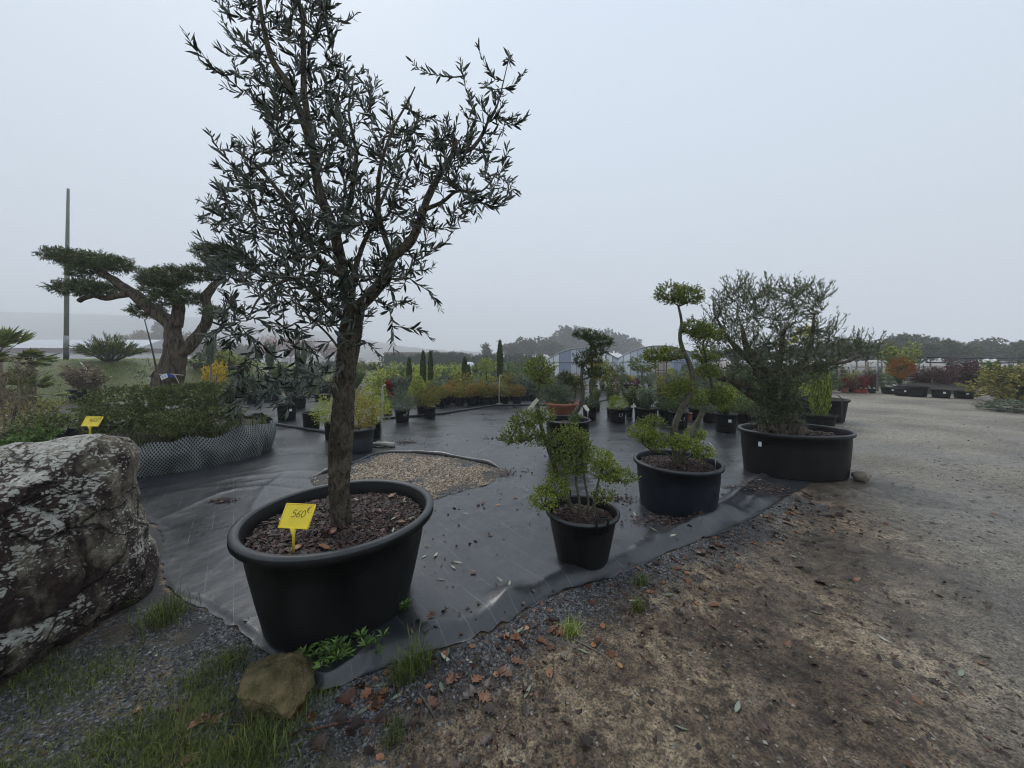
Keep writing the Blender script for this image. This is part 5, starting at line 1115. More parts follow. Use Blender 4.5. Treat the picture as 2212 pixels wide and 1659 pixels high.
    ad2 = n.new('ShaderNodeVectorMath'); ad2.operation = 'MULTIPLY_ADD'; ad2.inputs[1].default_value = (.45, .45, .45); nz2 = n.new('ShaderNodeTexNoise'); nz2.inputs['Scale'].default_value = 3.5; nz2.inputs['Detail'].default_value = 6; l.new(tc.outputs['Object'], nz2.inputs['Vector']); l.new(nz2.outputs['Color'], ad2.inputs[0]); l.new(tc.outputs['Object'], ad2.inputs[2]); l.new(ad2.outputs[0], v2.inputs['Vector'])
    crk = rmp(v2.outputs['Distance'], [(0.004, g3(1)), (0.022, g3(0))]); col = mix(mth('MULTIPLY', crk, .8), col, (0.016, 0.012, 0.010)); l.new(col, bs.inputs['Base Color'])
    h = mth('ADD', mth('MULTIPLY', crk, -.9), mth('MULTIPLY', noise(34, 6, .75), .5)); h = mth('ADD', h, mth('ADD', noise(8, 8, .7), mth('MULTIPLY', lf, 0.12)))
    bp = n.new('ShaderNodeBump'); bp.inputs['Strength'].default_value = 1.0; bp.inputs['Distance'].default_value = 0.035; l.new(h, bp.inputs['Height']); l.new(bp.outputs[0], bs.inputs['Normal'])
    return m
M['boulder'] = boulder_mat()
o = obj('boulder', boulder().mesh('boulder', M['boulder']), None, (-3.30, 1.74, 0.41)); o.scale = (1.12, 0.98, 0.95)
tag(o, 'huge lichen-covered granite boulder with dark streaks', 'boulder')
M['moss_rock'] = simple('mossy_rock', (0.045, 0.042, 0.008), (0.20, 0.15, 0.07), 0.9, 14.0, 1.0, 90.0, dist=0.02, detail=10)
c = G(605, 1500); rb = rock('mossy_rock', 0, (0.125, 0.15, 0.085), 12, 140, 90, 12, 0.20, 26.0, 4.0)
o = obj('mossy_rock', rb.mesh('mossy_rock', M['moss_rock']), None, (c[0] + .005, c[1] - 0.01, 0.055)); o.rotation_euler = (0.22, 0.05, 0.4); tag(o, 'fist-shaped mossy brown rock holding down the fabric corner', 'rock')
# twigs on the ground
rng = np.random.default_rng(19)
def twig(pts, r, label, mt='twig', side=True):
    P = np.array([np.r_[G(*p)[:2], float(surf_z(*G(*p)[:2])) + 0.006] for p in pts]); O = P[0]; b = Buf(); C = crom(P - O, 16); tube(b, C, np.linspace(r, r * .45, 16), 6)
    if side:
        k = 9; tube(b, np.array([C[k], C[k] + [0.04, 0.03, .01], C[k] + [0.07, 0.08, .012]]), r * .4, 5)
    tag(obj('twig', b.mesh('twig', M[mt]), None, O), label, 'twig')
M['red_twig'] = simple('reddish_twig', (0.10, 0.03, 0.018), (0.17, 0.06, 0.035), 0.7)
twig([(622, 1590), (690, 1575), (760, 1560), (845, 1563)], .0035, 'thin reddish twig on the gravel below the mossy rock', 'red_twig')
twig([(520, 1470), (528, 1530), (545, 1580)], .004, 'short reddish stem leaning beside the mossy rock', 'red_twig', False)
twig([(905, 1500), (925, 1530), (943, 1560)], .007, 'broken brown stick beside the grass tuft at the fabric edge', 'twig', False)
twig([(1240, 1385), (1280, 1405), (1310, 1422)], .004, 'dead forked twig lying next to the olive-brown moss', 'grey_twig')
twig([(570, 1465), (640, 1458), (700, 1462), (780, 1470)], .003, 'long dry straw lying between the tub and mossy rock', 'grey_twig', False)
twig([(1100, 944), (1130, 943), (1165, 942)], .006, 'straight bare twig lying on the open fabric', 'twig')
# ================================================================== planter with the big cloud-pruned olive (4600 euro)
rng = np.random.default_rng(101)
PC = np.array([-5.22, 5.62, 0.0]); PR = 1.17
planter = thing('netted_planter', 'round planter wrapped in black cloth and pale netting, holding the clipped shrub', 'planter', (PC[0], PC[1], 0.01))
def planter_r(th, v):
    return PR * (1 + 0.035 * np.sin(3 * th + 1) + 0.03 * vn(np.cos(th) * 3, np.sin(th) * 3, 0, 5)) + 0.05 * np.sin(v * pi) + 0.055 * vn(np.cos(th) * 7, np.sin(th) * 7, v * 1.6, 6) + 0.03 * vn(np.cos(th) * 16, np.sin(th) * 16, v * 3, 7)
def planter_h(th): return 0.50 + 0.06 * vn(np.cos(th) * 5, np.sin(th) * 4, 0, 9) - 0.07 * np.exp(-((th - radians(-28)) / 0.22) ** 2) - 0.05 * np.exp(-((th - radians(-62)) / 0.2) ** 2)
nt_, nv_ = 240, 14
th = np.linspace(-pi, pi, nt_, endpoint=False); v = np.linspace(0, 1, nv_)
TH, VV = np.meshgrid(th, v, indexing='xy'); r_ = planter_r(TH, VV)
V = np.stack([r_ * np.cos(TH), r_ * np.sin(TH), VV * planter_h(TH)], -1); i, j = np.meshgrid(np.arange(nv_ - 1), np.arange(nt_), indexing='ij'); j2 = (j + 1) % nt_
Q4 = np.stack([i * nt_ + j, i * nt_ + j2, (i + 1) * nt_ + j2, (i + 1) * nt_ + j], -1).reshape(-1, 4)
b = Buf(); b.add(V.reshape(-1, 3), [Q4]); obj('cloth_lining', b.mesh('cloth_lining', M['cloth_black']), planter)
b = Buf(); NTH, NVV = 210, 17                                       # netting strands, two diagonal families
def net_pt(a_, w_): r = planter_r(a_, np.clip(w_, 0, 1)) + 0.010; return np.stack([r * np.cos(a_), r * np.sin(a_), w_ * planter_h(a_) * 0.985 + .004], -1)
da = 2 * pi / NTH
for sg in (-1, 1):
    for k in range(NTH):
        a0 = -pi + k * da
        if not (-2.6 < ((a0 + pi) % (2 * pi)) - pi < 0.9): continue
        m_ = NVV + 1; w = np.linspace(0, 1, m_); a_ = a0 + sg * da * (np.arange(m_) - NVV / 2) * 0.5 
        A = net_pt(a_ - da * .155, w); B_ = net_pt(a_ + da * .155, w); q = np.arange(m_ - 1); b.add(np.vstack([A, B_]), [np.stack([q, m_ + q, m_ + q + 1, q + 1], 1)])
tag(obj('netting', b.mesh('netting', M['net_white']), planter), kind='stuff')
b = Buf(); a_ = radians(-104); p_ = np.array([(PR + .07) * cos(a_), (PR + .07) * sin(a_)]); box(b, (p_[0], p_[1], 0.27), (0.085, 0.05, 0.56), a_ + pi / 2); obj('post', b.mesh('post', M['wood'], False), planter)
obj('soil', soil_mesh(PR * .97, 0.40), planter)
C1 = lambda zx, zy, Y: at(.27347 * zx, 656.7 + .27347 * zy, Y)      # measured on an enlargement of that corner
t = thing('clipped_layered_shrub', 'low dark shrub clipped into flat layers growing in the netted planter', 'shrub', (PC[0], PC[1], 0.41))
org = np.array([PC[0], PC[1], .41]); rg = np.random.default_rng(7)
for (x0, x1, y0, y1, Y_, dp) in ((800, 1250, 660, 900, 5.1, .45), (1150, 1700, 640, 880, 5.3, .5), (1500, 1770, 630, 800, 5.5, .35), (740, 1150, 840, 1010, 4.75, .28), (1150, 1560, 860, 1010, 4.85, .3), (1480, 1860, 810, 1000, 5.3, .35), (1350, 1620, 900, 1030, 4.95, .2)):
    a_ = C1(x0, y0, Y_) - org; z_ = C1(x1, y1, Y_) - org; c = (a_ + z_) / 2; rx, rz = abs(z_[0] - a_[0]) / 2 * .92, abs(a_[2] - z_[2]) / 2 * .9
    Pl, Dl, Ot, Tt = cloud(c, np.array([rx, dp, rz]), int(1150 * rx / .6), 12, .05, rg, up=.5, inner=.72, flat_bottom=.9, boxy=.55)
    bb = Buf(); add_leaves(bb, Pl, Dl, .022 + .016 * rg.random(len(Pl)), .010, rg); tag(obj('foliage_layer', bb.mesh('foliage_layer', M['hedge_leaf']), t), kind='stuff')
b = Buf(); tube(b, np.array([[.2, -.2, -.05], [.15, -.25, .2], [0, -.3, .4]]), np.array([.04, .035, .03]), 8, rough=.2); tube(b, np.array([[.2, -.2, 0], [.5, -.25, .15], [.7, -.2, .25]]), np.array([.035, .03, .02]), 8, rough=.2); obj('stem', b.mesh('stem', M['dark_bark']), t)
price_sign('4600€', C1(712, 1040, 4.40), (0.25, 0.115), radians(-8), radians(24), 0.12, 'yellow price sign reading 4600 euro before the netted planter', text_h=.42, depth=.55)
# weeds hanging over the planter rim
b = Buf(); n = 260; a_ = radians(-75) + radians(95) * rng.random(n); x = (PR - .1 + .08 * rng.random(n)) * np.cos(a_); y = (PR - .1 + .08 * rng.random(n)) * np.sin(a_); blades(b, x, y, np.full(n, .42), .12 + .22 * rng.random(n), .003 + .003 * rng.random(n), rng, 1.0)
o = obj('grass_tuft', b.mesh('grass_tuft', M['grass']), None, (PC[0], PC[1], 0)); tag(o, 'straggly grass sprouting along the rim of the netted planter', 'grass tuft')
# the tree
Z6 = lambda zx, zy, Y: at(86.4 + .21876 * zx, 501.2 + .21876 * zy, Y)
org = np.r_[Z6(1255, 1560, 6.0)[:2], 0.40]
t = thing('cloud_pruned_olive', 'huge old olive with thick forked trunk and flat clipped foliage clouds behind the layered shrub', 'tree', org)
rg = np.random.default_rng(55)
def cl(pts, radii, nm='branch', seg=22, rough=.28, par=None):
    P = np.array([Z6(x, y, 6.0 + dy) for x, y, dy in pts]) - org; n_ = max(10, int(np.linalg.norm(np.diff(P, axis=0), axis=1).sum() / .04)); C = crom(P, n_)
    rr = np.interp(np.linspace(0, 1, n_), np.linspace(0, 1, len(radii)), radii) * .80 * (1 + .07 * vn(np.arange(n_) * .35, len(pts), 0, 4)); bb = Buf(); tube(bb, C, rr, seg, .5, rough, 12.0, 6); return obj(nm, bb.mesh('cloud_olive_wood', M['old_bark']), par or t)
tk = cl([(1255, 1700, 0), (1262, 1500, 0), (1300, 1350, 0), (1330, 1230, 0), (1330, 1120, 0), (1310, 1010, 0), (1300, 900, 0)], [.27, .26, .215, .185, .165, .15, .14], 'trunk', 40)
cl([(1300, 930, 0), (1220, 850, -.02), (1100, 765, -.05), (960, 640, -.08), (850, 560, -.1), (720, 470, -.1), (610, 400, -.1), (500, 330, -.1)], [.13, .12, .11, .10, .09, .075, .065, .04], par=tk)
cl([(900, 600, -.08), (840, 620, -.12), (760, 632, -.16), (650, 655, -.18), (530, 632, -.2), (430, 655, -.2), (385, 680, -.2)], [.07, .06, .055, .05, .045, .045, .045], par=tk, seg=16)
cl([(1330, 930, 0), (1362, 800, .03), (1368, 700, .03), (1340, 600, .03)], [.13, .105, .095, .06], par=tk)
cl([(1370, 1200, 0), (1470, 1140, .05), (1560, 1010, .1), (1640, 900, .12), (1662, 780, .12), (1640, 650, .1), (1700, 550, .1), (1790, 450, .1), (1790, 330, .1)], [.12, .11, .10, .10, .095, .09, .075, .06, .03], par=tk)
for (x0, x1, y0, y1, dy) in ((95, 300, 180, 310, -.1), (180, 560, 175, 370, -.1), (420, 760, 205, 400, -.1), (640, 890, 250, 420, -.1), (360, 480, 370, 450, -.2), (170, 380, 500, 625, -.2), (330, 620, 490, 625, -.2), (560, 760, 520, 620, -.15),
                             (985, 1300, 380, 560, 0), (1100, 1500, 330, 560, -.1), (1350, 1720, 340, 500, .05), (1020, 1400, 480, 650, -.05), (1130, 1320, 600, 740, -.1), (1380, 1600, 580, 740, .05), (930, 1200, 720, 850, .1), (1530, 1800, 115, 330, .1), (1650, 2010, 110, 340, .1), (1700, 1880, 300, 420, .1), (1680, 1800, 750, 860, .05)):
    a_ = Z6(x0, y0, 6 + dy) - org; z_ = Z6(x1, y1, 6 + dy) - org; c = (a_ + z_) / 2; rx, rz = abs(z_[0] - a_[0]) / 2 * .78, abs(a_[2] - z_[2]) / 2 * .66
    Pl, Dl, Ot, Tt = cloud(c, np.array([rx, max(.24, rx * .75), rz]), int(130 + 420 * rx * rz / .05), 10, .075, rg, up=.45, flat_bottom=.7, inner=.35)
    bb = Buf(); add_leaves(bb, Pl, Dl, .034 + .024 * rg.random(len(Pl)), .010, rg)
    tag(obj('foliage_cloud', bb.mesh('foliage_cloud', M['olive_far']), t), kind='stuff')
# band, tags
b = Buf(); P = np.array([Z6(1115 + 300 * q / 10, 1415 - 12 * sin(q * pi / 10) , 6.0 - .26 * sin(pi * q / 10) - .03) for q in range(11)]) - org; tube(b, P, .006, 6); tube(b, np.array([P[7], P[8] + [.03, -.02, -.1], P[9] + [.03, -.02, -.24]]), .006, 5); obj('string', b.mesh('string', M['cream']), t)
p = Z6(1225, 1428, 5.68); b = Buf(); box(b, (0, 0, 0), (.115, .003, .07), a=.5); o = obj('plant_label', b.mesh('plant_label', M['white'], False), None, p); o.rotation_euler = (0, radians(-22), 0); tag(o, 'white paper tag tied round the thick forked olive trunk', 'plant label')
b = Buf(); strokes(b, 'N°4', lambda u, v: np.array([u - .035, -.003, v - .015]), .03); obj('writing', b.mesh('writing', M['ink'], False), o)
p = Z6(1285, 1418, 5.69); b = Buf(); box(b, (0, 0, 0), (.12, .003, .05)); o = obj('plant_label', b.mesh('plant_label', M['blue'], False), None, p); o.rotation_euler = (0, radians(12), 0); tag(o, 'blue plastic tag tied round the thick forked olive trunk', 'plant label')

# ================================================================== background plants: prototypes
def proto_cloud(kind, seed, n=2400, ls=.075, lw=.035):
    rg = np.random.default_rng(seed); b = Buf()
    if kind == 'dome': Pl, Dl, *_ = cloud((0, 0, .42), (.46, .46, .5), n // 9, 9, .12, rg, up=.35, inner=.3, flat_bottom=.75)
    elif kind == 'ball': Pl, Dl, *_ = cloud((0, 0, .5), (.46, .46, .46), n // 9, 9, .08, rg, up=.1, inner=.45, flat_bottom=.9)
    elif kind == 'loose':
        Pl, Dl = [], []
        for q in range(34):
            a_ = rg.random() * 2 * pi; tip = np.array([.45 * cos(a_) * rg.random() ** .5, .45 * sin(a_) * rg.random() ** .5, .45 + .55 * rg.random()]); C = curve3((0, 0, 0), tip, rg.normal(size=3) * .08, rg, 6); tube(b, C, np.linspace(.012, .004, 6), 4, .02)
            s_ = .3 + .7 * rg.random(n // 34); Pl.append(np.stack([np.interp(s_, np.linspace(0, 1, 6), C[:, c_]) for c_ in range(3)], 1) + rg.normal(size=(len(s_), 3)) * .03); Dl.append(unit(unit(C[-1] - C[-3]) * .5 + rg.normal(size=(len(s_), 3)) * .6))
        Pl, Dl = np.vstack(Pl), np.vstack(Dl)
    elif kind == 'cone':
        h = 1 - np.sqrt(1 - rg.random(n) * .98); a_ = rg.random(n) * 2 * pi; r = .46 * (1 - h) * (.55 + .45 * rg.random(n)) + .02; Pl = np.stack([r * np.cos(a_), r * np.sin(a_), h], 1); Dl = unit(np.stack([np.cos(a_), np.sin(a_), .7 + rg.normal(size=n) * .5], 1) + rg.normal(size=(n, 3)) * .3)
    elif kind == 'column':
        h = rg.random(n) ** .9; a_ = rg.random(n) * 2 * pi; r = .42 * np.sin(pi * np.clip(h * .85 + .12, 0, 1)) ** .55 * (.6 + .4 * rg.random(n)); Pl = np.stack([r * np.cos(a_), r * np.sin(a_), h], 1); Dl = unit(np.stack([np.cos(a_) * .4, np.sin(a_) * .4, np.ones(n)], 1) + rg.normal(size=(n, 3)) * .3)
    elif kind == 'weeping':
        Pl, Dl = [], []
        for q in range(26):
            a_ = rg.random() * 2 * pi; R_ = .25 + .25 * rg.random(); C = np.array([[0, 0, .62], [R_ * .5 * cos(a_), R_ * .5 * sin(a_), .85 + .12 * rg.random()], [R_ * cos(a_), R_ * sin(a_), .6 + .25 * rg.random()], [R_ * 1.05 * cos(a_), R_ * 1.05 * sin(a_), .35 + .35 * rg.random()]]); C = crom(C, 9); tube(b, C, np.linspace(.008, .003, 9), 4, .05)
            s_ = .25 + .75 * rg.random(n // 26); Pl.append(np.stack([np.interp(s_, np.linspace(0, 1, 9), C[:, c_]) for c_ in range(3)], 1) + rg.normal(size=(len(s_), 3)) * .012); Dl.append(unit(rg.normal(size=(len(s_), 3)) + [0, 0, .2]))
        Pl, Dl = np.vstack(Pl), np.vstack(Dl); ls *= .6
    add_leaves(b, Pl, Dl, ls * (.7 + .6 * rg.random(len(Pl))), lw * (.7 + .6 * rg.random(len(Pl))), rg)
    return b.mesh(kind + '_foliage', M['green'])
PRO = {}
for k_, kw in (('dome', {}), ('ball', dict(n=2600, ls=.06, lw=.035)), ('loose', dict(n=2300, ls=.08, lw=.036)), ('cone', dict(n=2600, ls=.09, lw=.03)), ('column', dict(n=2400, ls=.10, lw=.05)), ('weeping', dict(n=4000, lw=.012))):
    PRO[k_] = [proto_cloud(k_, 200 + q * 7 + len(k_), **kw) for q in range(3)]
BIGD = [proto_cloud('dome', 300 + q, n=6500, ls=.034, lw=.017) for q in range(2)]
def unit_pot(seg=28):
    b = Buf(); lathe(b, [(0, .003), (.40, 0), (.42, .02), (.455, .5), (.485, .90), (.52, .90), (.525, .985), (.50, 1.0), (.475, .985), (.465, .86), (0, .86)], seg); return b.mesh('pot', M['pot'])
UPOT = unit_pot()
b = Buf()
for sg in (-1, 1): tube(b, np.array([[sg * .50, -.09, .93], [sg * .60, -.07, 1.06], [sg * .62, 0, 1.08], [sg * .60, .07, 1.06], [sg * .50, .09, .93]]), .025, 6)
UHAND = []
for sg in (-1, 1):
    b = Buf(); tube(b, np.array([[sg * .50, -.09, .93], [sg * .60, -.07, 1.08], [sg * .62, 0, 1.10], [sg * .60, .07, 1.08], [sg * .50, .09, .93]]), .03, 6); UHAND.append(b.mesh('handle', M['pot']))
b = Buf(); tube(b, np.array([[0, 0, 0], [.02, 0, .5], [0, 0, 1.0]]), np.array([1, .8, .7]), 7); USTEM = b.mesh('stem', M['twig'])
RB = np.random.default_rng(900)
def potted(px, by, pw, ph, kind, mt, fw, fh, label, group=None, potm='pot', name='potted_shrub', cat='potted plant', dz=0.0, handles=False, stem=0.0, big=False, writing=None, lift=None, sticker=False):
    """px, by: middle and foot of the pot in the photograph; pw, ph, fw, fh: pot and foliage size there; all turned into metres"""
    Y0 = CH * FPX / (by - HY); r = pw / 2 * Y0 / FPX; Yc = Y0 + r; x = (px - CX) * Yc / FPX; k = Yc / FPX
    z = float(gz(x, Yc)) + 0.012
    t = thing(name, label, cat, (x, Yc, z), group, RB.random() * 6.28 if not (writing or handles or sticker) else math.atan2(-x, Yc) * -1 * 0)
    w, h = pw * k, ph * k
    p = obj('pot', UPOT, t, None, M[potm]); p.scale = (w * .95, w * .95, h)
    if handles:
        for me in UHAND: o = obj('handle', me, p); 
    if writing:
        R_ = w * .95 * .45; b = Buf(); a0 = math.atan2(-Yc, -x) + 0.12
        strokes(b, writing, lambda u, v: np.array([(R_ + .014) * cos(a0 + u / R_), (R_ + .014) * sin(a0 + u / R_), h * .52 + v]), h * .2, w=.016); obj('writing', b.mesh('writing', M['chalk'], False), t)
    if sticker:
        b = Buf(); a0 = math.atan2(-Yc, -x) + .35; R_ = w * .95 * .47 + .006; box(b, (R_ * cos(a0), R_ * sin(a0), h * .66), (.012, .05 * w / .4, .05 * w / .4), a0); obj('sticker', b.mesh('sticker', M['white'], False), t)
    if kind:
        lf = h * .86 if lift is None else lift * k
        me = (BIGD if big else PRO[kind])[RB.integers(0, 2 if big else 3)]
        f = obj('foliage', me, t, (0, 0, lf + stem * k), M[mt]); f.scale = (fw * k * 1.12, fw * k * (.9 if fw * k > .5 else 1.12), fh * k * 1.15); f.rotation_euler = (0, 0, RB.random() * 6.28); tag(f, kind='stuff')
        sh = stem * k + fh * k * .35; s_ = obj('stem', USTEM, t, (0, 0, h * .8)); rs = max(.008, min(.03, .03 * fw * k)); s_.scale = (rs, rs, max(.03, sh + lf - h * .8))
    return t
def bush(px, by, kind, mt, fw, fh, label, group, Y=None, name='shrub', cat='shrub', z=None):
    Yc = Y or CH * FPX / (by - HY); k = Yc / FPX; x = (px - CX) * k; zz = (float(ground_z(x, Yc)) if z is None else z)
    t = thing(name, label, cat, (x, Yc, zz), group, RB.random() * 6.28)
    f = obj('foliage', PRO[kind][RB.integers(0, 3)], t, (0, 0, -.03), M[mt]); f.scale = (fw * k * 1.1, fw * k * 1.1, fh * k * 1.1); tag(f, kind='stuff')
    s_ = obj('stem', USTEM, t); s_.scale = (.02, .02, max(.05, fh * k * .5))
    return t

# --- between the planter and the olive tub
potted(775, 984, 68, 50, 'dome', 'varieg_gold', 92, 78, 'golden-bronze variegated shrub in a tall grey pot behind the olive trunk', potm='pot_grey', big=True, lift=42)
potted(716, 953, 30, 36, 'dome', 'varieg', 78, 56, 'bright yellow-green variegated shrub beside the golden-bronze one', big=True, lift=30)
potted(805, 951, 40, 32, 'dome', 'varieg', 80, 70, 'yellow-green variegated shrub behind the pale upright water pipe', big=True, lift=28)
potted(673, 931, 38, 36, None, None, 0, 0, 'empty tapered black pot beside the variegated shrubs', name='empty_pot', cat='pot')
potted(620, 911, 41, 34, 'weeping', 'blue_cedar', 118, 66, 'weeping blue cedar in a two-handled black pot standing alone on the fabric', handles=True, lift=14, sticker=True, name='potted_weeping_cedar')
potted(645, 884, 32, 24, 'weeping', 'blue_cedar', 90, 50, 'weeping blue cedar in the smaller handled pot just behind the lone one', handles=True, lift=8, name='potted_weeping_cedar')
potted(514, 870, 36, 23, 'loose', 'green', 46, 46, 'thin-stemmed leafy sapling in a handled black pot near the planter', handles=True)
potted(549, 874, 32, 24, 'loose', 'greygreen', 44, 40, 'grey-green sapling in a squat black pot next to the handled one')
potted(585, 868, 36, 19, 'dome', 'green', 40, 24, 'low green shrub in a wide black pot in the planter-side row')
potted(631, 863, 28, 22, 'loose', 'greygreen', 50, 40, 'grey-green leggy shrub at the end of the planter-side row')
potted(490, 846, 22, 13, 'dome', 'lime', 40, 30, 'lime shrub in a small black pot at the foot of the grass bank')
potted(703, 853, 29, 20, 'weeping', 'blue_cedar', 100, 60, 'weeping blue cedar with wide arching arms in front of terracotta pots', name='potted_weeping_cedar', lift=4)
potted(697, 868, 35, 14, None, None, 0, 0, 'empty low handled black pot next to the wide weeping cedar', handles=True, name='empty_pot', cat='pot')
potted(666, 848, 22, 13, 'weeping', 'blue_cedar', 90, 46, 'low spreading blue cedar between two others of its kind', lift=4, name='potted_weeping_cedar')
potted(682, 847, 14, 12, 'dome', 'green', 24, 26, 'small green shrub in an orange terracotta pot', potm='terracotta'); potted(726, 850, 16, 13, 'dome', 'bronze', 24, 26, 'small bronze shrub in an orange terracotta pot', potm='terracotta')
for q, (x_, y_, k_, m_, w_, h_) in enumerate(((468, 826, 'dome', 'gold', 44, 50), (448, 836, 'dome', 'yew_leaf', 60, 42), (520, 818, 'dome', 'lime', 44, 30), (560, 812, 'loose', 'greygreen', 46, 40), (600, 815, 'loose', 'green', 40, 50), (655, 812, 'dome', 'lime', 34, 22), (680, 808, 'dome', 'lime', 30, 20), (727, 812, 'dome', 'lime', 38, 30), (770, 815, 'loose', 'green', 40, 40))):
    bush(x_, y_, k_, m_, w_, h_, {'gold': 'golden shrub', 'yew_leaf': 'dark clipped shrub', 'lime': 'lime-green mound shrub', 'greygreen': 'grey-green airy shrub', 'green': 'mid-green leafy shrub'}[m_] + ' growing at the foot of the grass bank', 'shrubs along the grass bank', Y=15.5 + q % 3)
for x_, top in ((454, 720), (583, 735), (652, 740), (749, 800)):
    Y_ = 14.5; p = at(x_, 842, Y_); hh = (850 - top) * Y_ / FPX; b = Buf(); tube(b, crom([[0, 0, 0], [.03, 0, hh * .5], [.02, .02, hh]], 8), np.linspace(.035, .015, 8), 7); tr = thing('sapling', 'slim young tree with sparse leaves at the foot of the bank', 'tree', (p[0], Y_, float(ground_z(p[0], Y_))), 'young trees at the foot of the bank')
    obj('trunk', b.mesh('sapling_trunk', M['grey_twig']), tr); f = obj('crown', PRO['loose'][0], tr, (0, 0, hh * .45), M['greygreen']); f.scale = (.55, .55, hh * .62); tag(f, kind='stuff')
# --- middle: heather row and its neighbours
potted(869, 914.5, 33, 26, 'dome', 'greygreen', 58, 46, 'grey-green variegated shrub in the black pot marked 45 euro', big=True, writing='45€', lift=18)
potted(929.5, 905, 25, 22, 'dome', 'bronze', 36, 40, 'small bronze-green pine shrub on a short stem beside the black pipe', stem=6, lift=16)
potted(912, 899, 24, 20, 'dome', 'bronze', 36, 36, 'bronze-green shrub tucked behind the small pine shrub')
potted(838, 897, 20, 14, 'dome', 'green', 30, 28, 'small green shrub in a low pot behind the variegated ones')
for x_, m_, y_ in ((949, 'bronze', 880), (964.5, 'orange', 876), (992, 'bronze', 878), (1017, 'orange', 877), (1034, 'bronze', 875), (1050.5, 'bronze', 877), (1068, 'orange', 875), (1089.5, 'bronze', 876), (1116, 'orange', 876), (977, 'orange', 871), (1005, 'bronze', 870), (1040, 'orange', 869)):
    potted(x_, y_, 21.5, 17.5, 'dome', m_, 31, 26, ('bronze-green' if m_ == 'bronze' else 'orange-brown') + ' heather mound in the row of black pots behind the pipe', 'heather mounds in the pot row', lift=15)
potted(844, 862, 16, 14, 'loose', 'red', 32, 26, 'deep red shrub in a bright red pot', potm='red_pot'); potted(862, 858, 16, 12, 'loose', 'red', 34, 26, 'deep red shrub in a black pot beside the red pot')
potted(902, 872, 18, 12, 'cone', 'lime', 48, 48, 'feathery yellow-green young conifer behind the marked pot')
for x_, y_, h_, w_ in ((884, 858, 62, 13), (914, 856, 72, 14), (930, 857, 72, 13), (1004, 850, 56, 15), (1012, 852, 44, 12)):
    potted(x_, y_, 13, 10, 'column', 'yew_leaf', w_, h_, 'slim dark green columnar conifer in the middle bed', 'columnar conifers in the middle bed', name='potted_conifer')
potted(1080, 846, 13, 10, 'column', 'yew_leaf', 15, 82, 'tallest dark columnar conifer, behind the second water pipe', name='potted_conifer')
potted(1051, 852, 14, 10, 'ball', 'lime', 42, 30, 'yellow-green ball-headed standard tree on a slim stem', stem=34, lift=10, name='potted_standard', cat='potted tree')
potted(1028, 848, 12, 9, 'ball', 'green', 14, 14, 'tiny green ball-headed standard next to the yellow-green one', stem=34, lift=9, name='potted_standard', cat='potted tree')
# --- around the cloud trees
potted(1334.5, 916.5, 37, 30, 'dome', 'box_bright', 43, 30, 'neat lime-green dome shrub in the round pot marked L3', writing='L3', lift=24, big=True)
potted(1398, 921, 44, 35, 'loose', 'greygreen', 54, 48, 'open variegated shrub with pale stems in the wider pot marked L3', writing='L3')
potted(1466, 929, 41, 35, 'loose', 'green', 44, 40, 'green shrub with splayed stems in a pot behind the twisting trunk', writing='L1')
potted(1440, 917, 36, 28, 'dome', 'green', 40, 34, 'bushy green shrub directly behind the splayed-stem one')
potted(1530, 915.5, 25, 21, 'dome', 'greygreen', 30, 24, 'small grey-green shrub in a short pot near the oval tub')
potted(1568, 939, 46, 41, 'loose', 'box_bright', 60, 62, 'yellow-green shrub with splayed stems in the big pot beside the oval tub', sticker=True)
potted(1552, 913, 40, 24, 'dome', 'green', 44, 30, 'dark green shrub behind the yellow-green splayed one')
potted(1500, 909, 25, 24, 'dome', 'greygreen', 34, 30, 'dull green shrub squeezed between larger pots'); potted(1488, 912, 15, 18, None, None, 0, 0, 'narrow terracotta pot between the black ones', potm='terracotta', name='empty_pot', cat='pot')
potted(1605, 917, 26, 20, 'dome', 'green', 40, 40, 'leafy green shrub close behind the oval tub'); potted(1630, 921, 24, 20, 'dome', 'hedge_leaf', 36, 30, 'dark shrub almost hidden by the oval tub')
potted(1274, 909.7, 33, 29, 'dome', 'yew_leaf', 34, 22, 'dark low mound in the pot behind the cream sign'); potted(1288, 890, 18, 17, 'loose', 'hedge_leaf', 24, 32, 'dark sapling in a small pot behind the dark mound')
potted(1359, 902, 17, 19, 'loose', 'hedge_leaf', 44, 44, 'dark-leaved leggy shrub behind the pots marked L3'); potted(1378, 909, 16, 26, 'loose', 'hedge_leaf', 36, 44, 'dark-leaved shrub touching the wider marked pot'); potted(1322, 904, 24, 20, 'loose', 'hedge_leaf', 40, 52, 'dark-leaved upright shrub behind the lime dome')
potted(1387, 888, 20, 14, 'ball', 'box_leaf', 58, 36, 'mushroom-headed clipped yew on a straight clear trunk', stem=66, lift=12, name='potted_standard', cat='potted tree')
potted(1279, 868, 16, 12, 'column', 'hedge_leaf', 15, 34, 'short upright conifer behind the tall-pot cloud tree', name='potted_conifer')
potted(1333, 843, 9, 15, None, None, 0, 0, 'tall empty terracotta pot standing before the greenhouse', potm='terracotta', name='empty_pot', cat='pot')
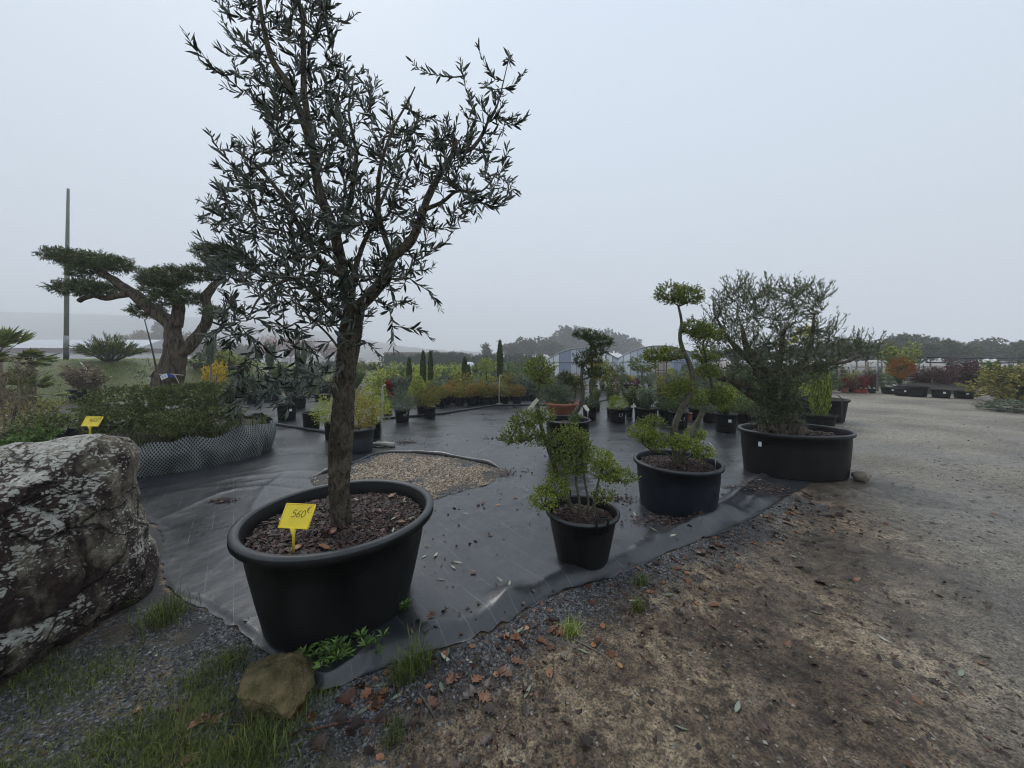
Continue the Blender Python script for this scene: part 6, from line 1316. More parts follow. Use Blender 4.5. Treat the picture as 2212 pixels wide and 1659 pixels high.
for x_, y_, k_, m_, w_, h_, pm, l_ in ((1340, 838, 'dome', 'green', 24, 40, 'pot', 'rounded green shrub'), (1352, 840, 'dome', 'green', 22, 22, 'pot', 'small green shrub'), (1361, 839, 'loose', 'gold', 18, 18, 'terracotta', 'golden tuft'), (1374, 841, 'dome', 'red', 16, 14, 'pot', 'red-leaved tuft'), (1386, 841, 'dome', 'green', 22, 20, 'pot', 'plain green tuft'), (1405, 841, 'dome', 'greygreen', 28, 26, 'pot', 'grey-green tuft'), (1320, 842, 'dome', 'bronze', 32, 40, 'pot', 'bronze shrub'), (1302, 842, 'dome', 'lime', 40, 52, 'pot', 'yellow-green shrub'), (1285, 842, 'loose', 'gold', 36, 56, 'pot', 'tall golden shrub')):
    potted(x_, y_, 13, 9, k_, m_, w_, h_, l_ + ' in a small pot standing before the greenhouse', potm=pm, lift=8)
# --- beside the road, behind the oval tub
potted(1775, 916, 92, 47, None, None, 0, 0, 'big empty black pot with a bent rod behind the oval tub', name='empty_pot', cat='pot')
potted(1771, 925, 60, 24, 'column', 'box_bright', 50, 98, 'upright leafy green shrub in a low pot behind the oval tub', lift=16)
b = Buf(); P0 = at(1819, 868, 6.6); tube(b, crom([[0, 0, -.4], [0, 0, .0], [-.01, 0, .06], [-.08, 0, .12]], 12), .008, 6); o = obj('bent_rod', b.mesh('bent_rod', M['dark_metal']), None, P0); tag(o, 'bent black rod sticking out of the big empty pot', 'rod')
# --- the far side of the road
for q, (x_, y_, w_, h_) in enumerate(((2223, 857, 34, 14), (2257, 861, 30, 15))): pass
S6 = lambda zx, zy: ((2060 + .22604 * zx) / 1.1573, (820 + .22604 * zy) / 1.1573)
for zx, zy, w_, h_, st_, wh_ in ((725, 735, 30, 13, 1, 'under the yellow-green willow-leaved tree'), (865, 755, 27, 15, 1, 'in front of the orange maple'), (1030, 768, 35, 22, 0, 'taller than its neighbours'), (1292, 780, 32, 17, 1, 'before the smaller purple maple'), (1545, 788, 33, 16, 1, 'before the widest purple maple')):
    x_, y_ = S6(zx, zy); potted(x_, y_, w_, h_, None, None, 0, 0, 'wide black tub' + (' with white label' if st_ else '') + ' across the road, ' + wh_, 'tubs lined up across the road', name='empty_tub', cat='pot', sticker=bool(st_))
for zx, zy, k_, m_, w_, h_, l_, pm in ((230, 718, 'dome', 'red', 22, 24, 'bright red shrub', 'terracotta'), (365, 722, 'dome', 'maroon', 22, 26, 'dull red shrub', 'red_pot'), (440, 724, 'loose', 'red', 20, 26, 'thin red shrub', 'red_pot'), (530, 724, 'loose', 'maroon', 26, 34, 'dark red leggy shrub', 'pot'), (290, 716, 'dome', 'bronze', 26, 30, 'bronze shrub', 'pot')):
    x_, y_ = S6(zx, zy); potted(x_, y_, 14, 9, k_, m_, w_, h_, l_ + ' in a small pot below the wire posts', potm=pm, lift=7)
x_, y_ = S6(860, 740); potted(x_, y_ - 2, 22, 12, 'ball', 'fire', 44, 44, 'glowing orange autumn maple across the road', stem=18, lift=10, name='potted_maple', cat='potted tree')
x_, y_ = S6(760, 735); potted(x_ + 14, y_ - 4, 20, 12, 'loose', 'lime', 84, 76, 'yellow-green willow-leaved tree behind the orange maple', stem=8, lift=8, name='potted_tree', cat='potted tree')
for zx, zy, w_, h_, l_ in ((1560, 700, 80, 52, 'wide dark purple maple behind the lined-up tubs'), (1320, 705, 50, 40, 'smaller dark purple maple next to the wide one'), (1060, 700, 50, 40, 'low brownish maple behind the tallest tub')):
    x_, y_ = S6(zx, zy); potted(x_, y_, 16, 9, 'loose', 'maroon', w_, h_, l_, lift=7, name='potted_maple', cat='potted tree')
bush(2195, 866, 'dome', 'bronze', 110, 78, 'large yellow-green roadside shrub across the road', None, Y=12.5); bush(2205, 868, 'loose', 'green', 120, 84, 'leafy green roadside shrub beside the large yellow-green one', None, Y=12.9)
bush(2190, 892, 'dome', 'greygreen', 90, 26, 'low drooping juniper at the road edge', None, Y=10.4); bush(1700, 858, 'dome', 'green', 40, 50, 'green shrub behind the big empty pot', None, Y=12)
# stakes, pipes and risers
def pipe_line(pts, r, label, mt='pipe', z=None):
    P = np.array([np.r_[G(*p)[:2], 0] for p in pts]); P[:, 2] = surf_z(P[:, 0], P[:, 1]) + r; O = P[0].copy(); C = crom(P - O, 40); W = C + O; C[:, 2] = surf_z(W[:, 0], W[:, 1]) + r * .8 - O[2]
    b = Buf(); tube(b, C, r, 8); tag(obj('irrigation_pipe', b.mesh('irrigation_pipe', M[mt]), None, O), label, 'pipe')
pipe_line([(545, 911), (625, 924), (709, 937), (760, 946)], .036, 'thick black irrigation pipe lying between the netted planter and grey pot')
pipe_line([(822, 908), (880, 903), (942, 897), (1010, 887), (1073, 877.8), (1160, 876.5), (1200, 877)], .034, 'long black irrigation pipe lying in front of the heather row')
pipe_line([(1275, 872), (1310, 866), (1352, 860), (1400, 853)], .03, 'thin black irrigation pipe crossing the fabric behind the lime dome shrub')
pipe_line([(480, 866), (560, 866), (640, 862), (720, 858)], .03, 'black irrigation pipe running through the planter-side pot row')
def riser(px, top, foot, label, mt='pale_pipe', r=.017, hook=True):
    p = G(px, foot); Y_ = p[1]; hh = (foot - top) * Y_ / FPX; b = Buf(); P = [[0, 0, 0], [0.005, 0, hh * .5], [0.02, 0, hh * .95]] + ([[.035, 0, hh], [.075, 0, hh + .01]] if hook else [[.02, 0, hh]])
    t = thing('water_riser', label, 'water pipe', (p[0], Y_, float(surf_z(p[0], Y_)))); tube(b, crom(P, 14), r, 8); obj('standpipe', b.mesh('standpipe', M[mt]), t)
    b = Buf(); tube(b, np.array([[-.09, .02, .03], [.0, 0, .035], [.11, -.03, .03]]), .028, 8); obj('base_pipe', b.mesh('base_pipe', M[mt]), t)
riser(824, 836, 962, 'pale upright water pipe with a hooked top beside the variegated shrubs')
riser(1078, 813, 876, 'pale upright water pipe with a hooked top before the heather row')
riser(1330, 817, 846, 'thin wooden stake by the terracotta pot at the greenhouse', 'wood', .02, False); riser(1404, 818, 840, 'thin wooden stake behind the mushroom-headed yew', 'wood', .02, False)
t = thing('loose_pipe', 'pale grey-white pipe joint lying beside the upright water pipe', 'pipe', G(835, 966)); b = Buf(); tube(b, np.array([[-.28, .03, .045], [.0, .0, .05], [.14, -.03, .05]]), np.array([.035, .042, .045]), 10); obj('joint', b.mesh('joint', M['pale_pipe']), t); b = Buf(); tube(b, np.array([[-.25, -.05, .03], [-.1, -.1, .02], [.0, -.06, .03]]), .02, 8); obj('hose', b.mesh('hose', M['pipe']), t)
# bark heap on fabric
def heap(px, py, r, n, label):
    c = G(px, py); z0 = float(surf_z(c[0], c[1])); rg = np.random.default_rng(int(px)); b = Buf(); x = rg.normal(size=n) * r; y = rg.normal(size=n) * r * .45; add_stones(b, x, y, np.abs(rg.normal(size=n)) * .012 + surf_z(c[0] + x, c[1] + y) - z0, .006 + .012 * rg.random(n), rg, .5); o = obj('bark_debris', b.mesh('bark_debris', M['chips'], False), None, (c[0], c[1], z0)); tag(o, label, 'debris', kind='stuff')
heap(1060, 1023, .22, 260, 'dark bark debris washed up on the fabric beyond the gravel'); heap(878, 958, .14, 110, 'reddish leaf debris by the pale pipe joint'); heap(1075, 949, .14, 60, 'scattered bark near the bare twig'); heap(1450, 1135, .16, 160, 'damp bark debris at the foot of the blue-black tub'); heap(1650, 1062, .2, 200, 'bark debris beside the oval tub'); heap(480, 1085, .07, 70, 'small heap of wood chips on the fabric near the boulder'); heap(1345, 1085, .12, 70, 'bark crumbs between the handled pot and blue-black tub')
# ================================================================== left: bank, pole, palms, low bushes
p = at(143, 776, 16.0); t = thing('utility_pole', 'tall thin weathered pole standing on the grass bank', 'pole', (p[0], 16.0, float(ground_z(p[0], 16.0)) - .05))
b = Buf(); tube(b, np.array([[0, 0, 0], [.03, 0, 4], [.09, 0, 7.75]]), np.array([.085, .075, .045]), 12, rough=.05, rs=2.); obj('shaft', b.mesh('shaft', M['pole_green']), t)
b = Buf(); tube(b, np.array([[0, 0, -.05], [.0, 0, .55]]), .092, 12); obj('collar', b.mesh('collar', M['dark_metal']), t)
b = Buf(); tube(b, np.array([[0, 0, .55], [.006, 0, 1.15]]), .091, 12); obj('sleeve', b.mesh('sleeve', M['metal']), t)
b = Buf(); box(b, (.22, -.05, 3.55), (.36, .2, .2)); box(b, (.09, 0, 3.55), (.1, .06, .06)); obj('floodlight', b.mesh('floodlight', M['metal'], False), t)
def palm(px, by, Y, r, hh, label, nf=22, mt='palm', trunk=.3, name='fan_palm', droop=.5, seed=0):
    rg = np.random.default_rng(seed + abs(int(px))); x = (px - CX) * Y / FPX; z = float(ground_z(x, Y)); t = thing(name, label, 'palm', (x, Y, z))
    b = Buf(); tube(b, np.array([[0, 0, 0], [.02, 0, trunk * .6], [0, 0, trunk]]), np.array([.12, .11, .09]), 10, rough=.3, rs=15); obj('trunk', b.mesh('palm_trunk', M['dry']), t)
    for q in range(nf):
        a_ = rg.random() * 2 * pi; el = radians(-15 + 95 * rg.random() ** 1.1); D = np.array([cos(a_) * cos(el), sin(a_) * cos(el), sin(el)]); b = Buf(); L = r * (.45 + .25 * rg.random()); o_ = np.array([0, 0, trunk]); e_ = o_ + D * L + [0, 0, -droop * L * .2]
        tube(b, curve3(o_, e_, np.array([0, 0, .06 * L]), rg, 6), np.linspace(.012, .007, 6), 4, .3)
        S_ = unit(np.cross(D, [0, 0, 1.0]) + 1e-6); U_ = np.cross(S_, D); n = 22; f = np.linspace(-1.25, 1.25, n); DD = unit(D * np.cos(f)[:, None] + S_ * np.sin(f)[:, None] + U_ * (.10 + .1 * rg.normal(size=(n, 1))) - np.array([0, 0, .25 * droop]))
        add_leaves(b, np.tile(e_, (n, 1)), DD, r * .5 * (1 - .25 * np.abs(f)), r * .07, rg, curl=.2 * droop); obj('frond', b.mesh('frond', M[mt]), t)
palm(48, 800, 10.8, .85, 1, 'bushy fan palm with a low spread of green fronds on the bank', 26, trunk=.45)
palm(-8, 760, 9.6, 1.0, 2, 'taller fan palm with yellowish fronds, cut by the frame', 18, trunk=1.55, droop=.8)
palm(66, 800, 12.0, .55, 1, 'small dark fan palm crest poking above the bushy palm', 12, trunk=1.35, mt='yew_leaf')
palm(1742, 830, 26.0, 1.1, 2, 'yellow-green fan palm far behind the old olive', 16, trunk=3.0, mt='palm_gold')
# spiky shrub on the bank
def spiky(px, Y, w, h, n, mt, label, zoff=0.0, L=.32):
    rg = np.random.default_rng(int(px)); x = (px - CX) * Y / FPX; z = float(ground_z(x, Y)) + zoff; t = thing('spiky_shrub', label, 'shrub', (x, Y, z)); b = Buf(); bl = Buf()
    for q in range(n):
        a_ = rg.random() * 2 * pi; R_ = w * np.sqrt(rg.random()); tip = np.array([R_ * cos(a_), R_ * sin(a_) * .7, h * (1.05 - .55 * (R_ / w) ** 2) * (.6 + .4 * rg.random())]); C = curve3((0.15 * R_ * cos(a_), 0.15 * R_ * sin(a_), 0), tip, np.array([0, 0, .12]), rg, 6); tube(b, C, np.linspace(.012, .004, 6), 4)
        m_ = 26; s_ = .35 + .65 * rg.random(m_); P = np.stack([np.interp(s_, np.linspace(0, 1, 6), C[:, c_]) for c_ in range(3)], 1); add_leaves(bl, P, unit(unit(C[-1] - C[-3]) + rg.normal(size=(m_, 3)) * .35), L * (.5 + .5 * rg.random(m_)), .022, rg)
    obj('branches', b.mesh('spiky_branches', M['twig']), t); tag(obj('foliage', bl.mesh('spiky_foliage', M[mt]), t), kind='stuff')
spiky(238, 15.2, 1.25, 1.05, 95, 'hedge_leaf', 'dark feathery shrub on the crest of the bank beside the pole')
# low dark bush, heather and grasses behind the boulder
def mass(px, by, Y, w, h, d, mt, label, n, leaf=(.05, .018), name='shrub', up=.4, seed=0):
    rg = np.random.default_rng(abs(int(px)) + seed); x = (px - CX) * Y / FPX; t = thing(name, label, 'shrub', (x, Y, float(gz(x, Y)) + .01)); Pl, Dl, *_ = cloud((0, 0, h * .42), (w / 2, d / 2, h * .55), n // 10, 10, .12, rg, up=up, inner=.35, flat_bottom=.75)
    b = Buf(); add_leaves(b, Pl, Dl, leaf[0] * (.6 + .8 * rg.random(len(Pl))), leaf[1], rg); tag(obj('foliage', b.mesh('foliage', M[mt]), t), kind='stuff')
    b = Buf(); 
    for q in range(7): tube(b, curve3((0, 0, 0), (rg.normal() * w * .2, rg.normal() * d * .2, h * .8), rg.normal(size=3) * .05, rg, 5), np.linspace(.014, .005, 5), 5)
    obj('stem', b.mesh('stems', M['twig']), t); return t
mass(112, 940, 5.6, 1.15, .72, .8, 'hedge_leaf', 'dark glossy mound shrub just behind the boulder', 5200, (.05, .02))
mass(60, 945, 4.9, .8, .52, .6, 'weed', 'fresh green leafy plant between the boulder and dark mound', 1500, (.07, .03))
mass(10, 940, 6.2, 1.1, 1.0, .9, 'dry', 'brown dried heather bush behind the boulder', 4200, (.06, .012), up=.9)
mass(75, 900, 7.6, 1.5, .62, 1.1, 'bronze', 'reddish-brown low heath behind the dark mound', 3200, (.05, .014), up=.6)
mass(215, 872, 8.6, .7, .62, .6, 'hedge_leaf', 'small dark shrub in a pot beside the layered shrub', 2000, (.045, .018))
mass(435, 835, 8.2, 1.05, .72, .7, 'yew_leaf', 'dense dark clipped shrub behind the layered one', 3200, (.035, .012))
for q, (px_, Y_, hh) in enumerate(((12, 5.6, 1.25), (45, 5.9, 1.5), (65, 6.1, 1.3), (30, 6.4, 1.35))):
    rg = np.random.default_rng(60 + q); x = (px_ - CX) * Y_ / FPX; t = thing('dry_seedhead', 'dried flower stalk with a flat brown head rising from the heather', 'plant', (x, Y_, .01), 'dried flower stalks'); b = Buf(); C = crom([[0, 0, 0], [.03 * rg.normal(), 0, hh * .5], [.06 * rg.normal(), 0, hh]], 8); tube(b, C, np.linspace(.012, .006, 8), 5)
    for k in range(7): tube(b, curve3(C[-2], C[-1] + rg.normal(size=3) * [.13, .1, .04], np.zeros(3), rg, 4), .004, 4)
    obj('stalk', b.mesh('stalk', M['dry']), t); Pl, Dl, *_ = cloud(C[-1], (.15, .12, .05), 24, 8, .03, rg); b = Buf(); add_leaves(b, Pl, Dl, .03, .015, rg); tag(obj('seedhead', b.mesh('seedhead', M['dry']), t), kind='stuff')
potted(182, 871, 52, 22, 'loose', 'dry', 84, 52, 'withered brown heather in a wide low black pot before the bank', lift=14)
potted(210, 888, 26, 14, None, None, 0, 0, 'small empty black pot next to the layered shrub', name='empty_pot', cat='pot')
p = at(325, 872, 9.2); b = Buf(); tube(b, np.array([[0, 0, 0], [0, 0, 1.0]]), .012, 6); tube(b, np.array([[-.07, 0, 1.02], [.07, 0, 1.0]]), .018, 6); o = obj('sprinkler', b.mesh('sprinkler', M['metal']), None, (p[0], 9.2, 0.01)); tag(o, 'thin metal sprinkler stake behind the layered shrub', 'sprinkler')
p0, p1 = at(174, 790, 14.6), at(196, 808, 13.9); b = Buf(); P = crom(np.array([p0, (p0 + p1) / 2 + [-.04, 0, -.03], p1]), 10); P[:, 2] = ground_z(P[:, 0], P[:, 1]) + .10; tube(b, P - P[0], .025, 6); o = obj('loose_pipe', b.mesh('loose_pipe', M['cream']), None, P[0]); tag(o, 'short cream pipe lying on the grass of the bank', 'pipe')
P = np.array([at(312, 690, 7.2), at(330, 760, 7.2), at(345, 835, 7.3)]); b = Buf(); rg = np.random.default_rng(5); tube(b, crom(P - np.r_[P[2][:2], 0], 14), np.linspace(.008, .02, 14), 6)
t = thing('bare_sapling', 'thin leaning sapling with sparse needles in front of the forked olive trunk', 'tree', (P[2][0], P[2][1], 0.0)); b2 = Buf(); tube(b2, np.array([[0, 0, 0], P[2] - np.r_[P[2][:2], 0]]), .02, 6); tube(b2, crom(P - np.r_[P[2][:2], 0], 14), np.linspace(.008, .02, 14), 6); obj('trunk', b2.mesh('bare_trunk', M['twig']), t)
Pl, Dl, *_ = cloud((.0, 0, 1.25), (.55, .35, .22), 60, 10, .12, rg); b = Buf(); add_leaves(b, Pl, Dl, .05, .012, rg); tag(obj('foliage', b.mesh('bare_foliage', M['greygreen']), t), kind='stuff')
p = at(643, 838, 19.); b = Buf(); box(b, (0, 0, 1.2), (.17, .17, 2.4)); o = obj('wooden_post', b.mesh('wooden_post', M['wood'], False), None, (p[0], 19., float(ground_z(p[0], 19.)) - .3)); tag(o, 'square grey wooden post on the grass strip', 'post')

# ================================================================== beds between the fabric and the greenhouse
rg = np.random.default_rng(333)
DESC = {'lime': 'yellow-green', 'green': 'mid-green', 'greygreen': 'grey-green', 'gold': 'golden', 'bronze': 'bronze', 'orange': 'orange-brown', 'hedge_leaf': 'dark green', 'yew_leaf': 'blackish-green', 'varieg': 'cream-variegated', 'red': 'red'}
KD = {'dome': 'rounded shrub', 'loose': 'airy upright shrub', 'cone': 'conical conifer', 'column': 'columnar shrub', 'ball': 'ball-shaped shrub'}
def bed(x0, x1, Y0, Y1, n, mats, kinds, hr, where, group):
    for q in range(n):
        px_ = x0 + (x1 - x0) * (q + .2 + .6 * rg.random()) / n; Y_ = Y0 + (Y1 - Y0) * rg.random(); k = FPX / Y_; m_ = mats[rg.integers(len(mats))]; kd = kinds[rg.integers(len(kinds))]; h = 1.05 * (hr[0] + (hr[1] - hr[0]) * rg.random()); w = h * {'dome': 1.25, 'loose': .95, 'cone': .7, 'column': .4, 'ball': 1.0}[kd]
        bush(px_, 0, kd, m_, w * k, h * k, f'{DESC[m_]} {KD[kd]} {where}', group, Y=Y_, z=0.0)
bed(820, 1170, 13.2, 15.5, 20, ['green', 'greygreen', 'lime', 'greygreen', 'bronze'], ['loose', 'dome', 'loose'], (.55, .9), 'in the bed behind the heather row', 'shrubs behind the heather row')
bed(825, 1180, 16, 20, 24, ['lime', 'greygreen', 'lime', 'varieg', 'green'], ['dome', 'loose', 'dome'], (.7, 1.05), 'in the pale massed bed further back', 'shrubs in the pale bed')
bed(1085, 1250, 14, 18, 12, ['orange', 'bronze', 'gold', 'greygreen', 'green'], ['loose', 'dome'], (.5, .85), 'behind the bowl bonsai', 'autumn shrubs behind the bonsai')
bed(1420, 1560, 11.5, 15, 13, ['green', 'greygreen', 'hedge_leaf', 'bronze'], ['loose', 'dome', 'loose'], (.6, 1.0), 'behind the twisting cloud tree', 'shrubs behind the cloud tree')
bed(1520, 1740, 9.5, 13, 13, ['lime', 'gold', 'green', 'bronze', 'lime'], ['dome', 'loose'], (.45, .75), 'behind the old olive', 'shrubs behind the old olive')
bed(1440, 1820, 16, 24, 22, ['green', 'greygreen', 'hedge_leaf', 'lime', 'green'], ['dome', 'loose', 'cone'], (.7, 1.25), 'in the tall bed beyond the old olive', 'tall shrubs beyond the old olive')
bed(770, 1190, 22, 30, 26, ['lime', 'greygreen', 'green', 'hedge_leaf', 'varieg'], ['dome', 'loose', 'dome', 'cone'], (.8, 1.3), 'in the far bed below the dark hedge', 'shrubs in the far bed')
bed(420, 830, 20, 27, 20, ['green', 'greygreen', 'hedge_leaf', 'bronze'], ['dome', 'loose'], (.8, 1.3), 'beyond the grass strip', 'shrubs beyond the grass strip')
# rows of small black crates under the far bed
for q in range(26):
    px_ = 960 + q * 8.2; Y_ = 13.0; x = (px_ - CX) * Y_ / FPX; o = obj('small_pot', UPOT, None, (x, Y_, .012), M['pot']); o.scale = (.15, .15, .16 + .03 * (q % 3)); tag(o, 'small black nursery pot in the row behind the heathers', 'pot', 'small pots behind the heathers')

# ================================================================== greenhouses
def glass_mat(name, c, rough=.35):
    m = simple(name, tuple(x * .85 for x in c), c, rough, 1.2); return m
M['poly_white'] = glass_mat('white_polycarbonate', (0.80, 0.83, 0.86)); M['poly_blue'] = glass_mat('bluish_polycarbonate', (0.46, 0.50, 0.58)); M['poly_grey'] = glass_mat('grey_polycarbonate', (0.56, 0.59, 0.64)); M['poly_deep'] = glass_mat('deep_blue_polycarbonate', (0.28, 0.33, 0.46)); M['roof_film'] = glass_mat('greenhouse_roof_film', (0.58, 0.62, 0.66))
def greenhouse(x0p, x1p, ridge_p, eave_p, Y, label, deep, white, rz=0.0):
    x0, x1 = (x0p - CX) * Y / FPX, (x1p - CX) * Y / FPX; ze = CH + (HY - eave_p) * Y / FPX; zr = CH + (HY - ridge_p) * Y / FPX; xm = (x0 + x1) / 2; W = (x1 - x0) / 2
    t = thing('greenhouse', label, 'greenhouse', (xm, Y, 0), None, rz); arc = lambda u: ze + (zr - ze) * (1 - abs(u) ** 2.1); n = 12
    for q in range(n):
        u0, u1 = -1 + 2 * q / n, -1 + 2 * (q + 1) / n; b = Buf(); e = .02
        V = np.array([[u0 * W + e, 0, 0], [u1 * W - e, 0, 0], [u1 * W - e, 0, arc(u1) - .05], [u0 * W + e, 0, arc(u0) - .05]]); V = np.vstack([V, V + [0, .04, 0]]); b.add(V, [np.array([[0, 1, 2, 3], [7, 6, 5, 4], [0, 4, 5, 1], [1, 5, 6, 2], [2, 6, 7, 3], [3, 7, 4, 0]])])
        obj('panel', b.mesh('panel', M['poly_white' if q in white else ('poly_deep' if q in deep else ('poly_blue' if q % 2 else 'poly_grey'))], False), t)
        b = Buf(); box(b, (u0 * W, -.03, (arc(u0)) / 2), (.05, .06, arc(u0) - .03)); obj('mullion', b.mesh('mullion', M['metal'], False), t)
    b = Buf(); U = np.linspace(-1, 1, 33); tube(b, np.stack([U * W, np.full(33, -.04), np.array([arc(u) for u in U])], 1), .05, 6); obj('arch', b.mesh('arch', M['metal']), t)
    b = Buf(); V = np.vstack([np.stack([U * W, np.full(33, yy), np.array([arc(u) for u in U]) + .02], 1) for yy in (0, 26.)]); q = np.arange(32); b.add(V, [np.stack([q, q + 1, 33 + q + 1, 33 + q], 1)]); obj('roof', b.mesh('roof', M['roof_film']), t)
    for sg in (-1, 1): b = Buf(); box(b, (sg * (W - .01), 13, ze / 2), (.03, 26, ze)); obj('side_wall', b.mesh('side_wall', M['poly_white'], False), t)
    b = Buf(); tube(b, np.array([[-W * .9, -.06, 1.25], [W * .9, -.06, 1.25]]), .03, 6); obj('rail', b.mesh('rail', M['metal']), t)
greenhouse(1183, 1333, 752, 776, 31.0, 'white-panelled tunnel greenhouse with arched roof behind the tall-pot cloud tree', (2, 3), (0, 1, 9, 10), -0.26)
greenhouse(1335, 1512, 747, 777, 31.2, 'second arched tunnel greenhouse with blue panels, behind the mushroom-headed yew', (8, 9), (0, 1), -0.42)
# pallet of pale stones, rack trolley
rg = np.random.default_rng(17); Y_ = 28.5; t = thing('stone_stack', 'stack of pale flat stones against the greenhouse front', 'stone stack', ((1427 - CX) * Y_ / FPX, Y_, 0))
for r_ in range(9):
    for c_ in range(7):
        b = Buf() if False else None; o = obj('stone', None if False else (STONE if 'STONE' in globals() else globals().setdefault('STONE', rock('s', 0, (.5, .5, .5), 3, 10, 7).mesh('flat_stone', M['cream']))), t, ((c_ - 3 + .5 * (r_ % 2)) * .205, rg.normal() * .03, .5 + r_ * .085)); o.scale = (.21, .3, .085)
b = Buf(); box(b, (0, .05, .22), (1.5, .5, .44)); obj('plinth', b.mesh('plinth', M['wood'], False), t)
M['red_steel'] = simple('red_steel', (0.10, 0.025, 0.02), (0.15, 0.035, 0.03), .5)
t = thing('rack_trolley', 'dark red steel rack trolley on wheels by the greenhouse', 'trolley', ((1428 - CX) * 24 / FPX, 24, 0))
for x_ in (-.28, .28):
    for y_ in (-.2, .2): b = Buf(); box(b, (x_, y_, .95), (.04, .04, 1.5)); obj('upright', b.mesh('upright', M['red_steel'], False), t)
for z_ in (.3, .75, 1.2, 1.68): b = Buf(); box(b, (0, 0, z_), (.6, .44, .03)); obj('shelf', b.mesh('shelf', M['red_steel'], False), t)
for x_ in (-.26, .26): b = Buf(); tube(b, np.array([[x_, -.24, .1], [x_, -.18, .1]]), .1, 12); obj('wheel', b.mesh('wheel', M['dark_metal']), t)

# ================================================================== fence and wires across the road
M['wire'] = M['dark_metal']
posts = []
for zx, top, foot, mt in ((168, 420, 718, 'wood'), (300, 400, 722, 'metal'), (480, 390, 722, 'wood'), (590, 370, 726, 'metal'), (1180, 440, 700, 'metal'), (1690, 320, 690, 'dark_metal'), (385, 500, 715, 'wood'), (1260, 480, 690, 'wood'), (-40, 430, 715, 'metal')):
    x_, y_ = S6(zx, foot); Y_ = 17.0; X_ = (x_ - CX) * Y_ / FPX; hh = CH - (S6(zx, top)[1] - HY) * Y_ / FPX; b = Buf(); tube(b, np.array([[0, 0, 0], [0, 0, hh]]), .045, 8); o = obj('wire_post', b.mesh('wire_post', M[mt]), None, (X_, Y_, 0.0)); tag(o, ('wooden' if mt == 'wood' else 'metal') + ' post carrying training wires across the road', 'post', 'wire posts across the road'); posts.append((X_, hh))
for q, (za, zb) in enumerate(((420, 430), (450, 455), (492, 500), (540, 545), (580, 590), (380, 372), (322, 318))):
    x0_, y0_ = S6(-40 if q < 5 else 1130, za); x1_, y1_ = S6(1150 if q < 5 else 2500, zb); Y_ = 17.06; A = at(x0_, y0_, Y_); B_ = at(x1_, y1_, Y_); b = Buf(); m_ = 14; P = A + (B_ - A) * np.linspace(0, 1, m_)[:, None]; P[:, 2] -= .05 * np.sin(np.linspace(0, pi, m_)) ** 1; tube(b, P - A, .014 if q < 5 else .035, 5); tag(obj('training_wire', b.mesh('training_wire', M['dark_metal' if q > 4 else 'metal']), None, A), 'taut horizontal wire strung between the posts across the road', 'wire', 'training wires')
for q in range(4):
    x0_, y0_ = S6(930 + q * 90, 560 - q * 12); x1_, y1_ = S6(2300, 470 + q * 22); A, B_ = at(x0_, y0_, 19 + q), at(x1_, y1_, 19 + q); b = Buf(); tube(b, np.array([[0, 0, 0], (B_ - A) / 2 - [0, 0, .05], B_ - A]), .02, 6); tag(obj('hail_net_roll', b.mesh('hail_net_roll', M['metal']), None, A), 'pale rolled netting strung on wires beyond the lined-up tubs', 'netting', 'rolled nets on wires')
bed(1800, 2230, 18.5, 24, 26, ['bronze', 'greygreen', 'green', 'hedge_leaf', 'orange'], ['loose', 'dome'], (.5, 1.0), 'in the nursery rows behind the wires', 'shrubs behind the wires')
# dark spoil heap by the road
b = rock('mulch_heap', 0, (1.5, .8, .35), 9, 40, 20, 10, .25); M['mulch'] = simple('dark_mulch', (0.02, 0.015, 0.01), (0.06, 0.045, 0.03), .9, 8, .8, 20, dist=.05); p = G(*S6(1750, 745)); o = obj('mulch_heap', b.mesh('mulch_heap', M['mulch']), None, (p[0], p[1] + 1.5, .02)); tag(o, 'low dark mulch heap behind the lined-up tubs', 'mulch heap')

# ================================================================== trees, hedges, wall, buildings and hill in the fog
def crown_mesh(kind, seed, n=2600):
    rg = np.random.default_rng(seed); b = Buf(); Pl, Dl = [], []
    if kind == 'pine_tree':
        for q in range(16):
            h = .35 + .6 * rg.random(); a_ = rg.random() * 6.28; R_ = .42 * (1.1 - h) * 1.3; c = np.array([R_ * cos(a_) * rg.random(), R_ * sin(a_) * rg.random(), h]); P, D, *_ = cloud(c, (.2, .2, .09), n // 160, 10, .06, rg, up=.5, inner=.1); Pl.append(P); Dl.append(D); tube(b, np.array([[0, 0, h - .12], c]), .008, 4, .0)
    else:
        m_ = 26
        for q in range(m_):
            d_ = sph(1, rg)[0]; s_ = rg.random() ** .4; c = np.array([.36 * d_[0] * s_, .36 * d_[1] * s_, .60 + .30 * d_[2] * s_]); rr = .10 + .08 * rg.random(); P, D, *_ = cloud(c, (rr, rr, rr * .75), n // (m_ * 8), 8, .05, rg, up=.3, inner=.4); Pl.append(P); Dl.append(D); tube(b, curve3((0, 0, .25), c, rg.normal(size=3) * .03, rg, 5), np.linspace(.018, .004, 5), 4, .0)
    Pl, Dl = np.vstack(Pl), np.vstack(Dl); ls = {'bare': .05}.get(kind, .045); add_leaves(b, Pl, Dl, ls * (.6 + .8 * rg.random(len(Pl))), (.004 if kind == 'bare' else .030), rg); return b.mesh(kind + '_crown', M['tree'])
CR = {'leafy': [crown_mesh('leafy', 500 + q, 5200) for q in range(4)], 'pine_tree': [crown_mesh('pine_tree', 520 + q, 4200) for q in range(2)], 'bare': [crown_mesh('bare', 540 + q, 5200) for q in range(2)]}
b = Buf(); tube(b, crom([[0, 0, 0], [.01, 0, .2], [-.01, .005, .45], [0, 0, .7]], 8), np.linspace(.035, .012, 8), 8); UTR = b.mesh('tree_trunk', M['dark_bark'])
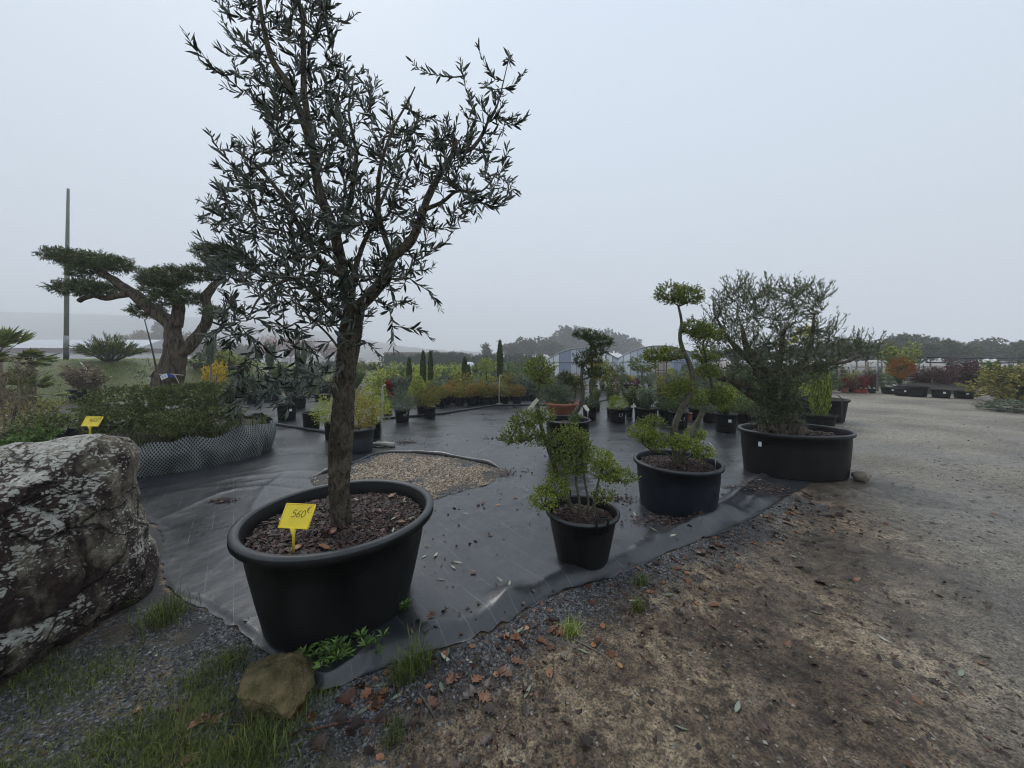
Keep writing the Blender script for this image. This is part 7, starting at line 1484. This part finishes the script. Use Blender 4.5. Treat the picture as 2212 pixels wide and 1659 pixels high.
def far_tree(px, top, Y, w_px, kind, mt, label, group, name='tree', base=0.0):
    rg = np.random.default_rng(abs(int(px * 3 + Y))); Y = Y * 2.0; x = (px - CX) * Y / FPX; H = CH + (HY - top) * Y / FPX - base; w = w_px * Y / FPX; t = thing(name, label, 'tree', (x, Y, base), group, rg.random() * 6.28)
    tr = obj('trunk', UTR, t); tr.scale = (min(w, H) * .7, min(w, H) * .7, H); c = obj('crown', CR[kind][rg.integers(len(CR[kind]))], t, None, M[mt]); c.scale = (w * 1.05, w * 1.05, H * 1.05); tag(c, kind='stuff')
for px_, top, Y_, w_ in ((1128, 733, 62, 66), (1165, 732, 66, 70), (1105, 745, 58, 50), (1192, 742, 60, 60)): far_tree(px_, top - 5, Y_, w_ * 1.1, 'leafy', 'tree', 'rounded oak in the grove beside the greenhouse, hazed by fog', 'oaks beside the greenhouse')
for px_, top, Y_, w_ in ((1235, 709, 88, 88), (1275, 722, 92, 80), (1312, 716, 96, 70), (1345, 728, 90, 70), (1208, 730, 86, 60), (1290, 735, 80, 90), (1372, 745, 95, 40)): far_tree(px_, top - 7, Y_, w_ * 1.1, 'leafy', 'pine', 'tall dark tree towering behind the greenhouse roofs, faded by fog', 'tall trees behind the greenhouses')
for px_, top, Y_, w_ in ((1395, 756, 150, 40), (1440, 752, 160, 46), (1410, 750, 170, 30)): far_tree(px_, top, Y_, w_, 'leafy', 'tree', 'pale distant tree almost lost in fog beyond the greenhouses', 'distant fogged trees')
far_tree(1050, 741, 48, 34, 'pine_tree', 'pine', 'lone young pine above the dark hedge', None, 'pine_tree'); far_tree(972, 764, 60, 14, 'pine_tree', 'pine', 'tiny conifer tip over the dark hedge', None, 'pine_tree')
for q, (px_, top, w_) in enumerate(((1850, 735, 80), (1905, 738, 70), (1960, 728, 86), (2010, 731, 80), (2055, 740, 80), (1930, 726, 60), (2120, 735, 80), (2160, 745, 60), (2205, 742, 70), (2240, 735, 90), (1800, 742, 70), (1870, 748, 90), (1985, 748, 90), (2085, 752, 80), (2180, 755, 80), (1760, 752, 70), (1640, 752, 60), (1590, 756, 60), (1700, 752, 70), (1545, 760, 50))):
    far_tree(px_, top - 6, 24 + 4 * (q % 4), w_ * 1.1, 'leafy', 'tree', 'dull green tree in the belt beyond the nursery rows', 'tree belt beyond the nursery rows')
for px_, top, Y_, w_, m_ in ((300, 712, 66, 70, 'brown_twigs'), (345, 706, 72, 60, 'brown_twigs'), (395, 716, 60, 70, 'brown_twigs'), (440, 730, 55, 70, 'brown_twigs'), (270, 722, 60, 50, 'brown_twigs'), (490, 740, 50, 70, 'brown_twigs'), (475, 728, 62, 50, 'brown_twigs'), (540, 742, 52, 60, 'brown_twigs')): far_tree(px_, top, Y_, w_, 'leafy', m_, 'brown leafless-looking thicket tree behind the grass bank', 'brown thicket trees', base=-.8)
for px_, top, Y_, w_ in ((590, 722, 58, 64), (628, 726, 60, 56), (668, 730, 62, 60), (705, 738, 56, 46), (560, 738, 60, 50), (730, 742, 60, 40)): far_tree(px_, top, Y_, w_, 'bare', 'red_twigs', 'bare reddish tree in the hazy row beyond the grass strip', 'bare reddish trees', base=-.5)
far_tree(340, 704, 85, 40, 'pine_tree', 'pine', 'hazy pine rising over the brown thicket', None, 'pine_tree', -.8)
# dark hedge in front of the timber wall
for q in range(15):
    px_ = 842 + q * 23; Y_ = 72.; x = (px_ - CX) * Y_ / FPX; t = thing('hedge_bush', 'dark evergreen bush of the long hedge before the timber wall', 'hedge', (x, Y_ + (q % 3) * .5, 0), 'dark hedge bushes', q * 1.3); f = obj('foliage', CR['leafy'][q % 4], t, (0, 0, -1.3), M['pine']); f.scale = (4.7, 3.6, 4.15 + .3 * sin(q * 2.1) + (.5 if q in (4, 5, 6) else 0)); tag(f, kind='stuff')
    s_ = obj('stem', USTEM, t); s_.scale = (.05, .05, 1.2)
Y_ = 78.; x0_, x1_ = (830 - CX) * Y_ / FPX, (1000 - CX) * Y_ / FPX; t = thing('timber_wall', 'weathered wall of stacked horizontal boards behind the dark hedge', 'wall', ((x0_ + x1_) / 2, Y_, 0))
for q in range(9): b = Buf(); box(b, (0, .02 * (q % 2), .16 + q * .33), (x1_ - x0_, .12, .315)); obj('board', b.mesh('board', M['wood'], False), t)
p = at(1077, 790, 120.); hh = CH + (HY - 737) * 120 / FPX; t = thing('lamp_mast', 'thin floodlight mast rising far behind the dark hedge', 'lamp', (p[0], 120., 0)); b = Buf(); tube(b, np.array([[0, 0, 0], [0, 0, hh]]), np.array([.14, .09]), 8); obj('mast', b.mesh('mast', M['metal']), t)
for sg in (-1, 1): b = Buf(); box(b, (sg * .4, 0, hh + .05), (.62, .4, .2), 0, tilt=.3); obj('lamp_head', b.mesh('lamp_head', M['metal'], False), t)
b = Buf(); lathe(b, [(.0, .52), (.35, .5), (.55, .38), (.62, .15), (.62, 0)], 20); p = at(1013, 800, 33.); o = obj('white_cover', b.mesh('white_cover', M['white']), None, (p[0], 33., 0.62)); 
o.location = (p[0], 33., 0.0); o.scale = (1, 1, 2.4); tag(o, 'domed white cover showing above the far shrubs', 'cover')
# low white building below the bank
M['roof_pale'] = simple('pale_metal_roof', (0.42, 0.44, 0.46), (0.55, 0.57, 0.59), .5, 2); M['fascia'] = simple('maroon_fascia', (0.10, 0.04, 0.045), (0.13, 0.055, 0.06), .6); M['wall_white'] = simple('white_wall', (0.6, 0.61, 0.61), (0.7, 0.71, 0.71), .7)
Y_ = 95.; x0_, x1_ = (-150 - CX) * Y_ / FPX, (300 - CX) * Y_ / FPX; zt = lambda py: CH + (HY - py) * Y_ / FPX; t = thing('warehouse', 'long low white building with pale roof and maroon band beyond the bank', 'building', ((x0_ + x1_) / 2, Y_, -2)); W = x1_ - x0_
b = Buf(); box(b, (0, 6, (zt(762) + 2) / 2), (W, 12, zt(762) + 2)); obj('wall', b.mesh('wall', M['wall_white'], False), t)
b = Buf(); box(b, (0, 5.9, (zt(762) + zt(752)) / 2 + 2), (W + .6, 12.8, zt(752) - zt(762))); obj('fascia', b.mesh('fascia', M['fascia'], False), t)
b = Buf(); V = np.array([[-W / 2 - .4, -.6, zt(752) + 2.02], [W / 2 + .4, -.6, zt(752) + 2.02], [W / 2 + .4, 6, zt(736) + 2.6], [-W / 2 - .4, 6, zt(736) + 2.6], [W / 2 + .4, 12.5, zt(752) + 2.02], [-W / 2 - .4, 12.5, zt(752) + 2.02]]); b.add(V, [np.array([[0, 1, 2, 3], [3, 2, 4, 5]]), np.array([[1, 4, 2], [0, 3, 5]])]); obj('roof', b.mesh('roof', M['roof_pale'], False), t)
Y_ = 120.; t = thing('distant_shed', 'pale low shed far beyond the grass strip', 'building', ((690 - CX) * Y_ / FPX, Y_, 0)); b = Buf(); box(b, (0, 2, .8), (26, 4, 1.6)); obj('wall', b.mesh('wall', M['wall_white'], False), t); b = Buf(); box(b, (0, 2, 1.72), (26.6, 4.6, .22)); obj('roof', b.mesh('roof', M['roof_pale'], False), t)
# wooded hill
hx_ = np.linspace(-520, 90, 260); hy_ = np.linspace(150, 412, 120); X, Y = np.meshgrid(hx_, hy_); crest = np.interp(X, [-520, -330, -240, -140, -60, 60], [46, 44, 36, 19, 8, 3]); Z = crest * sstep(160, 345, Y) * (1 - .25 * sstep(360, 412, Y)) + 2.6 * np.abs(fbm(X * .09, Y * .09, 0, 3, 3)) * sstep(155, 200, Y) + 3. * fbm(X * .02, Y * .02, 0, 8, 2) * sstep(170, 260, Y) - .6
b = Buf(); ny, nx = X.shape; i, j = np.meshgrid(np.arange(ny - 1), np.arange(nx - 1), indexing='ij'); b.add(np.stack([X, Y, Z], -1).reshape(-1, 3) * [2.3, 2.3, 2.2], [np.stack([i * nx + j, i * nx + j + 1, (i + 1) * nx + j + 1, (i + 1) * nx + j], -1).reshape(-1, 4)])
M['hill'] = simple('wooded_hill', (0.018, 0.022, 0.012), (0.055, 0.055, 0.03), .9, .12, .8, .5, dist=1.5); tag(obj('hill', b.mesh('hill', M['hill'])), kind='structure')
# ------------------------------------------------------------------ foggy air
b = Buf(); box(b, (-300, 470, 53.0), (2200, 1100, 112.0))
mh_, n_, l_, bs_, o_ = mat_new('fog'); n_.remove(bs_)
pv = n_.new('ShaderNodeVolumePrincipled'); pv.inputs['Color'].default_value = (0.95, 0.97, 1.0, 1); pv.inputs['Density'].default_value = 0.0020; pv.inputs['Anisotropy'].default_value = 0.0
l_.new(pv.outputs[0], o_.inputs['Volume'])
haze = obj('haze', b.mesh('haze', mh_, False)); tag(haze, 'pale even fog hanging over the whole nursery', 'haze', kind='stuff')
